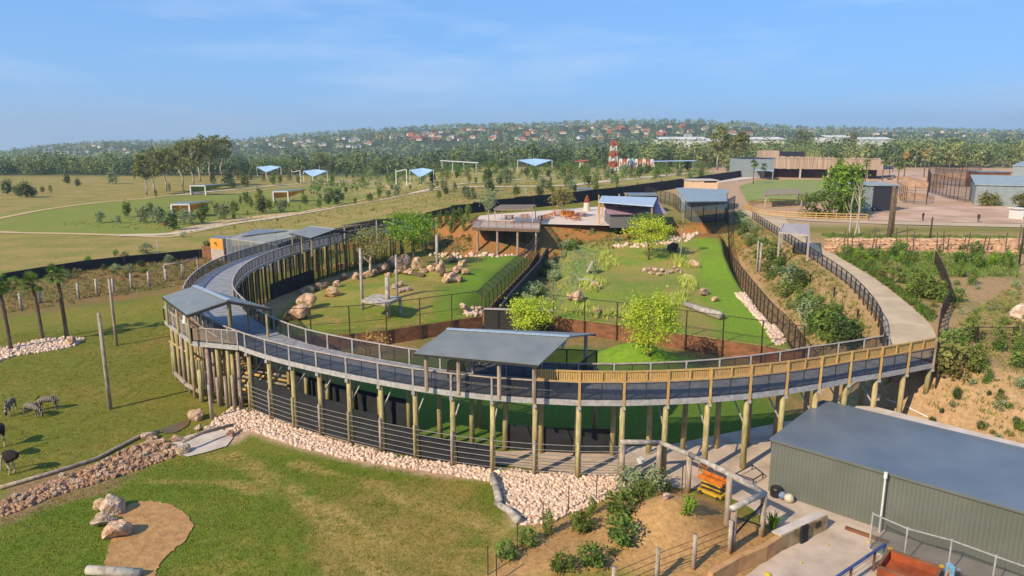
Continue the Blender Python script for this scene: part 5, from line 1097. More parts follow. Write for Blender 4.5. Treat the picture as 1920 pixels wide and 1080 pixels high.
def ostrich(px, py, rz, label, brown=False, down=False):
    p = G(px, py); J = [((0, 0, 1.25), .34, .40), ((.34, 0, 1.28), .26, .30), ((-.38, 0, 1.30), .28, .32), ((-.72, 0, 1.36), .12, .14)]
    E_ = [(0, 1), (0, 2), (2, 3)]
    neck = [((.55, 0, 1.45), .10), ((.66, 0, 1.75), .06), ((.70, 0, 2.1), .05), ((.76, 0, 2.28), .07), ((.90, 0, 2.26), .035)] if not down else [((.58, 0, 1.3), .10), ((.8, 0, .95), .06), ((.95, 0, .5), .05), ((1.0, 0, .2), .07), ((1.08, 0, .08), .035)]
    par = 1
    for q, r_ in neck: J.append((q, r_)); E_.append((par, len(J) - 1)); par = len(J) - 1
    for y in (-.15, .15):
        par = 0
        for q, r_ in (((.05, y, .98), .15), ((.14, y, .72), .075), ((-.04, y, .42), .05), ((.04, y, .08), .045), ((.2, y, .04), .045)): J.append((q, r_)); E_.append((par, len(J) - 1)); par = len(J) - 1
    o = skin_body('ostrich', J, E_, M_ostb if brown else M_ost); o.data.materials.append(M_oskin)
    for f in o.data.polygons:
        c_ = f.center
        if c_.z < .84 or (c_.x > .5 and (c_.z > 1.5 or down and c_.z < 1.2)): f.material_index = 1
    o.location = p; o.rotation_euler = (0, 0, rz); return tag(o, label, 'ostrich', 'ostriches on the paddock')
ostrich(4, 838, R(-60), 'black ostrich with raised neck at the frame edge'); ostrich(-8, 862, R(150), 'ostrich half out of frame in front of the raised-neck one', True); ostrich(24, 890, R(160), 'dark ostrich standing nearest the drainage channel', down=True)

# ------------------------------------------------------------------ log terraces and posts under the western bay
tr = thing('log_terrace', 'stepped wall of stacked horizontal logs below the western shelter', 'retaining wall', (-20, 53.5, 0))
A, B = Vector((-22.3, 53.4, 0)), Vector((-17.9, 51.2, 0))
for i in range(9): 
    k = i * .23; a, b = A + Vector((.5 * k, 1.1 * k, .12 + k)), B + Vector((.5 * k, 1.1 * k, .12 + k)); MB().tube([a, b], [.11, .11], 8).build('log', M_oldpost if i % 2 else M_slat, tr, True)
A, B = Vector((-26.5, 58.2, 0)), Vector((-23.2, 55.0, 0))
for i in range(7):
    k = i * .24; a, b = A + Vector((.9 * k, .6 * k, .12 + k)), B + Vector((.9 * k, .6 * k, .12 + k)); MB().tube([a, b], [.11, .11], 8).build('log', M_oldpost if i % 2 else M_slat, tr, True)
for i, (px, py, h) in enumerate([(398, 785, 2.6), (412, 762, 2.3), (427, 765, 2.5), (441, 768, 2.7), (454, 770, 2.4), (378, 752, 2.5), (392, 748, 2.2), (366, 742, 3.0)]):
    p = G(px, py); mb_ = MB(); mb_.tube([p - Z * .2, p + Z * h + Vector((-.05, .05, 0))], [.15, .12], 9); tag(mb_.build('barrier_post', M_oldpost, None, True), 'rough upright post in the barrier below the western shelter', 'post', 'rough barrier posts')
p, q = at(318, 640, 3.2), at(375, 675, 3.2); tag(MB().tube([p, q], [.1, .1], 8).build('timber_beam', M_slat, None, True), 'pale diagonal beam fixed across the bay posts', 'beam')

# ------------------------------------------------------------------ foreground yard: big shed
w0 = at(1440, 920, .05); zt = 0
while proj(Vector((w0.x, w0.y, zt)))[1] > 822: zt += .05
e0_ = Vector((w0.x, w0.y, zt)); e1_ = at(1920, 957, zt); ld = (e1_ - e0_).normalized(); e1_ = e0_ + ld * 20; pd = Vector((-ld.y, ld.x, 0)) * 1.0
if pd.y < 0: pd = -pd
# ridge: along the perpendicular until it meets the sight line of the photographed apex
best = min(((proj(e0_ + pd * d + Z * hh)[0] - 1550) ** 2 + (proj(e0_ + pd * d + Z * hh)[1] - 765) ** 2, d, hh) for d in np.arange(1, 9, .1) for hh in np.arange(.1, 2.5, .05))
dW, dH = best[1], best[2]
shed = thing('steel_shed', 'big olive-grey ribbed steel shed with one low-pitched roof in the yard', 'shed', (w0.x, w0.y, 0))
M_shed = mat('olive_steel_cladding', lin(106, 108, 98), lin(98, 100, 90), .55, .6, spec=.4)
M_shedr = mat('grey_blue_roof', lin(108, 116, 124), lin(94, 103, 113), .36, .35, detail=8, spec=.55)
def ribbed(mbx, a, b, z0_, z1_, step=.2, dep=.035):
    d = (b - a); L = d.length; d.normalize(); n = Vector((d.y, -d.x, 0)); k = int(L / step); pts = []
    for i in range(k):
        for t, o_ in ((0, 0), (.6, 0), (.7, .6), (.9, .6)): pts.append(a + d * ((i + t) * L / k) + n * dep * o_)
    pts.append(b); mbx.strip([(p.x, p.y, z0_) for p in pts], [(p.x, p.y, z1_) for p in pts]); return mbx
A0, A1 = Vector((e0_.x, e0_.y, 0)), Vector((e1_.x, e1_.y, 0)); B0, B1 = A0 + pd * dW, A1 + pd * dW
ribbed(MB(), A0, A1, .0, zt - .02).build('front_wall', M_shed, shed); ribbed(MB(), B1, B0, 0, zt + dH - .06).build('back_wall', M_shed, shed)
for P0, P1 in ((A0, B0), (A1, B1)):
    mid_ = (P0 + P1) / 2; MB().add([(P0.x, P0.y, 0), (P1.x, P1.y, 0), (P1.x, P1.y, zt + dH - .07), (P0.x, P0.y, zt - .04)], [(0, 1, 2, 3)]).build('end_wall', M_shed, shed)
R0, R1 = A0 + pd * dW + Z * (zt + dH), A1 + pd * dW + Z * (zt + dH); ov = ld * .12
f_ = A0 - pd * .1 + Z * (zt - .01); f2 = A1 - pd * .1 + Z * (zt - .01); k_ = B0 + pd * .1 + Z * (zt - .01); k2 = B1 + pd * .1 + Z * (zt - .01)
MB().slab([f_ - ov, f2 + ov, R1 + ov, R0 - ov], .05).build('roof', M_shedr, shed)
MB().bar(R0 + Z * .03, R1 + Z * .03, .3, .03).build('ridge_cap', M_shedr, shed); MB().bar(f_ - Z * .08, f2 - Z * .08, .1, .1).build('gutter', M_shed, shed)
# concrete ledge behind the shed
la_, lb_ = at(1572, 760, 2.55), at(1990, 872, 2.55); lc_, ld_ = at(1990, 850, 2.6), at(1640, 762, 2.6)
tag(MB().slab([la_, lb_, lc_, ld_], 2.4).build('retaining_ledge', M_conc), 'pale concrete ledge running behind the big shed roof', 'retaining wall')
# white frame pole in front of the shed
p = at(1648, 1000, 0); lm = thing('light_mast', 'slim white mast standing before the shed wall', 'mast', p); tp = 0
while proj(p + Z * tp)[1] > 897: tp += .05
MB().tube([p, p + Z * tp], [.05, .045], 8).build('pole', M_white, lm); MB().tube([p + Z * tp, p + Z * (tp + .32)], [.09, .09], 8).build('lamp', M_white, lm)
# drum and enrichment balls
dp = at(1455, 930, .05); dr = thing('plastic_drum', 'black plastic drum by the shed corner', 'drum', dp); MB().tube([dp, dp + Z * .05, dp + Z * .25, dp + Z * .5, dp + Z * .55], [.3, .34, .36, .34, .3], 16).build('body', mat('black_plastic', lin(36, 36, 38), None, .35, 3, spec=.5), dr); MB().tube([dp + Z * .55, dp + Z * .58], [.2, .2], 12).build('lid', M_dsteel, dr)
def ball(px, py, r_, col, label):
    p = at(px, py, .05); bm = bmesh.new(); bmesh.ops.create_uvsphere(bm, u_segments=20, v_segments=14, radius=r_)
    for v in bm.verts: v.co *= 1 + .02 * mnoise.noise(v.co * 4); v.co.z *= .96
    me_ = bpy.data.meshes.new('ball'); bm.to_mesh(me_); bm.free(); me_.materials.append(col); me_.polygons.foreach_set('use_smooth', [True] * len(me_.polygons)); o = link('play_ball', me_); o.location = p + Z * r_ * .96; return tag(o, label, 'ball', 'heavy play balls')
ball(1467, 936, .24, mat('blue_plastic', lin(120, 138, 158), lin(90, 108, 128), .5, 3), 'scuffed blue ball between the drum and the beige ball'); ball(1479, 942, .27, mat('beige_plastic', lin(206, 194, 172), lin(176, 164, 142), .6, 3), 'beige ball at the end of the row by the shed')
# scissor lift
lp = at(1335, 930, .06); lf = thing('scissor_lift', 'lowered orange and yellow scissor lift parked beside the log frame', 'scissor lift', lp)
lx = (at(1360, 935, 0) - at(1305, 912, 0)).normalized(); ly = Vector((-lx.y, lx.x, 0)); M_or = mat('orange_paint', lin(206, 120, 44), lin(180, 98, 36), .5, 3); M_ye = mat('yellow_paint', lin(206, 166, 52), lin(176, 138, 40), .5, 3)
def lbox(mbx, u, v, z, su, sv, sz): c_ = lp + lx * u + ly * v; mbx.box((c_.x, c_.y, lp.z + z), (su, sv, sz), math.atan2(lx.y, lx.x)); return mbx
lbox(MB(), 0, 0, .33, 1.9, .8, .22).build('chassis', M_ye, lf)
for u in (-.7, .7):
    for v in (-.36, .36): c_ = lp + lx * u + ly * v; MB().tube([c_ + Z * .17 - ly * .06, c_ + Z * .17 + ly * .06], [.17, .17], 12).build('wheel', M_dsteel, lf)
for i in range(4):
    for v in (-.3, .3):
        z_ = .52 + i * .16; m = MB(); m.bar(lp + lx * -.8 + ly * v + Z * z_, lp + lx * .8 + ly * v + Z * (z_ + .1), .05, .06); m.bar(lp + lx * .8 + ly * (v + .05) + Z * z_, lp + lx * -.8 + ly * (v + .05) + Z * (z_ + .1), .05, .06); m.build('scissor_arm', M_ye if i % 2 else M_dsteel, lf)
lbox(MB(), 0, 0, 1.24, 2.0, .85, .12).build('platform', M_or, lf); lbox(lbox(MB(), 0, -.41, 1.4, 2.0, .04, .22), 0, .41, 1.4, 2.0, .04, .22).build('toe_board', M_or, lf)
m = MB()
for u in (-.98, -.33, .33, .98):
    for v in (-.4, .4): a = lp + lx * u + ly * v; m.bar(a + Z * 1.3, a + Z * 2.2, .035)
for z_ in (1.75, 2.2):
    for v in (-.4, .4): m.bar(lp + lx * -.98 + ly * v + Z * z_, lp + lx * .98 + ly * v + Z * z_, .035)
    for u in (-.98, .98): m.bar(lp + lx * u + ly * -.4 + Z * z_, lp + lx * u + ly * .4 + Z * z_, .035)
m.build('guard_rail', M_or, lf)
lf.scale = (.8, .8, .8)
# folded steel frame on the ground
fr0 = [at(1378, 897, .1), at(1410, 880, .1), at(1430, 897, .1), at(1412, 908, .1)]; fo = thing('steel_trestle', 'low rusty steel trestle standing on the yard by the lift', 'trestle', fr0[0])
for i in range(4): MB().bar(fr0[i] + Z * .3, fr0[(i + 1) % 4] + Z * .3, .05).build('rail', M_dsteel, fo); MB().bar(fr0[i], fr0[i] + Z * .3, .05).build('leg', M_dsteel, fo)
# log portal: posts and beams
def post_at(px, py, h, r, root, m=None): p = at(px, py, .05); MB().tube([p - Z * .2, p + Z * h * .5, p + Z * h], [r * 1.06, r, r * .95], 10).build('post', m or M_oldpost, root, True); return p + Z * h
pg = thing('log_portal', 'weathered log portal with sloping top beams across the yard', 'gate frame', at(1235, 900, 0))
def rise(px, py, top):
    p = at(px, py, .05); h = .5
    while proj(p + Z * h)[1] > top: h += .03
    return h
t0, t1, t2, t3, t4, t5 = [post_at(px, py, rise(px, py, tp), .16, pg) for px, py, tp in ((1165, 905, 832), (1234, 897, 833), (1289, 925, 856), (1361, 1003, 893), (1427, 1006, 929), (1371, 1040, 955))]
ex = lambda a, b, k=.12: b + (b - a) * k
for a, b in ((ex(t1, t0, .06), ex(t0, t1, .03)), (t1, t2), (t2, t3), (t3, ex(t3, t4, .04)), (ex(t4, t5, .1), t4)): MB().tube([a + Z * .1, a.lerp(b, .5) + Z * .11, b + Z * .1], [.145, .15, .145], 10).build('beam', M_greylog, pg, True)
MB().bar(t5 - Z * .4, t4 - Z * 1.7, .07).build('cross_brace', M_dsteel, pg); MB().bar(t5 - Z * 1.5, t4 - Z * .4, .07).build('cross_brace', M_dsteel, pg)
hm = thing('hanging_feeder', 'small white feeder slung below the log portal beam', 'feeder', at(1190, 888, 0)); c_ = (t0 + t1) / 2 - Z * .9; MB().tube([c_, c_ - Z * .3], [.25, .18], 12).build('bowl', M_white, hm)
for s in (t0, t1): MB().bar(s - Z * .3, c_, .04).build('rope', M_rail, hm)
# wire fence on rough posts across the heap
wf = thing('wire_fence', 'wire stock fence on rough posts crossing the heap of earth', 'wire fence', G(1300, 1040)); tops = []
for px, py, h in [(1367, 1036, 1.7), (1300, 1066, 1.75), (1231, 1092, 1.7), (1150, 1125, 1.6)]:
    p = G(px, py); MB().tube([p - Z * .2, p + Z * h], [.13, .11], 9).build('post', M_oldpost, wf, True); tops.append((p, h))
for k in (.25, .45, .65, .85):
    m = MB()
    for (p, h), (q, h2) in zip(tops[:-1], tops[1:]): m.bar(p + Z * h * k, q + Z * h2 * k, .018)
    m.build('wire', M_dsteel, wf)
sp = thing('star_picket_fence', 'row of thin rusty star pickets along the rubble edge', 'fence', G(1010, 985)); tops = []
for px, py, h in [(915, 1078, 1.5), (931, 1092, 1.4), (970, 1030, 1.4), (1018, 990, 1.5), (1066, 958, 1.45), (1118, 938, 1.5), (1278, 925, 1.9)]:
    p = G(px, py); MB().bar(p - Z * .1, p + Z * h, .05).build('picket', M_bronze, sp); tops.append(p + Z * h * .6)
m = MB()
for a, b in zip(tops[1:5], tops[2:6]): m.bar(a, b, .012)
m.build('wire', M_wire, sp)
# kerbed planter wall at lower right
rw = [at(1330, 1105, 0), at(1380, 1075, 0), at(1432, 1052, 0), at(1460, 1033, 0), at(1545, 993, 0)]; rt = thing('planter_wall', 'sandy rendered retaining wall along the yard ramp', 'wall', rw[2])
M_rend = mat('tan_render', lin(196, 150, 104), lin(168, 122, 80), .9, 1.2, bump=.2); M_tanc = mat('old_tan_render', lin(172, 150, 112), lin(120, 98, 70), .9, 1.6, detail=7)
for i in range(4): MB().bar(rw[i] + Z * .42, rw[i + 1] + Z * .42, .28, .9).build('wall_panel', M_rend if i < 3 else M_tanc, rt)
MB().bar(rw[3] + Z * .86 + Vector((-.15, .12, 0)), rw[4] + Z * .86 + Vector((-.15, .12, 0)), .5, .08).build('capping', M_conc, rt)
a, b = rw[3].lerp(rw[4], .72), rw[3].lerp(rw[4], .84); pr_ = (rw[4] - rw[3]).normalized(); nn_ = Vector((pr_.y, -pr_.x, 0)); MB().bar(a + nn_ * .15 + Z * .62, b + nn_ * .15 + Z * .62, .04, .3).build('vent', M_dsteel, rt)
p = rw[3].lerp(rw[4], .45) + nn_ * .22; tag(MB().box((p.x, p.y, .5), (.5, .12, .95), math.atan2(pr_.y, pr_.x)).build('door_panel', M_cloth), 'dark access panel standing against the yard wall', 'panel')
for px, py, s, lb in [(1552, 1022, .07, 'small yellow block on the ramp'), (1502, 1056, .07, 'yellow scrap on the ramp by the wall'), (1622, 1003, .16, 'bright yellow sack by the mesh fence'), (1630, 1018, .14, 'flat yellow scrap in front of the mesh fence'), (1440, 1078, .16, 'bright yellow marker at the wall foot')]:
    p = at(px, py, .06); bm = bmesh.new(); bmesh.ops.create_icosphere(bm, subdivisions=2, radius=s)
    for v in bm.verts: v.co.z = max(-.04, v.co.z * .45); v.co *= 1 + .15 * mnoise.noise(v.co * 9)
    me_ = bpy.data.meshes.new('sack'); bm.to_mesh(me_); bm.free(); me_.materials.append(mat('yellow_plastic', lin(216, 190, 70), lin(186, 160, 56), .7, 3)); o = link('yellow_sack', me_); o.location = p + Z * .04; tag(o, lb, 'marker', 'yellow markers')
# chain-wire fence before the shed
cf = thing('chain_wire_fence', 'galvanised chain-wire fence standing before the shed wall', 'fence', at(1640, 1010, 0)); tops = []
def under(px, ztop, py): p = at(px, py, ztop); return Vector((p.x, p.y, 0))
FT = [under(1637, 2.0, 962), under(1702, 2.0, 990), under(1785, 2.0, 1012), under(1868, 2.0, 1042), under(1990, 2.0, 1085)]
for p in FT: MB().tube([p, p + Z * 2.05], [.04, .04], 8).build('post', M_galv, cf)
M_chain = meshmat('chain_wire', lin(84, 86, 84), .5)
for a, b in zip(FT[:-1], FT[1:]):
    m = MB(); m.add([a + Z * .08, b + Z * .08, b + Z * 1.95, a + Z * 1.95], [(0, 1, 2, 3)]); m.m = 1; m.bar(a + Z * 1.97, b + Z * 1.97, .05); m.bar(a + Z * .06, b + Z * .06, .04); m.build('wire_panel', [M_chain, M_galv], cf)
# rusty timber edge, orange skip, blue guard rail, pale blue machine
a, b = at(1585, 990, .1), at(1665, 1018, .1); tag(MB().bar(a, b, .18, .2).build('timber_sleeper', M_rust), 'rusty brown sleeper lying in front of the mesh fence', 'sleeper')
bx0, bx1 = at(1668, 1032, 1.0), at(1765, 1066, 1.0); bd = (bx1 - bx0).normalized(); bn = Vector((bd.y, -bd.x, 0)); sk = thing('steel_skip', 'orange rusted steel skip at the bottom edge of the yard', 'skip', (bx0.x, bx0.y, 0))
M_orr = mat('rusty_orange_paint', lin(172, 84, 44), lin(128, 64, 38), .7, 1.2); c4 = [bx0, bx1, bx1 + bn * 1.8, bx0 + bn * 1.8]
for i in range(4):
    a, b = c4[i], c4[(i + 1) % 4]; MB().bar(Vector((a.x, a.y, .53)), Vector((b.x, b.y, .53)), .06, .94).build('side', M_orr, sk); MB().bar(Vector((a.x, a.y, 1.04)), Vector((b.x, b.y, 1.04)), .12, .08).build('rim', M_rust, sk)
MB().add([(p.x, p.y, .62) for p in c4], [(0, 1, 2, 3)]).build('load', M_orr, sk)
for a in (bx0, bx1): MB().box((a.x, a.y, 1.12), (.16, .12, .08)).build('lug', M_ye, sk)
ra, rb_ = at(1560, 1088, 1.1), at(1660, 1020, 1.1); br = thing('guard_rail', 'blue steel guard rail with wire infill beside the skip', 'railing', (rb_.x, rb_.y, 0)); M_blue = mat('blue_paint', lin(70, 88, 136), lin(56, 72, 116), .5, 3); M_bgrey = mat('blue_grey_steel', lin(110, 132, 144), lin(88, 108, 120), .5, 3)
MB().tube([ra, rb_], [.07, .07], 10).build('top_rail', M_blue, br); MB().tube([rb_ - Z * 1.05, rb_ + Z * .05], [.07, .07], 10).build('end_post', M_bgrey, br)
for t in (.35, .8): p = ra.lerp(rb_, t); MB().bar(p - Z * 1.05, p, .09).build('post', M_rust, br)
m = MB()
for z_ in (.2, .45, .7): m.bar(ra - Z * z_, rb_ - Z * z_, .015)
m.build('wire', M_wire, br)
p = at(1780, 1078, .9); mc = thing('pallet_jack', 'pale blue wheeled machine beside the orange skip', 'machine', (p.x, p.y, 0)); M_pb = mat('pale_blue_paint', lin(140, 178, 200), lin(110, 150, 176), .5, 3)
MB().box((p.x, p.y, .75), (.2, .35, 1.3)).build('mast', M_pb, mc); MB().box((p.x + .55, p.y - .1, .5), (.8, .5, .5)).build('body', M_dsteel, mc); MB().bar(p + Vector((0, 0, .3)), p + Vector((-.35, -.3, .1)), .06).build('handle', M_or, mc); MB().bar(p + Vector((0, .1, .4)), p + Vector((.5, .1, .2)), .06).build('arm', M_pb, mc)
for v in (-.25, .25): c_ = Vector((p.x + .6, p.y - .1 + v, .17)); MB().tube([c_ - Vector((0, .05, 0)), c_ + Vector((0, .05, 0))], [.17, .17], 12).build('wheel', M_cloth, mc)
# grey electrical box on a post by the landing, white pipe on the bank
p = at(1640, 748, 2.6); eb = thing('meter_box', 'grey switch box fixed to a post below the landing', 'switch box', (p.x, p.y, 2.2)); MB().box((p.x, p.y, 2.75), (.55, .35, .45)).build('box', M_galv, eb); MB().box((p.x, p.y - .19, 2.75), (.42, .04, .34)).build('door', M_rail, eb); MB().bar((p.x + .1, p.y + .1, 1.4), (p.x + .1, p.y + .1, 2.53), .1).build('stand', M_galv, eb)
a, b = g(1662, 752, .12), g(1740, 786, .12); tag(MB().tube([a, a.lerp(b, .5) + Z * .1, b], [.05, .05, .05], 8).build('drain_pipe', M_white), 'thin white pipe lying down the sandy bank', 'pipe')

# ------------------------------------------------------------------ black perimeter wall
pw = thing('perimeter_wall', 'long black cloth-covered perimeter fence between zoo and park', 'fence', (*WALL[2], 0))
wl_ = resample([Vector((a, b, 0)) for a, b in WALL], 6.0)
for a, b in zip(wl_[:-1], wl_[1:]):
    za, zb = h1(a.x, a.y), h1(b.x, b.y); hh = 1.55 if a.x < -25 else 1.5 + 1.2 * float(sm(-25, 5, a.x))
    m = MB(); m.slab([Vector((a.x, a.y, za + hh)), Vector((b.x, b.y, zb + hh)), Vector((b.x - .1, b.y + .15, zb + hh)), Vector((a.x - .1, a.y + .15, za + hh))], hh + .4); m.build('panel', M_cloth, pw)
for p in wl_[::2]: hh = 1.6 if p.x < -25 else 1.55 + 1.2 * float(sm(-25, 5, p.x)); MB().bar((p.x, p.y - .12, h1(p.x, p.y) - .3), (p.x, p.y - .12, h1(p.x, p.y) + hh), .12).build('post', M_dsteel, pw)
for i, (px, py, top) in enumerate([(985, 378, 352), (983, 376, 355), (1354, 330, 308), (1008, 340, 300)][:3:2]):
    pole(px, py, top, 'bent white light mast rising over the black fence', .1, 'light_mast', M_galv, group='fence light masts')
# hut with orange front and mesh aviary, outside the north-west of the ring
def bxp(mbx, a, b, c_, z0_, z1_): """box from three plan corners"""; d = a + (c_ - b); mbx.prism([xy(a), xy(b), xy(c_), xy(d)], z0_, z1_); return mbx
p = at(396, 474, 1.0); a, b, c_ = at(396, 476, 1), at(420, 478, 1), at(436, 472, 1)
ht = thing('ticket_hut', 'small hut with bright orange front panel by the black fence', 'hut', (p.x, p.y, 0)); bxp(MB(), a, b, c_, 0, 3.6).build('wall', M_rail, ht); n_ = (a - c_).normalized(); q0, q1 = a.lerp(b, .02), a.lerp(b, .98)
dn = (b - a).normalized(); nf = Vector((dn.y, -dn.x, 0)); M_osign = mat('orange_sign', lin(236, 160, 60), lin(224, 146, 50), .6, 1); MB().prism([xy(q0 + nf * .05), xy(q1 + nf * .05), xy(q1 + nf * .01), xy(q0 + nf * .01)], 1.9, 3.7).build('front_panel', M_osign, ht); bxp(MB(), a - dn * .1, b + dn * .1, c_ + dn * .1, 3.6, 3.7).build('roof', M_roof, ht)
cc = (q0 + q1) / 2 + nf * .055; m = MB(); m.add([(cc.x + dn.x * .5 * math.cos(t) * (1 + .25 * math.sin(3 * t)), cc.y + dn.y * .5 * math.cos(t), 2.8 + .4 * math.sin(t)) for t in [i * .524 for i in range(12)]], [tuple(range(12))]); m.build('emblem', M_rust, ht)
a, b = at(380, 478, .5), at(425, 482, .5); tag(MB().bar(Vector((a.x, a.y, 1.0)), Vector((b.x, b.y, 1.0)), .15, 2.2).build('screen_panel', M_rust), 'rusty steel screen beside the orange-fronted hut', 'screen')
av = thing('mesh_aviary', 'flat-topped grey mesh aviary behind the curving boardwalk', 'aviary', (*xy(at(470, 465, 1)), 0)); zt_ = 4.3; c4 = [at(424, 447, zt_), at(520, 459, zt_), at(590, 432, zt_), at(480, 430, zt_)]
M_net = meshmat('aviary_mesh', lin(150, 160, 166), .32); M_netr = meshmat('aviary_roof_mesh', lin(170, 178, 182), .5)
for i in range(4):
    L = resample([Vector((c4[i].x, c4[i].y, 0)), Vector((c4[(i + 1) % 4].x, c4[(i + 1) % 4].y, 0))], 3.2)
    for p in L[:-1]: MB().bar(p, p + Z * zt_, .1).build('post', M_galv, av)
    for p, q in zip(L[:-1], L[1:]): MB().add([p, q, q + Z * zt_, p + Z * zt_], [(0, 1, 2, 3)]).build('mesh_panel', M_net, av)
    MB().bar(c4[i], c4[(i + 1) % 4], .12).build('top_rail', M_galv, av)
MB().add([p + Z * .02 for p in c4], [(0, 1, 2, 3)]).build('roof_mesh', M_netr, av)
for t in (.25, .5, .75): MB().bar(c4[0].lerp(c4[1], t), c4[3].lerp(c4[2], t), .08).build('roof_rail', M_galv, av)
z2 = zt_ + .25; k = [at(452, 443, z2), at(505, 436, z2), at(540, 432, z2), at(480, 429, z2)]; MB().slab(k, .1).build('solid_roof', M_roof, av)
# log gate beyond the paddock
lg = thing('log_gate', 'pale log gate frame at the far paddock corner', 'gate frame', G(310, 528)); tp_ = []
for px, py in [(310, 527), (343, 524), (372, 512)]: p = G(px, py); MB().tube([p, p + Z * 2.3], [.14, .13], 8).build('post', M_oldpost, lg, True); tp_.append(p + Z * 2.3)
for a, b in zip(tp_[:-1], tp_[1:]): MB().tube([a + Z * .1, b + Z * .1], [.12, .12], 8).build('beam', M_oldpost, lg, True); MB().bar(a - Z * .2, b - Z * 2.1, .07).build('brace', M_bark, lg)

# ------------------------------------------------------------------ lookout deck and plaza
lo = thing('lookout_deck', 'cantilevered concrete lookout deck over the lion enclosure', 'platform', (*xy(at(950, 430, 5)), 0)); zt_ = 5.12
c4 = [at(885, 432, zt_ - .6), at(1012, 436, zt_ - .6), at(1016, 414, zt_), at(896, 414, zt_)]; c4 = [Vector((p.x, p.y, zt_)) for p in c4]
MB().slab(c4, .55).build('deck_slab', mat('brown_fascia', lin(128, 102, 84), lin(110, 86, 70), .85, 2), lo); MB().slab([p + Z * .012 for p in c4], .01).build('deck_paving', M_plaza, lo)
for a, b in ((c4[0], c4[1]), (c4[1], c4[2]), (c4[3], c4[0])):
    L = resample([a, b], 1.6)
    for p in L: MB().bar(p, p + Z * 1.15, .07).build('railing_post', M_rust, lo)
    for p, q in zip(L[:-1], L[1:]): m = MB(); m.add([p + Z * .08, q + Z * .08, q + Z * 1.05, p + Z * 1.05], [(0, 1, 2, 3)]); m.m = 1; m.bar(p + Z * 1.12, q + Z * 1.12, .09); m.build('mesh_panel', [meshmat('grey_mesh_infill', lin(120, 112, 112), .5), M_rust], lo)
for t in (.08, .38, .68, .95): p = c4[0].lerp(c4[1], t) + Vector((0, .4, 0)); MB().tube([(p.x, p.y, h1(p.x, p.y) - .3), (p.x, p.y, zt_ - .55)], [.22, .2], 9).build('support_post', M_oldpost, lo)
a, b = c4[0].lerp(c4[1], .25) + Vector((0, 3, 0)), c4[0].lerp(c4[1], .98) + Vector((0, 3, 0)); MB().prism([xy(a), xy(b), xy(b + Vector((0, 4, 0))), xy(a + Vector((0, 4, 0)))], .5, zt_ - .6).build('glazed_wall', mat('dark_glass', lin(34, 34, 36), None, .15, 2, spec=.6), lo)
def pergola(name, label, px4, z, m, base=5.05, slats=0, cat='shelter', postm=None, npost=4):
    c_ = [at(*p, z) for p in px4]; r = thing(name, label, cat, (*xy((c_[0] + c_[2]) / 2), base))
    if slats:
        for i in range(slats): a, b = c_[0].lerp(c_[1], (i + .1) / slats), c_[3].lerp(c_[2], (i + .1) / slats); MB().bar(a, b, (c_[1] - c_[0]).length / slats * .55, .12).build('slat', m, r)
        for a, b in ((0, 1), (3, 2)): MB().bar(c_[a] - Z * .15, c_[b] - Z * .15, .2, .2).build('beam', m, r)
    else: MB().slab(c_, .18).build('roof', m, r)
    cen = (c_[0] + c_[2]) / 2
    for p in c_: q = p.lerp(cen, .05); MB().bar((q.x, q.y, base), (q.x, q.y, z - .15), .2).build('post', postm or M_rail, r)
    return r
M_thatch = mat('grey_thatch', lin(170, 150, 132), lin(130, 112, 98), .95, 4, detail=8, bump=.5)
pergola('pergola', 'brushwood-topped pergola on the lookout terrace', [(926, 392), (1000, 391), (1006, 384), (940, 384)], 8.0, M_thatch, slats=16)
def table(px, py, label, rz=.3):
    p = at(px, py, 5.08); r = thing('picnic_table', label, 'picnic table', p, 'orange picnic tables on the plaza'); M_t = mat('orange_timber', lin(206, 128, 72), lin(176, 104, 56), .8, 3); ca, sa = math.cos(rz), math.sin(rz)
    def bx(nm, u, v, z_, su, sv, sz): MB().box((p.x + u * ca - v * sa, p.y + u * sa + v * ca, p.z + z_), (su, sv, sz), rz).build(nm, M_t, r)
    bx('top', 0, 0, .74, 1.8, .8, .06); bx('bench', 0, .75, .45, 1.8, .3, .05); bx('bench', 0, -.75, .45, 1.8, .3, .05)
    for u in (-.6, .6): bx('leg', u, 0, .36, .1, 1.5, .1); bx('leg', u, .3, .3, .1, .1, .7); bx('leg', u, -.3, .3, .1, .1, .7)
for i, (px, py) in enumerate([(955, 411), (985, 409), (1016, 412), (1026, 409), (1038, 405), (1065, 410), (1080, 413), (1076, 406), (1090, 406), (1045, 402)]): table(px, py, 'orange timber picnic table on the pale plaza', .2 + .3 * i)
p = at(1064, 404, 5.08); kb = thing('planter_box', 'bright orange box planter among the picnic tables', 'planter', p); M_o2 = mat('bright_orange', lin(236, 146, 30), lin(220, 126, 24), .6, 3)
for i in range(6): MB().box((p.x - 1.1 + i * .44, p.y, p.z + .45), (.4, 1.2, .9)).build('slat', M_o2, kb)
MB().box((p.x, p.y, p.z + .92), (2.7, 1.3, .08)).build('rim', M_o2, kb)
p = at(1100, 395, 5.08); st = thing('statue', 'terracotta animal statue on a pale plinth in the plaza', 'statue', p); MB().tube([p, p + Z * .2, p + Z * 1.7], [.75, .7, .62], 12).build('plinth', M_plaza, st)
sj = skin_body('figure', [((0, 0, 2.0), .35), ((.1, 0, 2.6), .4), ((0, 0, 3.1), .28), ((.15, 0, 3.5), .22), ((.5, 0, 2.5), .14), ((.6, 0, 1.95), .1), ((-.4, 0, 2.4), .14), ((-.5, 0, 1.9), .1)], [(0, 1), (1, 2), (2, 3), (1, 4), (4, 5), (1, 6), (6, 7)], M_orr, 1); sj.parent = st; sj.location = (0, 0, -.2)
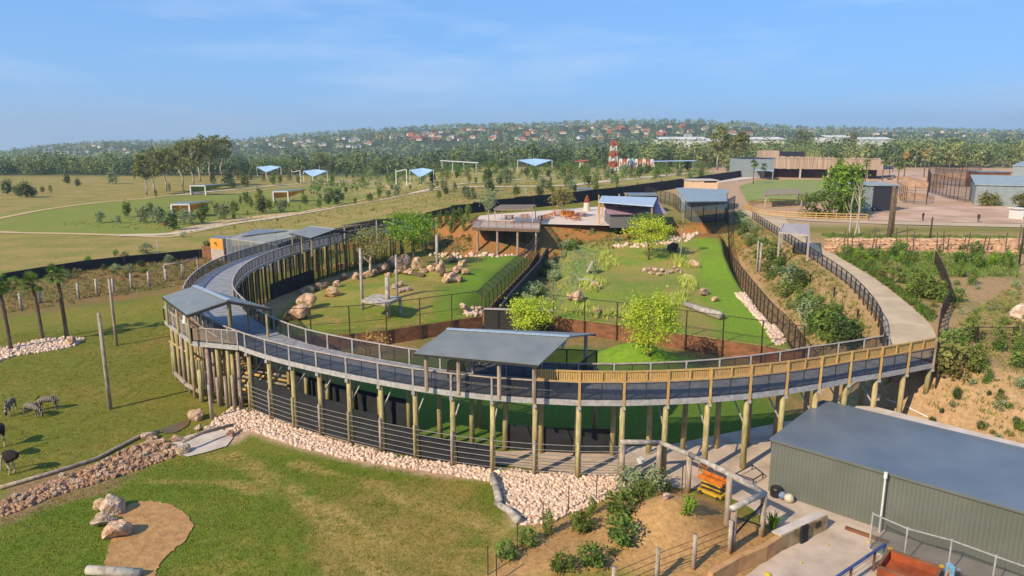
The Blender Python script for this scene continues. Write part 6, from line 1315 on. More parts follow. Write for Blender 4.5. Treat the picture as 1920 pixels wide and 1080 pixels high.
# kiosk with mauve roof, dark kitchen block, curved canopy
def block(name, label, px, w_px, base_py, z0_, hgt, depth, wallm, roofm, cat='building', rise=0.0, over=.3, rz=0.0, wins=None, winm=None, door=None):
    """rectangular building: front-left foot at photo pixel, width to w_px; returns root"""
    base_py = base_py if isinstance(base_py, tuple) else (base_py, base_py); a, b = at(px, base_py[0], z0_), at(w_px, base_py[1], z0_); d = (b - a); W = d.length; d.normalize(); n = Vector((-d.y, d.x, 0)); r = thing(name, label, cat, a); c1_, c2_ = b + n * depth, a + n * depth
    MB().prism([xy(a), xy(b), xy(c1_), xy(c2_)], z0_ - .3, z0_ + hgt).build('wall', wallm, r); o_ = over
    e = [a - d * o_ - n * o_ + Z * hgt, b + d * o_ - n * o_ + Z * hgt, c1_ + d * o_ + n * o_ + Z * (hgt + rise), c2_ - d * o_ + n * o_ + Z * (hgt + rise)]; MB().slab([p + Z * .22 for p in e], .2).build('roof', roofm, r)
    for (u0, u1, v0, v1) in wins or []:
        q0, q1 = a + d * W * u0 - n * .03, a + d * W * u1 - n * .03; o = MB().slab([q0 + Z * hgt * v1, q1 + Z * hgt * v1, q1 + n * .02 + Z * hgt * v1, q0 + n * .02 + Z * hgt * v1], hgt * (v1 - v0)); w_ = o.build('window', winm or MATS['dark_glass'], r); MB().bar(q0 - n * .03 + Z * (hgt * v1 + .08), q1 - n * .03 + Z * (hgt * v1 + .08), .12, .16).build('lintel', M_dsteel, w_)
    return r
M_mauve = mat('mauve_roof', lin(170, 134, 150), lin(156, 122, 138), .5, 1); M_grib = mat('grey_slat_wall', lin(124, 118, 118), lin(96, 92, 94), .7, 6, stretch=(8, 8, .1)); M_navy = mat('dark_cladding', lin(52, 52, 62), lin(44, 44, 52), .6, 2)
ki = block('kiosk', 'low kiosk with mauve roof at the back of the enclosures', 1144, 1243, 424, 5.0, 2.1, 8, M_grib, M_mauve, rise=1.7, over=.5)
for i, t in enumerate((.16, .3, .42, .66, .82)):
    a, b = at(1144, 424, 5), at(1243, 424, 5); p = a.lerp(b, t) + Vector((0, 4.0, 3.24)); MB().box((p.x, p.y, p.z), (.9, 1.0, .14)).build('skylight', M_white, ki)
block('kitchen_block', 'dark blue-grey block behind the mauve-roofed kiosk', 1180, 1233, 398, 5.0, 3.4, 7, M_navy, M_roof, over=.2)
cv = pergola('canopy', 'curved pale blue-grey canopy on timber posts at the plaza back', [(1122, 378), (1225, 386), (1232, 370), (1128, 367)], 9.2, mat('pale_blue_roof', lin(180, 192, 206), lin(164, 178, 194), .5, 1), postm=M_slat)
for px, py in ((1122, 402), (1136, 404), (1160, 400), (1172, 398)): p = at(px, py, 5.05); MB().bar(p, p + Z * 4.0, .22).build('post', M_slat, cv)
block('store_container', 'white lean-to beside the dark kitchen block', 1158, 1180, 395, 5.0, 2.2, 4, M_white, M_white, over=.1, rise=-.6)
block('beige_hut', 'beige flat-roofed hut on the far lawn edge', 1294, 1345, 358, 5.0, 3.0, 8, mat('beige_render', lin(222, 190, 158), lin(208, 176, 144), .9, 1), M_conc, wins=[(.5, .95, .82, .95)])
block('container', 'small grey container beyond the plaza', 1084, 1112, 373, 5.0, 2.4, 5, M_roof, M_roof, over=.05)
# netted aviary at the head of the right enclosure
na = thing('netted_aviary', 'grey translucent netted aviary with sloping steel roof', 'aviary', (*xy(at(1310, 405, 5)), 5)); M_agrey = mat('aviary_cladding', lin(156, 166, 166), lin(140, 150, 150), .5, 1); M_smoke = meshmat('smoky_net', lin(80, 84, 88), .68)
a, b, c_, d = at(1270, 398, 5), at(1282, 418, 5), at(1362, 414, 5), at(1366, 392, 5)
w_ = [a, b, c_, d]
MB().slab([at(1268, 352, 11.0), at(1288, 378, 10.0), at(1364, 377, 9.4), at(1358, 358, 9.6)], .15).build('roof', M_agrey, na)
MB().prism([xy(at(1272, 392, 5)), xy(at(1290, 396, 5)), xy(at(1362, 394, 5)), xy(at(1364, 384, 5)), xy(at(1275, 380, 5))], 4.7, 8.6).build('wall', M_agrey, na)
L = [at(*p, 5) for p in ((1284, 408), (1296, 416), (1318, 418), (1342, 417), (1364, 412), (1376, 404))]
for p, q in zip(L[:-1], L[1:]): MB().add([p - Z * .3, q - Z * .3, q + Z * 3.9, p + Z * 3.9], [(0, 1, 2, 3)]).build('net_panel', M_smoke, na); MB().bar(p + Z * 3.9, q + Z * 3.9, .12).build('top_rail', M_dsteel, na)
for p in L: MB().bar(p - Z * .3, p + Z * 3.9, .12).build('post', M_dsteel, na)
top_ = [p + Z * 3.92 for p in L] + [at(1362, 388, 9.0), at(1288, 388, 9.0)]; MB().add(top_, [tuple(range(len(top_)))]).build('net_roof', meshmat('dark_net', lin(60, 64, 66), .75), na)
mesh_fence('raceway_fence', 'brown mesh fence from the plaza to the netted aviary', [xy(at(1210, 372, 5)), xy(at(1262, 388, 5)), xy(at(1275, 400, 5))], 3.0, 3.5, M_fmeshd, z0=5.0)

# ------------------------------------------------------------------ lodge and sheds on the right
M_batten = mat('timber_battens', lin(190, 164, 144), lin(136, 114, 98), .85, 3.2, detail=6, stretch=(1.4, 1.4, .02)); M_gcl = mat('grey_cladding', lin(142, 150, 150), lin(130, 138, 140), .6, 1)
ldg = thing('lodge', 'long curved lodge clad in upright timber battens', 'building', (*xy(at(1550, 333, 5)), 5))
fp = [at(px, py, 5) for px, py in ((1449, 333), (1500, 334), (1550, 335), (1600, 336), (1655, 337))]; fp = resample(catmull(fp, 6), 1.5); bk = [p + Vector((0, 16, 0)) for p in fp]
zlo, zhi = 8.6, 13.4; rgl = random.Random(4)
MB().prism([xy(p) for p in fp] + [xy(p) for p in reversed(bk)], zhi - .9, zhi - .7).build('roof', M_roof, ldg)
for i, (p, q) in enumerate(zip(fp[:-1], fp[1:])):
    for j in range(2): a, b = p.lerp(q, j / 2 + .02), p.lerp(q, j / 2 + .47); dz = rgl.uniform(-.15, .35) - i * .018; MB().slab([a + Z * (zhi - 5 + dz), b + Z * (zhi - 5 + dz), b + Vector((0, .15, zhi - 5 + dz)), a + Vector((0, .15, zhi - 5 + dz))], zhi - zlo + dz + rgl.uniform(-.1, .1)).build('batten', M_batten, ldg)
m = MB(); m.strip([(p.x, p.y + 5, 4.8) for p in fp], [(p.x, p.y + 5, 12.4) for p in fp]); m.build('glazed_wall', mat('brown_glass', lin(86, 50, 36), lin(40, 32, 30), .3, .3), ldg)
for p in fp[::7]: MB().bar((p.x, p.y + .4, 4.8), (p.x, p.y + .4, zlo + .2), .5).build('column', M_conc, ldg)
p, q = at(1437, 328, 5), at(1468, 329, 5); MB().prism([xy(p + Vector((0, 6, 0))), xy(q + Vector((0, 6, 0))), xy(q + Vector((0, 14, 0))), xy(p + Vector((0, 14, 0)))], 12, 15.4).build('tower', M_batten, ldg)
p, q = at(1470, 325, 5), at(1520, 325, 5); MB().prism([xy(p + Vector((0, 9, 0))), xy(q + Vector((0, 9, 0))), xy(q + Vector((0, 15, 0))), xy(p + Vector((0, 15, 0)))], 12, 14.6).build('plant_room', M_navy, ldg)
block('lodge_annexe', 'grey metal-clad annexe at the near end of the lodge', 1392, 1450, 333, 5.0, 7.4, 18, M_gcl, M_navy, over=.05, wins=[(.72, .98, .05, .42)])
pergola('entry_canopy', 'thin pale canopy before the lodge annexe', [(1415, 319), (1450, 321), (1452, 318), (1418, 316)], 8.4, M_ridge)
pergola('veranda', 'flat-roofed veranda at the far end of the lodge', [(1626, 318), (1676, 316), (1670, 312), (1628, 314)], 8.8, M_navy)
block('service_shed', 'grey open-sided shed behind the yellow rail fence', 1600, 1680, (396, 396), 5.0, 5.4, 10, M_gcl, M_agrey, wins=[(.42, .98, 0, .95)], winm=M_navy)  # the dark window sheet stands in for shade inside the open side
block('animal_shed', 'long grey steel shed at the back of the sand arena', 1826, 1995, (384, 390), 5.0, 4.6, 14, M_gcl, M_agrey, rise=1.6)
block('animal_shed', 'tall grey steel shed at the far right', 1894, 1999, (352, 356), 5.0, 6.8, 16, M_gcl, M_agrey, rise=1.0)
block('brick_shed', 'brown shed wall beside the tall grey shed', 1838, 1892, (352, 352), 5.0, 4.8, 8, M_rust, M_roof)
block('white_cabin', 'small white cabin at the edge of the sand arena', 1904, 1918, (412, 412), 5.0, 2.0, 2, M_white, M_white)
mesh_fence('holding_pen', 'tall rusty mesh holding pen beyond the arena', [xy(at(*p, 5)) for p in ((1738, 345), (1742, 362), (1800, 378), (1826, 380), (1826, 352), (1740, 345))], 5.5, 3.5, M_fmeshd, z0=5.0)
# yellow rail fence
yf = thing('timber_rail_fence', 'curved yellow pine rail fence round the planted island', 'fence', (*xy(at(1420, 400, 5)), 5)); ypl = resample(catmull([at(px, py, 5) for px, py in ((1505, 385), (1440, 383), (1402, 388), (1412, 400), (1450, 407), (1520, 411), (1625, 414))], 8), 1.8)
for p in ypl: MB().bar(p, p + Z * 1.25, .13).build('post', M_slat, yf)
for z_ in (.35, .75, 1.2):
    m = MB()
    for p, q in zip(ypl[:-1], ypl[1:]): m.bar(p + Z * z_, q + Z * z_, .06, .16)
    m.build('rail', M_slat, yf)
pergola('rest_shelter', 'brushwood rest shelter on the far green lawn', [(1434, 365), (1506, 362), (1500, 354), (1436, 356)], 8.0, M_thatch, slats=14)
# shade canopy over the path
sc_ = thing('path_canopy', 'translucent grey shade canopy over the visitor path', 'canopy', (*xy(at(1490, 470, 5)), 5)); c4 = [at(1462, 436, 8.2), at(1517, 442, 8.2), at(1516, 420, 8.2), at(1468, 420, 8.2)]
MB().slab(c4, .06).build('roof', meshmat('polycarbonate', lin(190, 176, 178), .62), sc_)
for p in c4: MB().bar((p.x, p.y, 5), p, .2).build('post', M_rail, sc_)
for i in range(4): MB().bar(c4[i], c4[(i + 1) % 4], .16).build('beam', M_rail, sc_)
# ochre rock terrace with slim posts
te = thing('rock_terrace', 'long ochre terrace of stacked flat rocks beyond the path', 'rock wall', (*xy(at(1750, 465, 5)), 5)); M_och = mat('ochre_rock', lin(208, 172, 134), lin(168, 126, 92), .9, 1.2, stretch=(1, 1, 3), bump=.6, rnd=.15); rgt = random.Random(6)
TM = []
for s in range(4):
    bm = bmesh.new(); bmesh.ops.create_cube(bm, size=1); bmesh.ops.subdivide_edges(bm, edges=bm.edges[:], cuts=2, use_grid_fill=True)
    for v in bm.verts: v.co += Vector([mnoise.noise(v.co * 2.2 + Vector((s * 9 + k * 3, 0, 0))) for k in range(3)]) * .22
    me_ = bpy.data.meshes.new('flat_rock'); bm.to_mesh(me_); bm.free(); me_.materials.append(M_och); TM.append(me_)
for row in range(4):
    for i in range(46):
        px = 1558 + i * 8.6 + rgt.uniform(-2, 2); q = at(px, 473, 5.0); o = link('flat_rock', rgt.choice(TM), te); o.location = Vector((q.x * (1 + .012 * row), q.y + 1.35 * row + rgt.uniform(-.3, .3), 5.1 + row * .32)) - te.location; o.scale = (rgt.uniform(.7, 1.5), rgt.uniform(.9, 1.5), rgt.uniform(.3, .6)); o.rotation_euler = (0, 0, rgt.uniform(-.2, .2))
for i, px in enumerate((1580, 1589, 1598, 1634, 1640, 1680, 1700, 1712, 1757, 1768, 1776, 1806, 1812, 1842, 1850, 1885, 1908, 1915)):
    p = at(px, 474, 5); tag(MB().tube([p - Z * .3, p + Vector((rgt.uniform(-.3, .3), 0, rgt.uniform(2.2, 3.8)))], [.09, .06], 6).build('stake', M_bark), 'slim dark stake standing along the ochre terrace', 'stake', 'stakes along the terrace')
def hedge(px0, px1, py, h, label):
    a, b = at(px0, py, 5), at(px1, py, 5); V_, F_ = crown(1400, 50, ((b - a).length / 2, .9, h / 2), .2, int(px0), shell=.2, spread=.2); o = link('hedge', np_mesh('hedge', V_, F_, LM['olive'])); o.location = (a + b) / 2; return tag(o, label, 'hedge', 'hedges by the grey sheds')
hedge(1836, 1876, 387, 3.4, 'olive hedge against the long grey shed near its corner'); hedge(1898, 1936, 391, 3.4, 'olive hedge against the long grey shed by the frame edge')
M_heap = mat('heaped_soil', lin(190, 148, 112), lin(156, 116, 84), .95, .8, bump=.6)
def soil_heap(px, py, r_, h, label):
    p = at(px, py, 5); n_ = 22; m = MB(); rg2 = random.Random(px); rings = []
    for i in range(7):
        t = i / 6; rings.append([(p.x + math.cos(q) * r_ * (1 - t) * (1 + .18 * math.sin(3 * q + px)) + rg2.uniform(-.1, .1), p.y + .6 * math.sin(q) * r_ * (1 - t), 4.95 + h * (1 - (1 - t) ** 1.6) + rg2.uniform(-.06, .06)) for q in [2 * math.pi * k / n_ for k in range(n_)]])
    m.v = [v for r2 in rings for v in r2]; m.f = [[i * n_ + k, i * n_ + (k + 1) % n_, (i + 1) * n_ + (k + 1) % n_, (i + 1) * n_ + k] for i in range(6) for k in range(n_)]; m.mi = [0] * len(m.f)
    return tag(m.build('soil_heap', M_heap, None, True), label, 'soil heap', 'soil heaps beyond the arena')
for px, py, r_, h, lb in [(1700, 372, 7, 1.6, 'low soil heap at the near side of the bare yard'), (1722, 352, 9, 2.4, 'long soil heap behind the low one in the bare yard'), (1660, 358, 8, 1.8, 'soil heap beside the lodge veranda'), (1790, 336, 12, 2.6, 'broad soil heap beyond the holding pen'), (1690, 338, 8, 1.6, 'small soil heap under the golden palms'), (1860, 336, 8, 2.2, 'soil heap at the foot of the brown shed')]: soil_heap(px, py, r_, h, lb)
mesh_fence('holding_pen', 'brown timber-framed mesh pen beside the open grey shed', [xy(at(*p, 5)) for p in ((1682, 372), (1700, 382), (1736, 384), (1740, 366))], 4.0, 3.0, M_fmesh, z0=5.0)
mesh_fence('holding_pen', 'second rusty mesh pen between the bare yard and the sheds', [xy(at(*p, 5)) for p in ((1752, 336), (1800, 332), (1838, 333), (1836, 345))], 5.0, 4.0, M_fmeshd, z0=5.0)
def person(px, py, label, shirt, facing):
    p = at(px, py, 5.15); J = [((0, 0, .95), .15, .12), ((0, 0, 1.2), .14, .11), ((0, 0, 1.42), .17, .11), ((0, 0, 1.55), .06), ((0, .02, 1.7), .10, .11)]; E_ = [(0, 1), (1, 2), (2, 3), (3, 4)]
    for s in (-1, 1):
        par = 0
        for q, r_ in (((s * .1, 0, .85), .10), ((s * .11, .03 * s, .48), .07), ((s * .11, -.02, .1), .05), ((s * .11, .12, .04), .045)): J.append((q, r_)); E_.append((par, len(J) - 1)); par = len(J) - 1
        par = 2
        for q, r_ in (((s * .22, 0, 1.38), .06), ((s * .27, .02, 1.1), .045), ((s * .25, .1, .86), .04)): J.append((q, r_)); E_.append((par, len(J) - 1)); par = len(J) - 1
    o = skin_body('person', J, E_, shirt, 1); o.data.materials.append(mat('skin', lin(190, 140, 110))); o.data.materials.append(mat('trousers', lin(50, 48, 52)))
    for f in o.data.polygons:
        if f.center.z > 1.52: f.material_index = 1
        elif f.center.z < .92 and abs(f.center.x) < .2: f.material_index = 2
    o.location = p; o.rotation_euler = (0, 0, facing); return tag(o, label, 'person')
person(1730, 414, 'person in dark clothes walking along the arena edge', M_navy, .4); person(1834, 417, 'person in dark clothes standing near the white cabin', M_dsteel, 2)

# ------------------------------------------------------------------ park shelters, sails, play tower
def portal(label, px, py, w, inner, rz, ln=9):
    p = G(px, py); r = thing('park_shelter', label, 'shelter', p, 'portal-framed park shelters'); ca, sa = math.cos(rz), math.sin(rz); T = lambda u, v, z_: p + Vector((u * ca - v * sa, u * sa + v * ca, z_)); h = 3.4
    for u in (-w / 2, w / 2): MB().bar(T(u, 0, -.2), T(u, 0, h), .35).build('post', M_white, r)
    MB().bar(T(-w / 2, 0, h), T(w / 2, 0, h), .4, .4).build('lintel', M_white, r)
    MB().slab([T(-w / 2, 0, h + .2), T(w / 2, 0, h + .2), T(w / 2 + ln, 3.5, h + .6), T(-w / 2 + .4, 5, h + .3)], .15).build('roof', M_roof, r)
    MB().add([T(-w / 2, .45, h - .12), T(w / 2, .45, h - .12), T(w / 2 + ln, 3.2, h + .3), T(w / 2, 1.7, 1.5), T(-w / 2, 1.7, 1.2)], [(0, 1, 4), (1, 3, 4), (1, 2, 3)]).build('lining', inner, r)
    MB().add([T(-w / 2, .2, h), T(-w / 2, 2.4, h - 1.0), T(-w / 2 + .3, 2.4, 0), T(-w / 2, .2, 0)], [(0, 1, 2, 3)]).build('side_wall', M_white, r); return r
M_oin = mat('orange_lining', lin(222, 150, 60), lin(206, 132, 48), .7, 1); M_gin = mat('green_lining', lin(122, 140, 60), lin(104, 122, 48), .7, 1)
portal('near white portal shelter with orange lining in the park', 340, 408, 4.4, M_oin, .15, 5); portal('second white portal shelter with orange lining further into the park', 527, 379, 4.6, M_oin, .15, 6); portal('white portal shelter with green lining near the eucalypts', 372, 366, 5.2, M_gin, .1, 8)
M_sail = mat('pale_blue_sail', lin(168, 196, 224), lin(150, 182, 214), .5, .6)
def sail(label, px, py, w, h, frame=0):
    """folded triangular metal roof on slim posts: two planes dipping to a low point at the front"""
    p = G(px, py); r = thing('shade_sail', label, 'shade roof', p, 'folded blue shade roofs'); a, b, c_, d = p + Vector((-w / 2, 2, h)), p + Vector((w / 2, 2, h)), p + Vector((0, -3, h - 2.6)), p + Vector((0, 5, h + .6))
    MB().slab([a, c_, d], .12).build('roof', M_sail, r); MB().slab([c_, b, d], .12).build('roof', M_sail, r)
    for q in (a, b, d): MB().bar((q.x, q.y, p.z - .2), q - Z * .12, .22).build('post', M_white, r)
    MB().bar((c_.x, c_.y, p.z - .2), c_ - Z * .1, .25).build('post', M_white, r)
    if frame:
        x0, x1 = -w / 2 - 5, -w / 2 - 1
        for x in (x0, x1): MB().bar(p + Vector((x, 0, -.2)), p + Vector((x, 0, h + .3)), .3).build('frame_post', M_white, r)
        MB().bar(p + Vector((x0, 0, h - .6)), p + Vector((x1, 0, h + .3)), .3).build('frame_beam', M_white, r)
sail('farthest small blue folded roof left of the others in the park', 503, 333, 13, 5.6); sail('blue folded roof with white frame beside the loop path', 590, 342, 11.5, 5.4, 1); sail('blue folded roof under the dark wood', 733, 321, 12, 5.0); sail('blue folded roof with white frame in the park middle', 790, 347, 9, 5.6, 1); sail('widest blue folded roof standing on the dry lawn', 1003, 321, 17, 5.4)
def canopy(label, px0, px1, py, h, m, cat='canopy'):
    a, b = G(px0, py), G(px1, py); z_ = max(a.z, b.z) + h; r = thing('park_canopy', label, cat, (a + b) / 2)
    MB().slab([Vector((a.x, a.y - 2, z_)), Vector((b.x, b.y - 2, z_ + .4)), Vector((b.x, b.y + 3, z_ + .4)), Vector((a.x, a.y + 3, z_))], .25).build('roof', m, r)
    for t in (.05, .35, .65, .95): p = a.lerp(b, t); MB().bar(p - Z * .3, Vector((p.x, p.y, z_ - .1)), .25).build('post', M_white, r)
canopy('long flat white canopy in the middle of the park', 826, 897, 324, 4.4, M_white); canopy('long pale blue canopy beside the play wall', 1222, 1302, 322, 5.0, M_sail); canopy('small white roof at the wood edge beyond the middle sail', 696, 722, 320, 4.4, M_white)
hut_p = G(1090, 316); hu = thing('red_hut', 'small white hut with tilted red roof in the park', 'hut', hut_p); MB().box(hut_p + Z * 1.6, (2.6, 3, 3.2)).build('wall', M_white, hu); M_red = mat('red_paint', lin(190, 96, 70), lin(172, 80, 60), .6, 1); MB().slab([hut_p + Vector((-3.6, -2, 3.6)), hut_p + Vector((3.6, -2, 4.4)), hut_p + Vector((3.6, 2.5, 4.8)), hut_p + Vector((-3.6, 2.5, 4.0))], .2).build('roof', M_red, hu); MB().box(hut_p + Vector((2.4, 0, 2.6)), (1.6, 2, 2.0)).build('annexe', M_red, hu); MB().bar(hut_p + Vector((3.4, 0, 0)), hut_p + Vector((3.4, 0, 4.4)), .2).build('post', M_white, hu)
tp0 = G(1149, 322); tw = thing('play_tower', 'tapering red and white steel play tower in the park', 'tower', tp0); zt_ = 0
while proj(tp0 + Z * zt_)[1] > 264: zt_ += .25
lv = 6
for i in range(lv):
    w0_, w1_ = 2.3 - 1.35 * i / lv, 2.3 - 1.35 * (i + 1) / lv; za, zb = zt_ * i / lv, zt_ * (i + 1) / lv
    for sx, sy in ((-1, -1), (1, -1), (1, 1), (-1, 1)): MB().bar(tp0 + Vector((sx * w0_, sy * w0_, za)), tp0 + Vector((sx * w1_, sy * w1_, zb)), .35).build('leg', M_red if i % 2 else M_white, tw)
    for k in range(4):
        c0 = [(-1, -1), (1, -1), (1, 1), (-1, 1)]; a_, b_ = c0[k], c0[(k + 1) % 4]
        MB().bar(tp0 + Vector((a_[0] * w0_, a_[1] * w0_, za)), tp0 + Vector((b_[0] * w1_, b_[1] * w1_, zb)), .22).build('brace', M_red if i % 2 else M_white, tw); MB().bar(tp0 + Vector((a_[0] * w1_, a_[1] * w1_, zb)), tp0 + Vector((b_[0] * w1_, b_[1] * w1_, zb)), .25).build('ring_beam', M_red, tw)
    w_ = (w0_ + w1_) / 2 * .8; MB().box(tp0 + Z * (za + (zb - za) * .3) + Vector((0, 0, 0)), (w_ * 1.5, w_ * 1.5, (zb - za) * .4)).build('cladding', M_red if i in (1, 3, 5) else M_white, tw)
pa, pb = G(1160, 320), G(1226, 321); pwl = thing('play_wall', 'row of red and white panels with round tops beside the tower', 'play wall', (pa + pb) / 2); nP = 9
for i in range(nP):
    a_, b_ = pa.lerp(pb, i / nP), pa.lerp(pb, (i + .86) / nP); w_ = (b_ - a_).length; mm = (M_white, M_red, M_white, M_sail if i == 3 else M_red)[i % 4]; c_ = (a_ + b_) / 2; poly = [(a_.x, 2.0), (b_.x, 2.0)] + [(c_.x + w_ / 2 * math.cos(t), 5.2 + w_ / 2 * math.sin(t)) for t in [math.pi * k / 6 for k in range(7)]]
    vs = [(x, c_.y, c_.z + z_) for x, z_ in poly] + [(x, c_.y + .3, c_.z + z_) for x, z_ in poly]; n_ = len(poly); MB().add(vs, [tuple(range(n_)), tuple(reversed(range(n_, 2 * n_)))] + [(k, n_ + k, n_ + (k + 1) % n_, (k + 1) % n_) for k in range(n_)]).build('panel', mm, pwl)
    MB().box((c_.x, c_.y - .08, c_.z + 3.6), (w_ * .35, .1, 1.3)).build('opening', M_red if mm is not M_red else M_white, pwl); MB().bar((c_.x, c_.y + .15, c_.z - .2), (c_.x, c_.y + .15, c_.z + 2.1), .2).build('leg', M_dsteel, pwl)
p = G(300, 430); 
p = G(308, 422); tag(MB().tube([p, p + Z * .3, p + Z * .75], [.55, .6, .4], 10).build('park_bin', M_orr), 'small red-orange bin by the fork in the park path', 'bin')
p = G(1251, 322); dk = thing('parked_car', 'dark car parked by the pale blue canopy', 'car', p); m = MB(); m.prism([(p.x - 2.1, p.y - .8), (p.x + 2.1, p.y - .8), (p.x + 2.1, p.y + .8), (p.x - 2.1, p.y + .8)], p.z + .3, p.z + .85); m.build('body', M_navy, dk); m = MB(); m.add([(p.x - 1.3, p.y - .75, p.z + .85), (p.x + 1.1, p.y - .75, p.z + .85), (p.x + 1.1, p.y + .75, p.z + .85), (p.x - 1.3, p.y + .75, p.z + .85), (p.x - .8, p.y - .65, p.z + 1.4), (p.x + .6, p.y - .65, p.z + 1.4), (p.x + .6, p.y + .65, p.z + 1.4), (p.x - .8, p.y + .65, p.z + 1.4)], [(0, 1, 5, 4), (1, 2, 6, 5), (2, 3, 7, 6), (3, 0, 4, 7), (4, 5, 6, 7)]); m.build('cabin', MATS['dark_glass'], dk)
for sx in (-1.3, 1.3):
    for sy in (-.8, .8): wh_ = MB().tube([(p.x + sx, p.y + sy - .1, p.z + .32), (p.x + sx, p.y + sy + .1, p.z + .32)], [.32, .32], 12).build('wheel', M_cloth, dk); MB().tube([(p.x + sx, p.y + sy - .12, p.z + .32), (p.x + sx, p.y + sy + .12, p.z + .32)], [.18, .18], 10).build('rim', M_galv, wh_)

# ------------------------------------------------------------------ woods, far hill, houses
def wood(name, pts, hts, leafm, label, n=70, leaf=.09, wide=.36, seed=1, variants=5):
    """a wood that reads as one mass: leaf-clump crowns and stems in one mesh"""
    rg2 = np.random.default_rng(seed); protos = []
    for v in range(variants):
        cl = 9 + v; V_, F_ = crown(n, cl, (wide, wide, .44), leaf, seed * 10 + v, z0=.1, spread=.26, shell=.3, up=.6); tk = MB().tube([(0, 0, -.05), (.01, 0, .4), (0, 0, .7)], [.013, .01, .005], 4, False); tv = np.array(tk.v); tf = np.array(tk.f)
        protos.append((np.concatenate([V_, tv]), np.concatenate([F_, tf + len(V_)]), np.concatenate([np.zeros(len(F_)), np.ones(len(tf))])))
    VV, FF, MM = [], [], []; off = 0
    for (x, y, z), h in zip(pts, hts):
        V_, F_, M__ = protos[rg2.integers(variants)]; th = rg2.uniform(0, 6.28); w = h * rg2.uniform(.75, 1.3); c_, s_ = math.cos(th), math.sin(th)
        X = (V_[:, 0] * c_ - V_[:, 1] * s_) * w + x; Y = (V_[:, 0] * s_ + V_[:, 1] * c_) * w + y; VV.append(np.stack([X, Y, V_[:, 2] * h + z], 1)); FF.append(F_ + off); MM.append(M__); off += len(V_)
    return stuff(link(name, np_mesh(name, np.concatenate(VV), np.concatenate(FF), [leafm, M_gum], mi=np.concatenate(MM))), label, 'wood')
def band(n, px0, px1, d0, d1, seed):
    rg2 = np.random.default_rng(seed); u = rg2.uniform(px0, px1, n); d = np.sqrt(rg2.uniform(d0 ** 2, d1 ** 2, n)); x = (u - 960) / F * d; return np.stack([x, d, H(x, d)], 1)
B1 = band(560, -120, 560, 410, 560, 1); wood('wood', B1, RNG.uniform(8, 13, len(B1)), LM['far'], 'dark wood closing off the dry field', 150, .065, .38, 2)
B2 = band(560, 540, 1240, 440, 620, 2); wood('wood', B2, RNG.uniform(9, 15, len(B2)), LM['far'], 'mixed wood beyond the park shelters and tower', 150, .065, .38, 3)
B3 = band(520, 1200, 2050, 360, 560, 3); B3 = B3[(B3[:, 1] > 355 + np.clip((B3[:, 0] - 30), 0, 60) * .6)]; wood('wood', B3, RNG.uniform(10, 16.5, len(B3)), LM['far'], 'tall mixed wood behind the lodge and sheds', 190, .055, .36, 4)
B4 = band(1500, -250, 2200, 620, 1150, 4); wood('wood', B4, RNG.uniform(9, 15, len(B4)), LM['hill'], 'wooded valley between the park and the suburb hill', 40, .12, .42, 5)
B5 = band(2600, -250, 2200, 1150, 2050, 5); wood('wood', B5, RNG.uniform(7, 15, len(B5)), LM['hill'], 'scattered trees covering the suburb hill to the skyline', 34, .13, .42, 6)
B6 = band(230, 590, 1390, 255, 415, 7); B6 = B6[(sdist(B6[:, 0], B6[:, 1], WALL_POLY) < -6)]; wood('scrub', B6, RNG.uniform(1.8, 5.0, len(B6)), LM['green'], 'bushy scrub growing over the middle of the park', 120, .075, .4, 9)
# houses: one source of each kind, then copies
def house_proto(wallm, roofm, seed):
    r = bpy.data.objects.new('house', None); COL.objects.link(r); PROTO.append(r); r.location = (0, 0, -500); w, d, h, rh, o_ = 8, 6, 4.4, 3.4, .6
    def prt(nm, mbx, mm, par): me_ = bpy.data.meshes.new(nm); me_.from_pydata(mbx.v, [], mbx.f); me_.materials.append(mm); me_.update(); return link(nm, me_, par)
    wl2 = prt('wall', MB().box((0, 0, h / 2 - 1), (w * 2, d * 2, h + 2)), wallm, r); prt('roof', MB().add([(-w - o_, -d - o_, h), (w + o_, -d - o_, h), (w + o_, d + o_, h), (-w - o_, d + o_, h), (-w * .45, 0, h + rh), (w * .45, 0, h + rh)], [(0, 1, 5, 4), (1, 2, 5), (2, 3, 4, 5), (3, 0, 4), (3, 2, 1, 0)]), roofm, r)
    for x in (-4.5, 0, 4.5): prt('window', MB().box((x, -d - .03, 2.2), (1.8, .1, 1.6)), MATS['dark_glass'], r)
    return r
M_terra = mat('terracotta_tiles', lin(188, 112, 84), lin(166, 96, 74), .8, .3, rnd=.15); M_groof = mat('grey_tiles', lin(132, 134, 138), lin(116, 118, 124), .6, .3, rnd=.2); M_broof = mat('brown_tiles', lin(128, 92, 74), lin(110, 80, 66), .8, .3, rnd=.15); M_cream = mat('cream_wall', lin(224, 208, 186), lin(206, 188, 164), .9, .3, rnd=.12); M_bw = mat('brick_wall', lin(176, 122, 96), lin(154, 104, 82), .9, .3, rnd=.12)
HP = [(house_proto(M_cream, M_terra, 1), 'cream terracotta-roofed house'), (house_proto(M_bw, M_terra, 2), 'brick terracotta-roofed house'), (house_proto(M_cream, M_groof, 3), 'cream grey-roofed house'), (house_proto(M_white, M_groof, 4), 'white grey-roofed house'), (house_proto(M_cream, M_broof, 5), 'cream brown-roofed house')]
rgh = random.Random(8)
AREAS = [((700, 1330), (234, 266), 104, (0, 0, 1, 1, 2, 4, 3), 'on the suburb hill'), ((90, 265), (274, 300), 44, (2, 3, 2, 3, 4), 'behind the dry field'), ((445, 700), (262, 280), 40, (2, 3, 2, 3, 0), 'beyond the eucalypts'), ((1330, 1915), (238, 258), 44, (3, 2, 0, 4), 'on the ridge behind the lodge')]
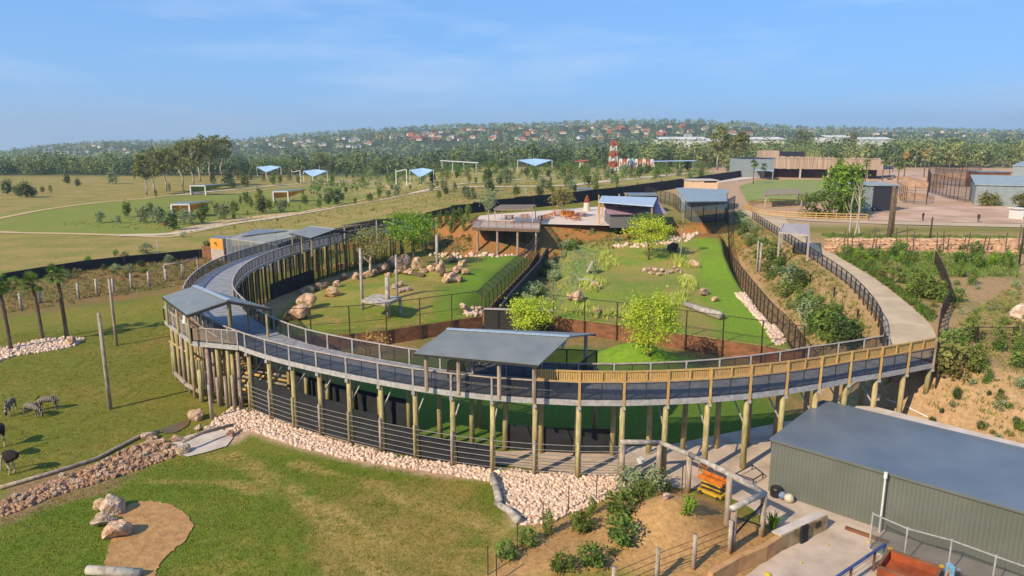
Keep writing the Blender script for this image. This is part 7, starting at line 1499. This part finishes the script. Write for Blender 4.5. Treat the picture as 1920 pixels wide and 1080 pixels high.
for (x0, x1), (y0, y1), n, kinds, wh in AREAS:
    for i in range(n):
        px, py = rgh.uniform(x0, x1), rgh.uniform(y0, y1)
        if wh.startswith('on the suburb'): py = max(py, 262 - (px - 700) * .09) if px < 950 else py
        p = G(px, py); 
        if p.y > 3000 or p.y < 700: continue
        k = rgh.choice(kinds); s = rgh.uniform(.5, .75); dup(HP[k][0], p + Z * 2.2, rgh.uniform(-.6, .6), (s * rgh.uniform(.8, 1.3), s, s), f'{HP[k][1]} {wh}', 'house', f'houses {wh}', 'house')
for i, (x0, x1, py, d) in enumerate([(1232, 1318, 262, 760), (1375, 1460, 262, 780), (1322, 1368, 265, 800), (1540, 1585, 258, 900), (1600, 1660, 262, 850)]):
    dx = lambda p_: (p_ - 960) / F * d * 1.0; zc = CAMH - d * math.tan(PITCH + math.atan((py - 540) / F)); p0 = Vector((dx(x0), d, 0)); r = thing('warehouse', f'long white warehouse among the far trees, number of five hidden', 'warehouse', (p0.x, d, zc - 8), 'white warehouses among the far trees'); r['label'] = 'long white-roofed warehouse among the far trees behind the lodge'
    MB().prism([(dx(x0), d), (dx(x1), d), (dx(x1), d + 40), (dx(x0), d + 40)], zc - 12, zc).build('wall', M_white, r); MB().slab([Vector((dx(x0) - 1, d - 1, zc + .6)), Vector((dx(x1) + 1, d - 1, zc + .6)), Vector((dx(x1) + 1, d + 20, zc + 3)), Vector((dx(x0) - 1, d + 20, zc + 3))], .4).build('roof', M_white, r)

# ------------------------------------------------------------------ haze
def haze_box(density):
    o = MB().box((0, 2560, -20), (11600, 6700, 440)).build('haze', bpy.data.materials.new('haze_air')); m = o.data.materials[0]; m.use_nodes = True; n, l = m.node_tree.nodes, m.node_tree.links; n.clear()
    out = n.new('ShaderNodeOutputMaterial'); v = n.new('ShaderNodeVolumePrincipled'); v.inputs['Density'].default_value = density; v.inputs['Color'].default_value = (.78, .88, 1.0, 1); v.inputs['Anisotropy'].default_value = .2; l.new(v.outputs[0], out.inputs['Volume']); o['kind'] = 'stuff'; o['label'] = 'thin blue haze over the distant suburb hill'; return o
HAZE = 0.00018
if HAZE: haze_box(HAZE)

# ------------------------------------------------------------------ finish: remove source plants, make labels single out one thing each
discard_protos()
ORD = ['first', 'second', 'third', 'fourth', 'fifth', 'sixth', 'seventh', 'eighth', 'ninth', 'tenth', 'eleventh', 'twelfth', 'thirteenth', 'fourteenth', 'fifteenth', 'sixteenth', 'seventeenth', 'eighteenth', 'nineteenth', 'twentieth']
def settle_labels():
    by = {}
    for o in bpy.context.scene.objects:
        if o.parent is None and 'label' in o and o.get('kind') != 'stuff': by.setdefault(o['label'], []).append(o)
    for lb, os_ in by.items():
        if len(os_) < 2: continue
        if len(os_) > 20: continue
        def px_(o):
            if o.type == 'MESH' and o.location.length < 1e-6: c_ = sum((Vector(v) for v in o.bound_box), Vector()) / 8; return proj(c_)[0]
            return proj(o.location)[0]
        os_.sort(key=px_); n = len(os_)
        for i, o in enumerate(os_):
            o['label'] = lb + (', leftmost' if i == 0 else ', rightmost' if i == n - 1 else f', {ORD[i]} from the left')
settle_labels()
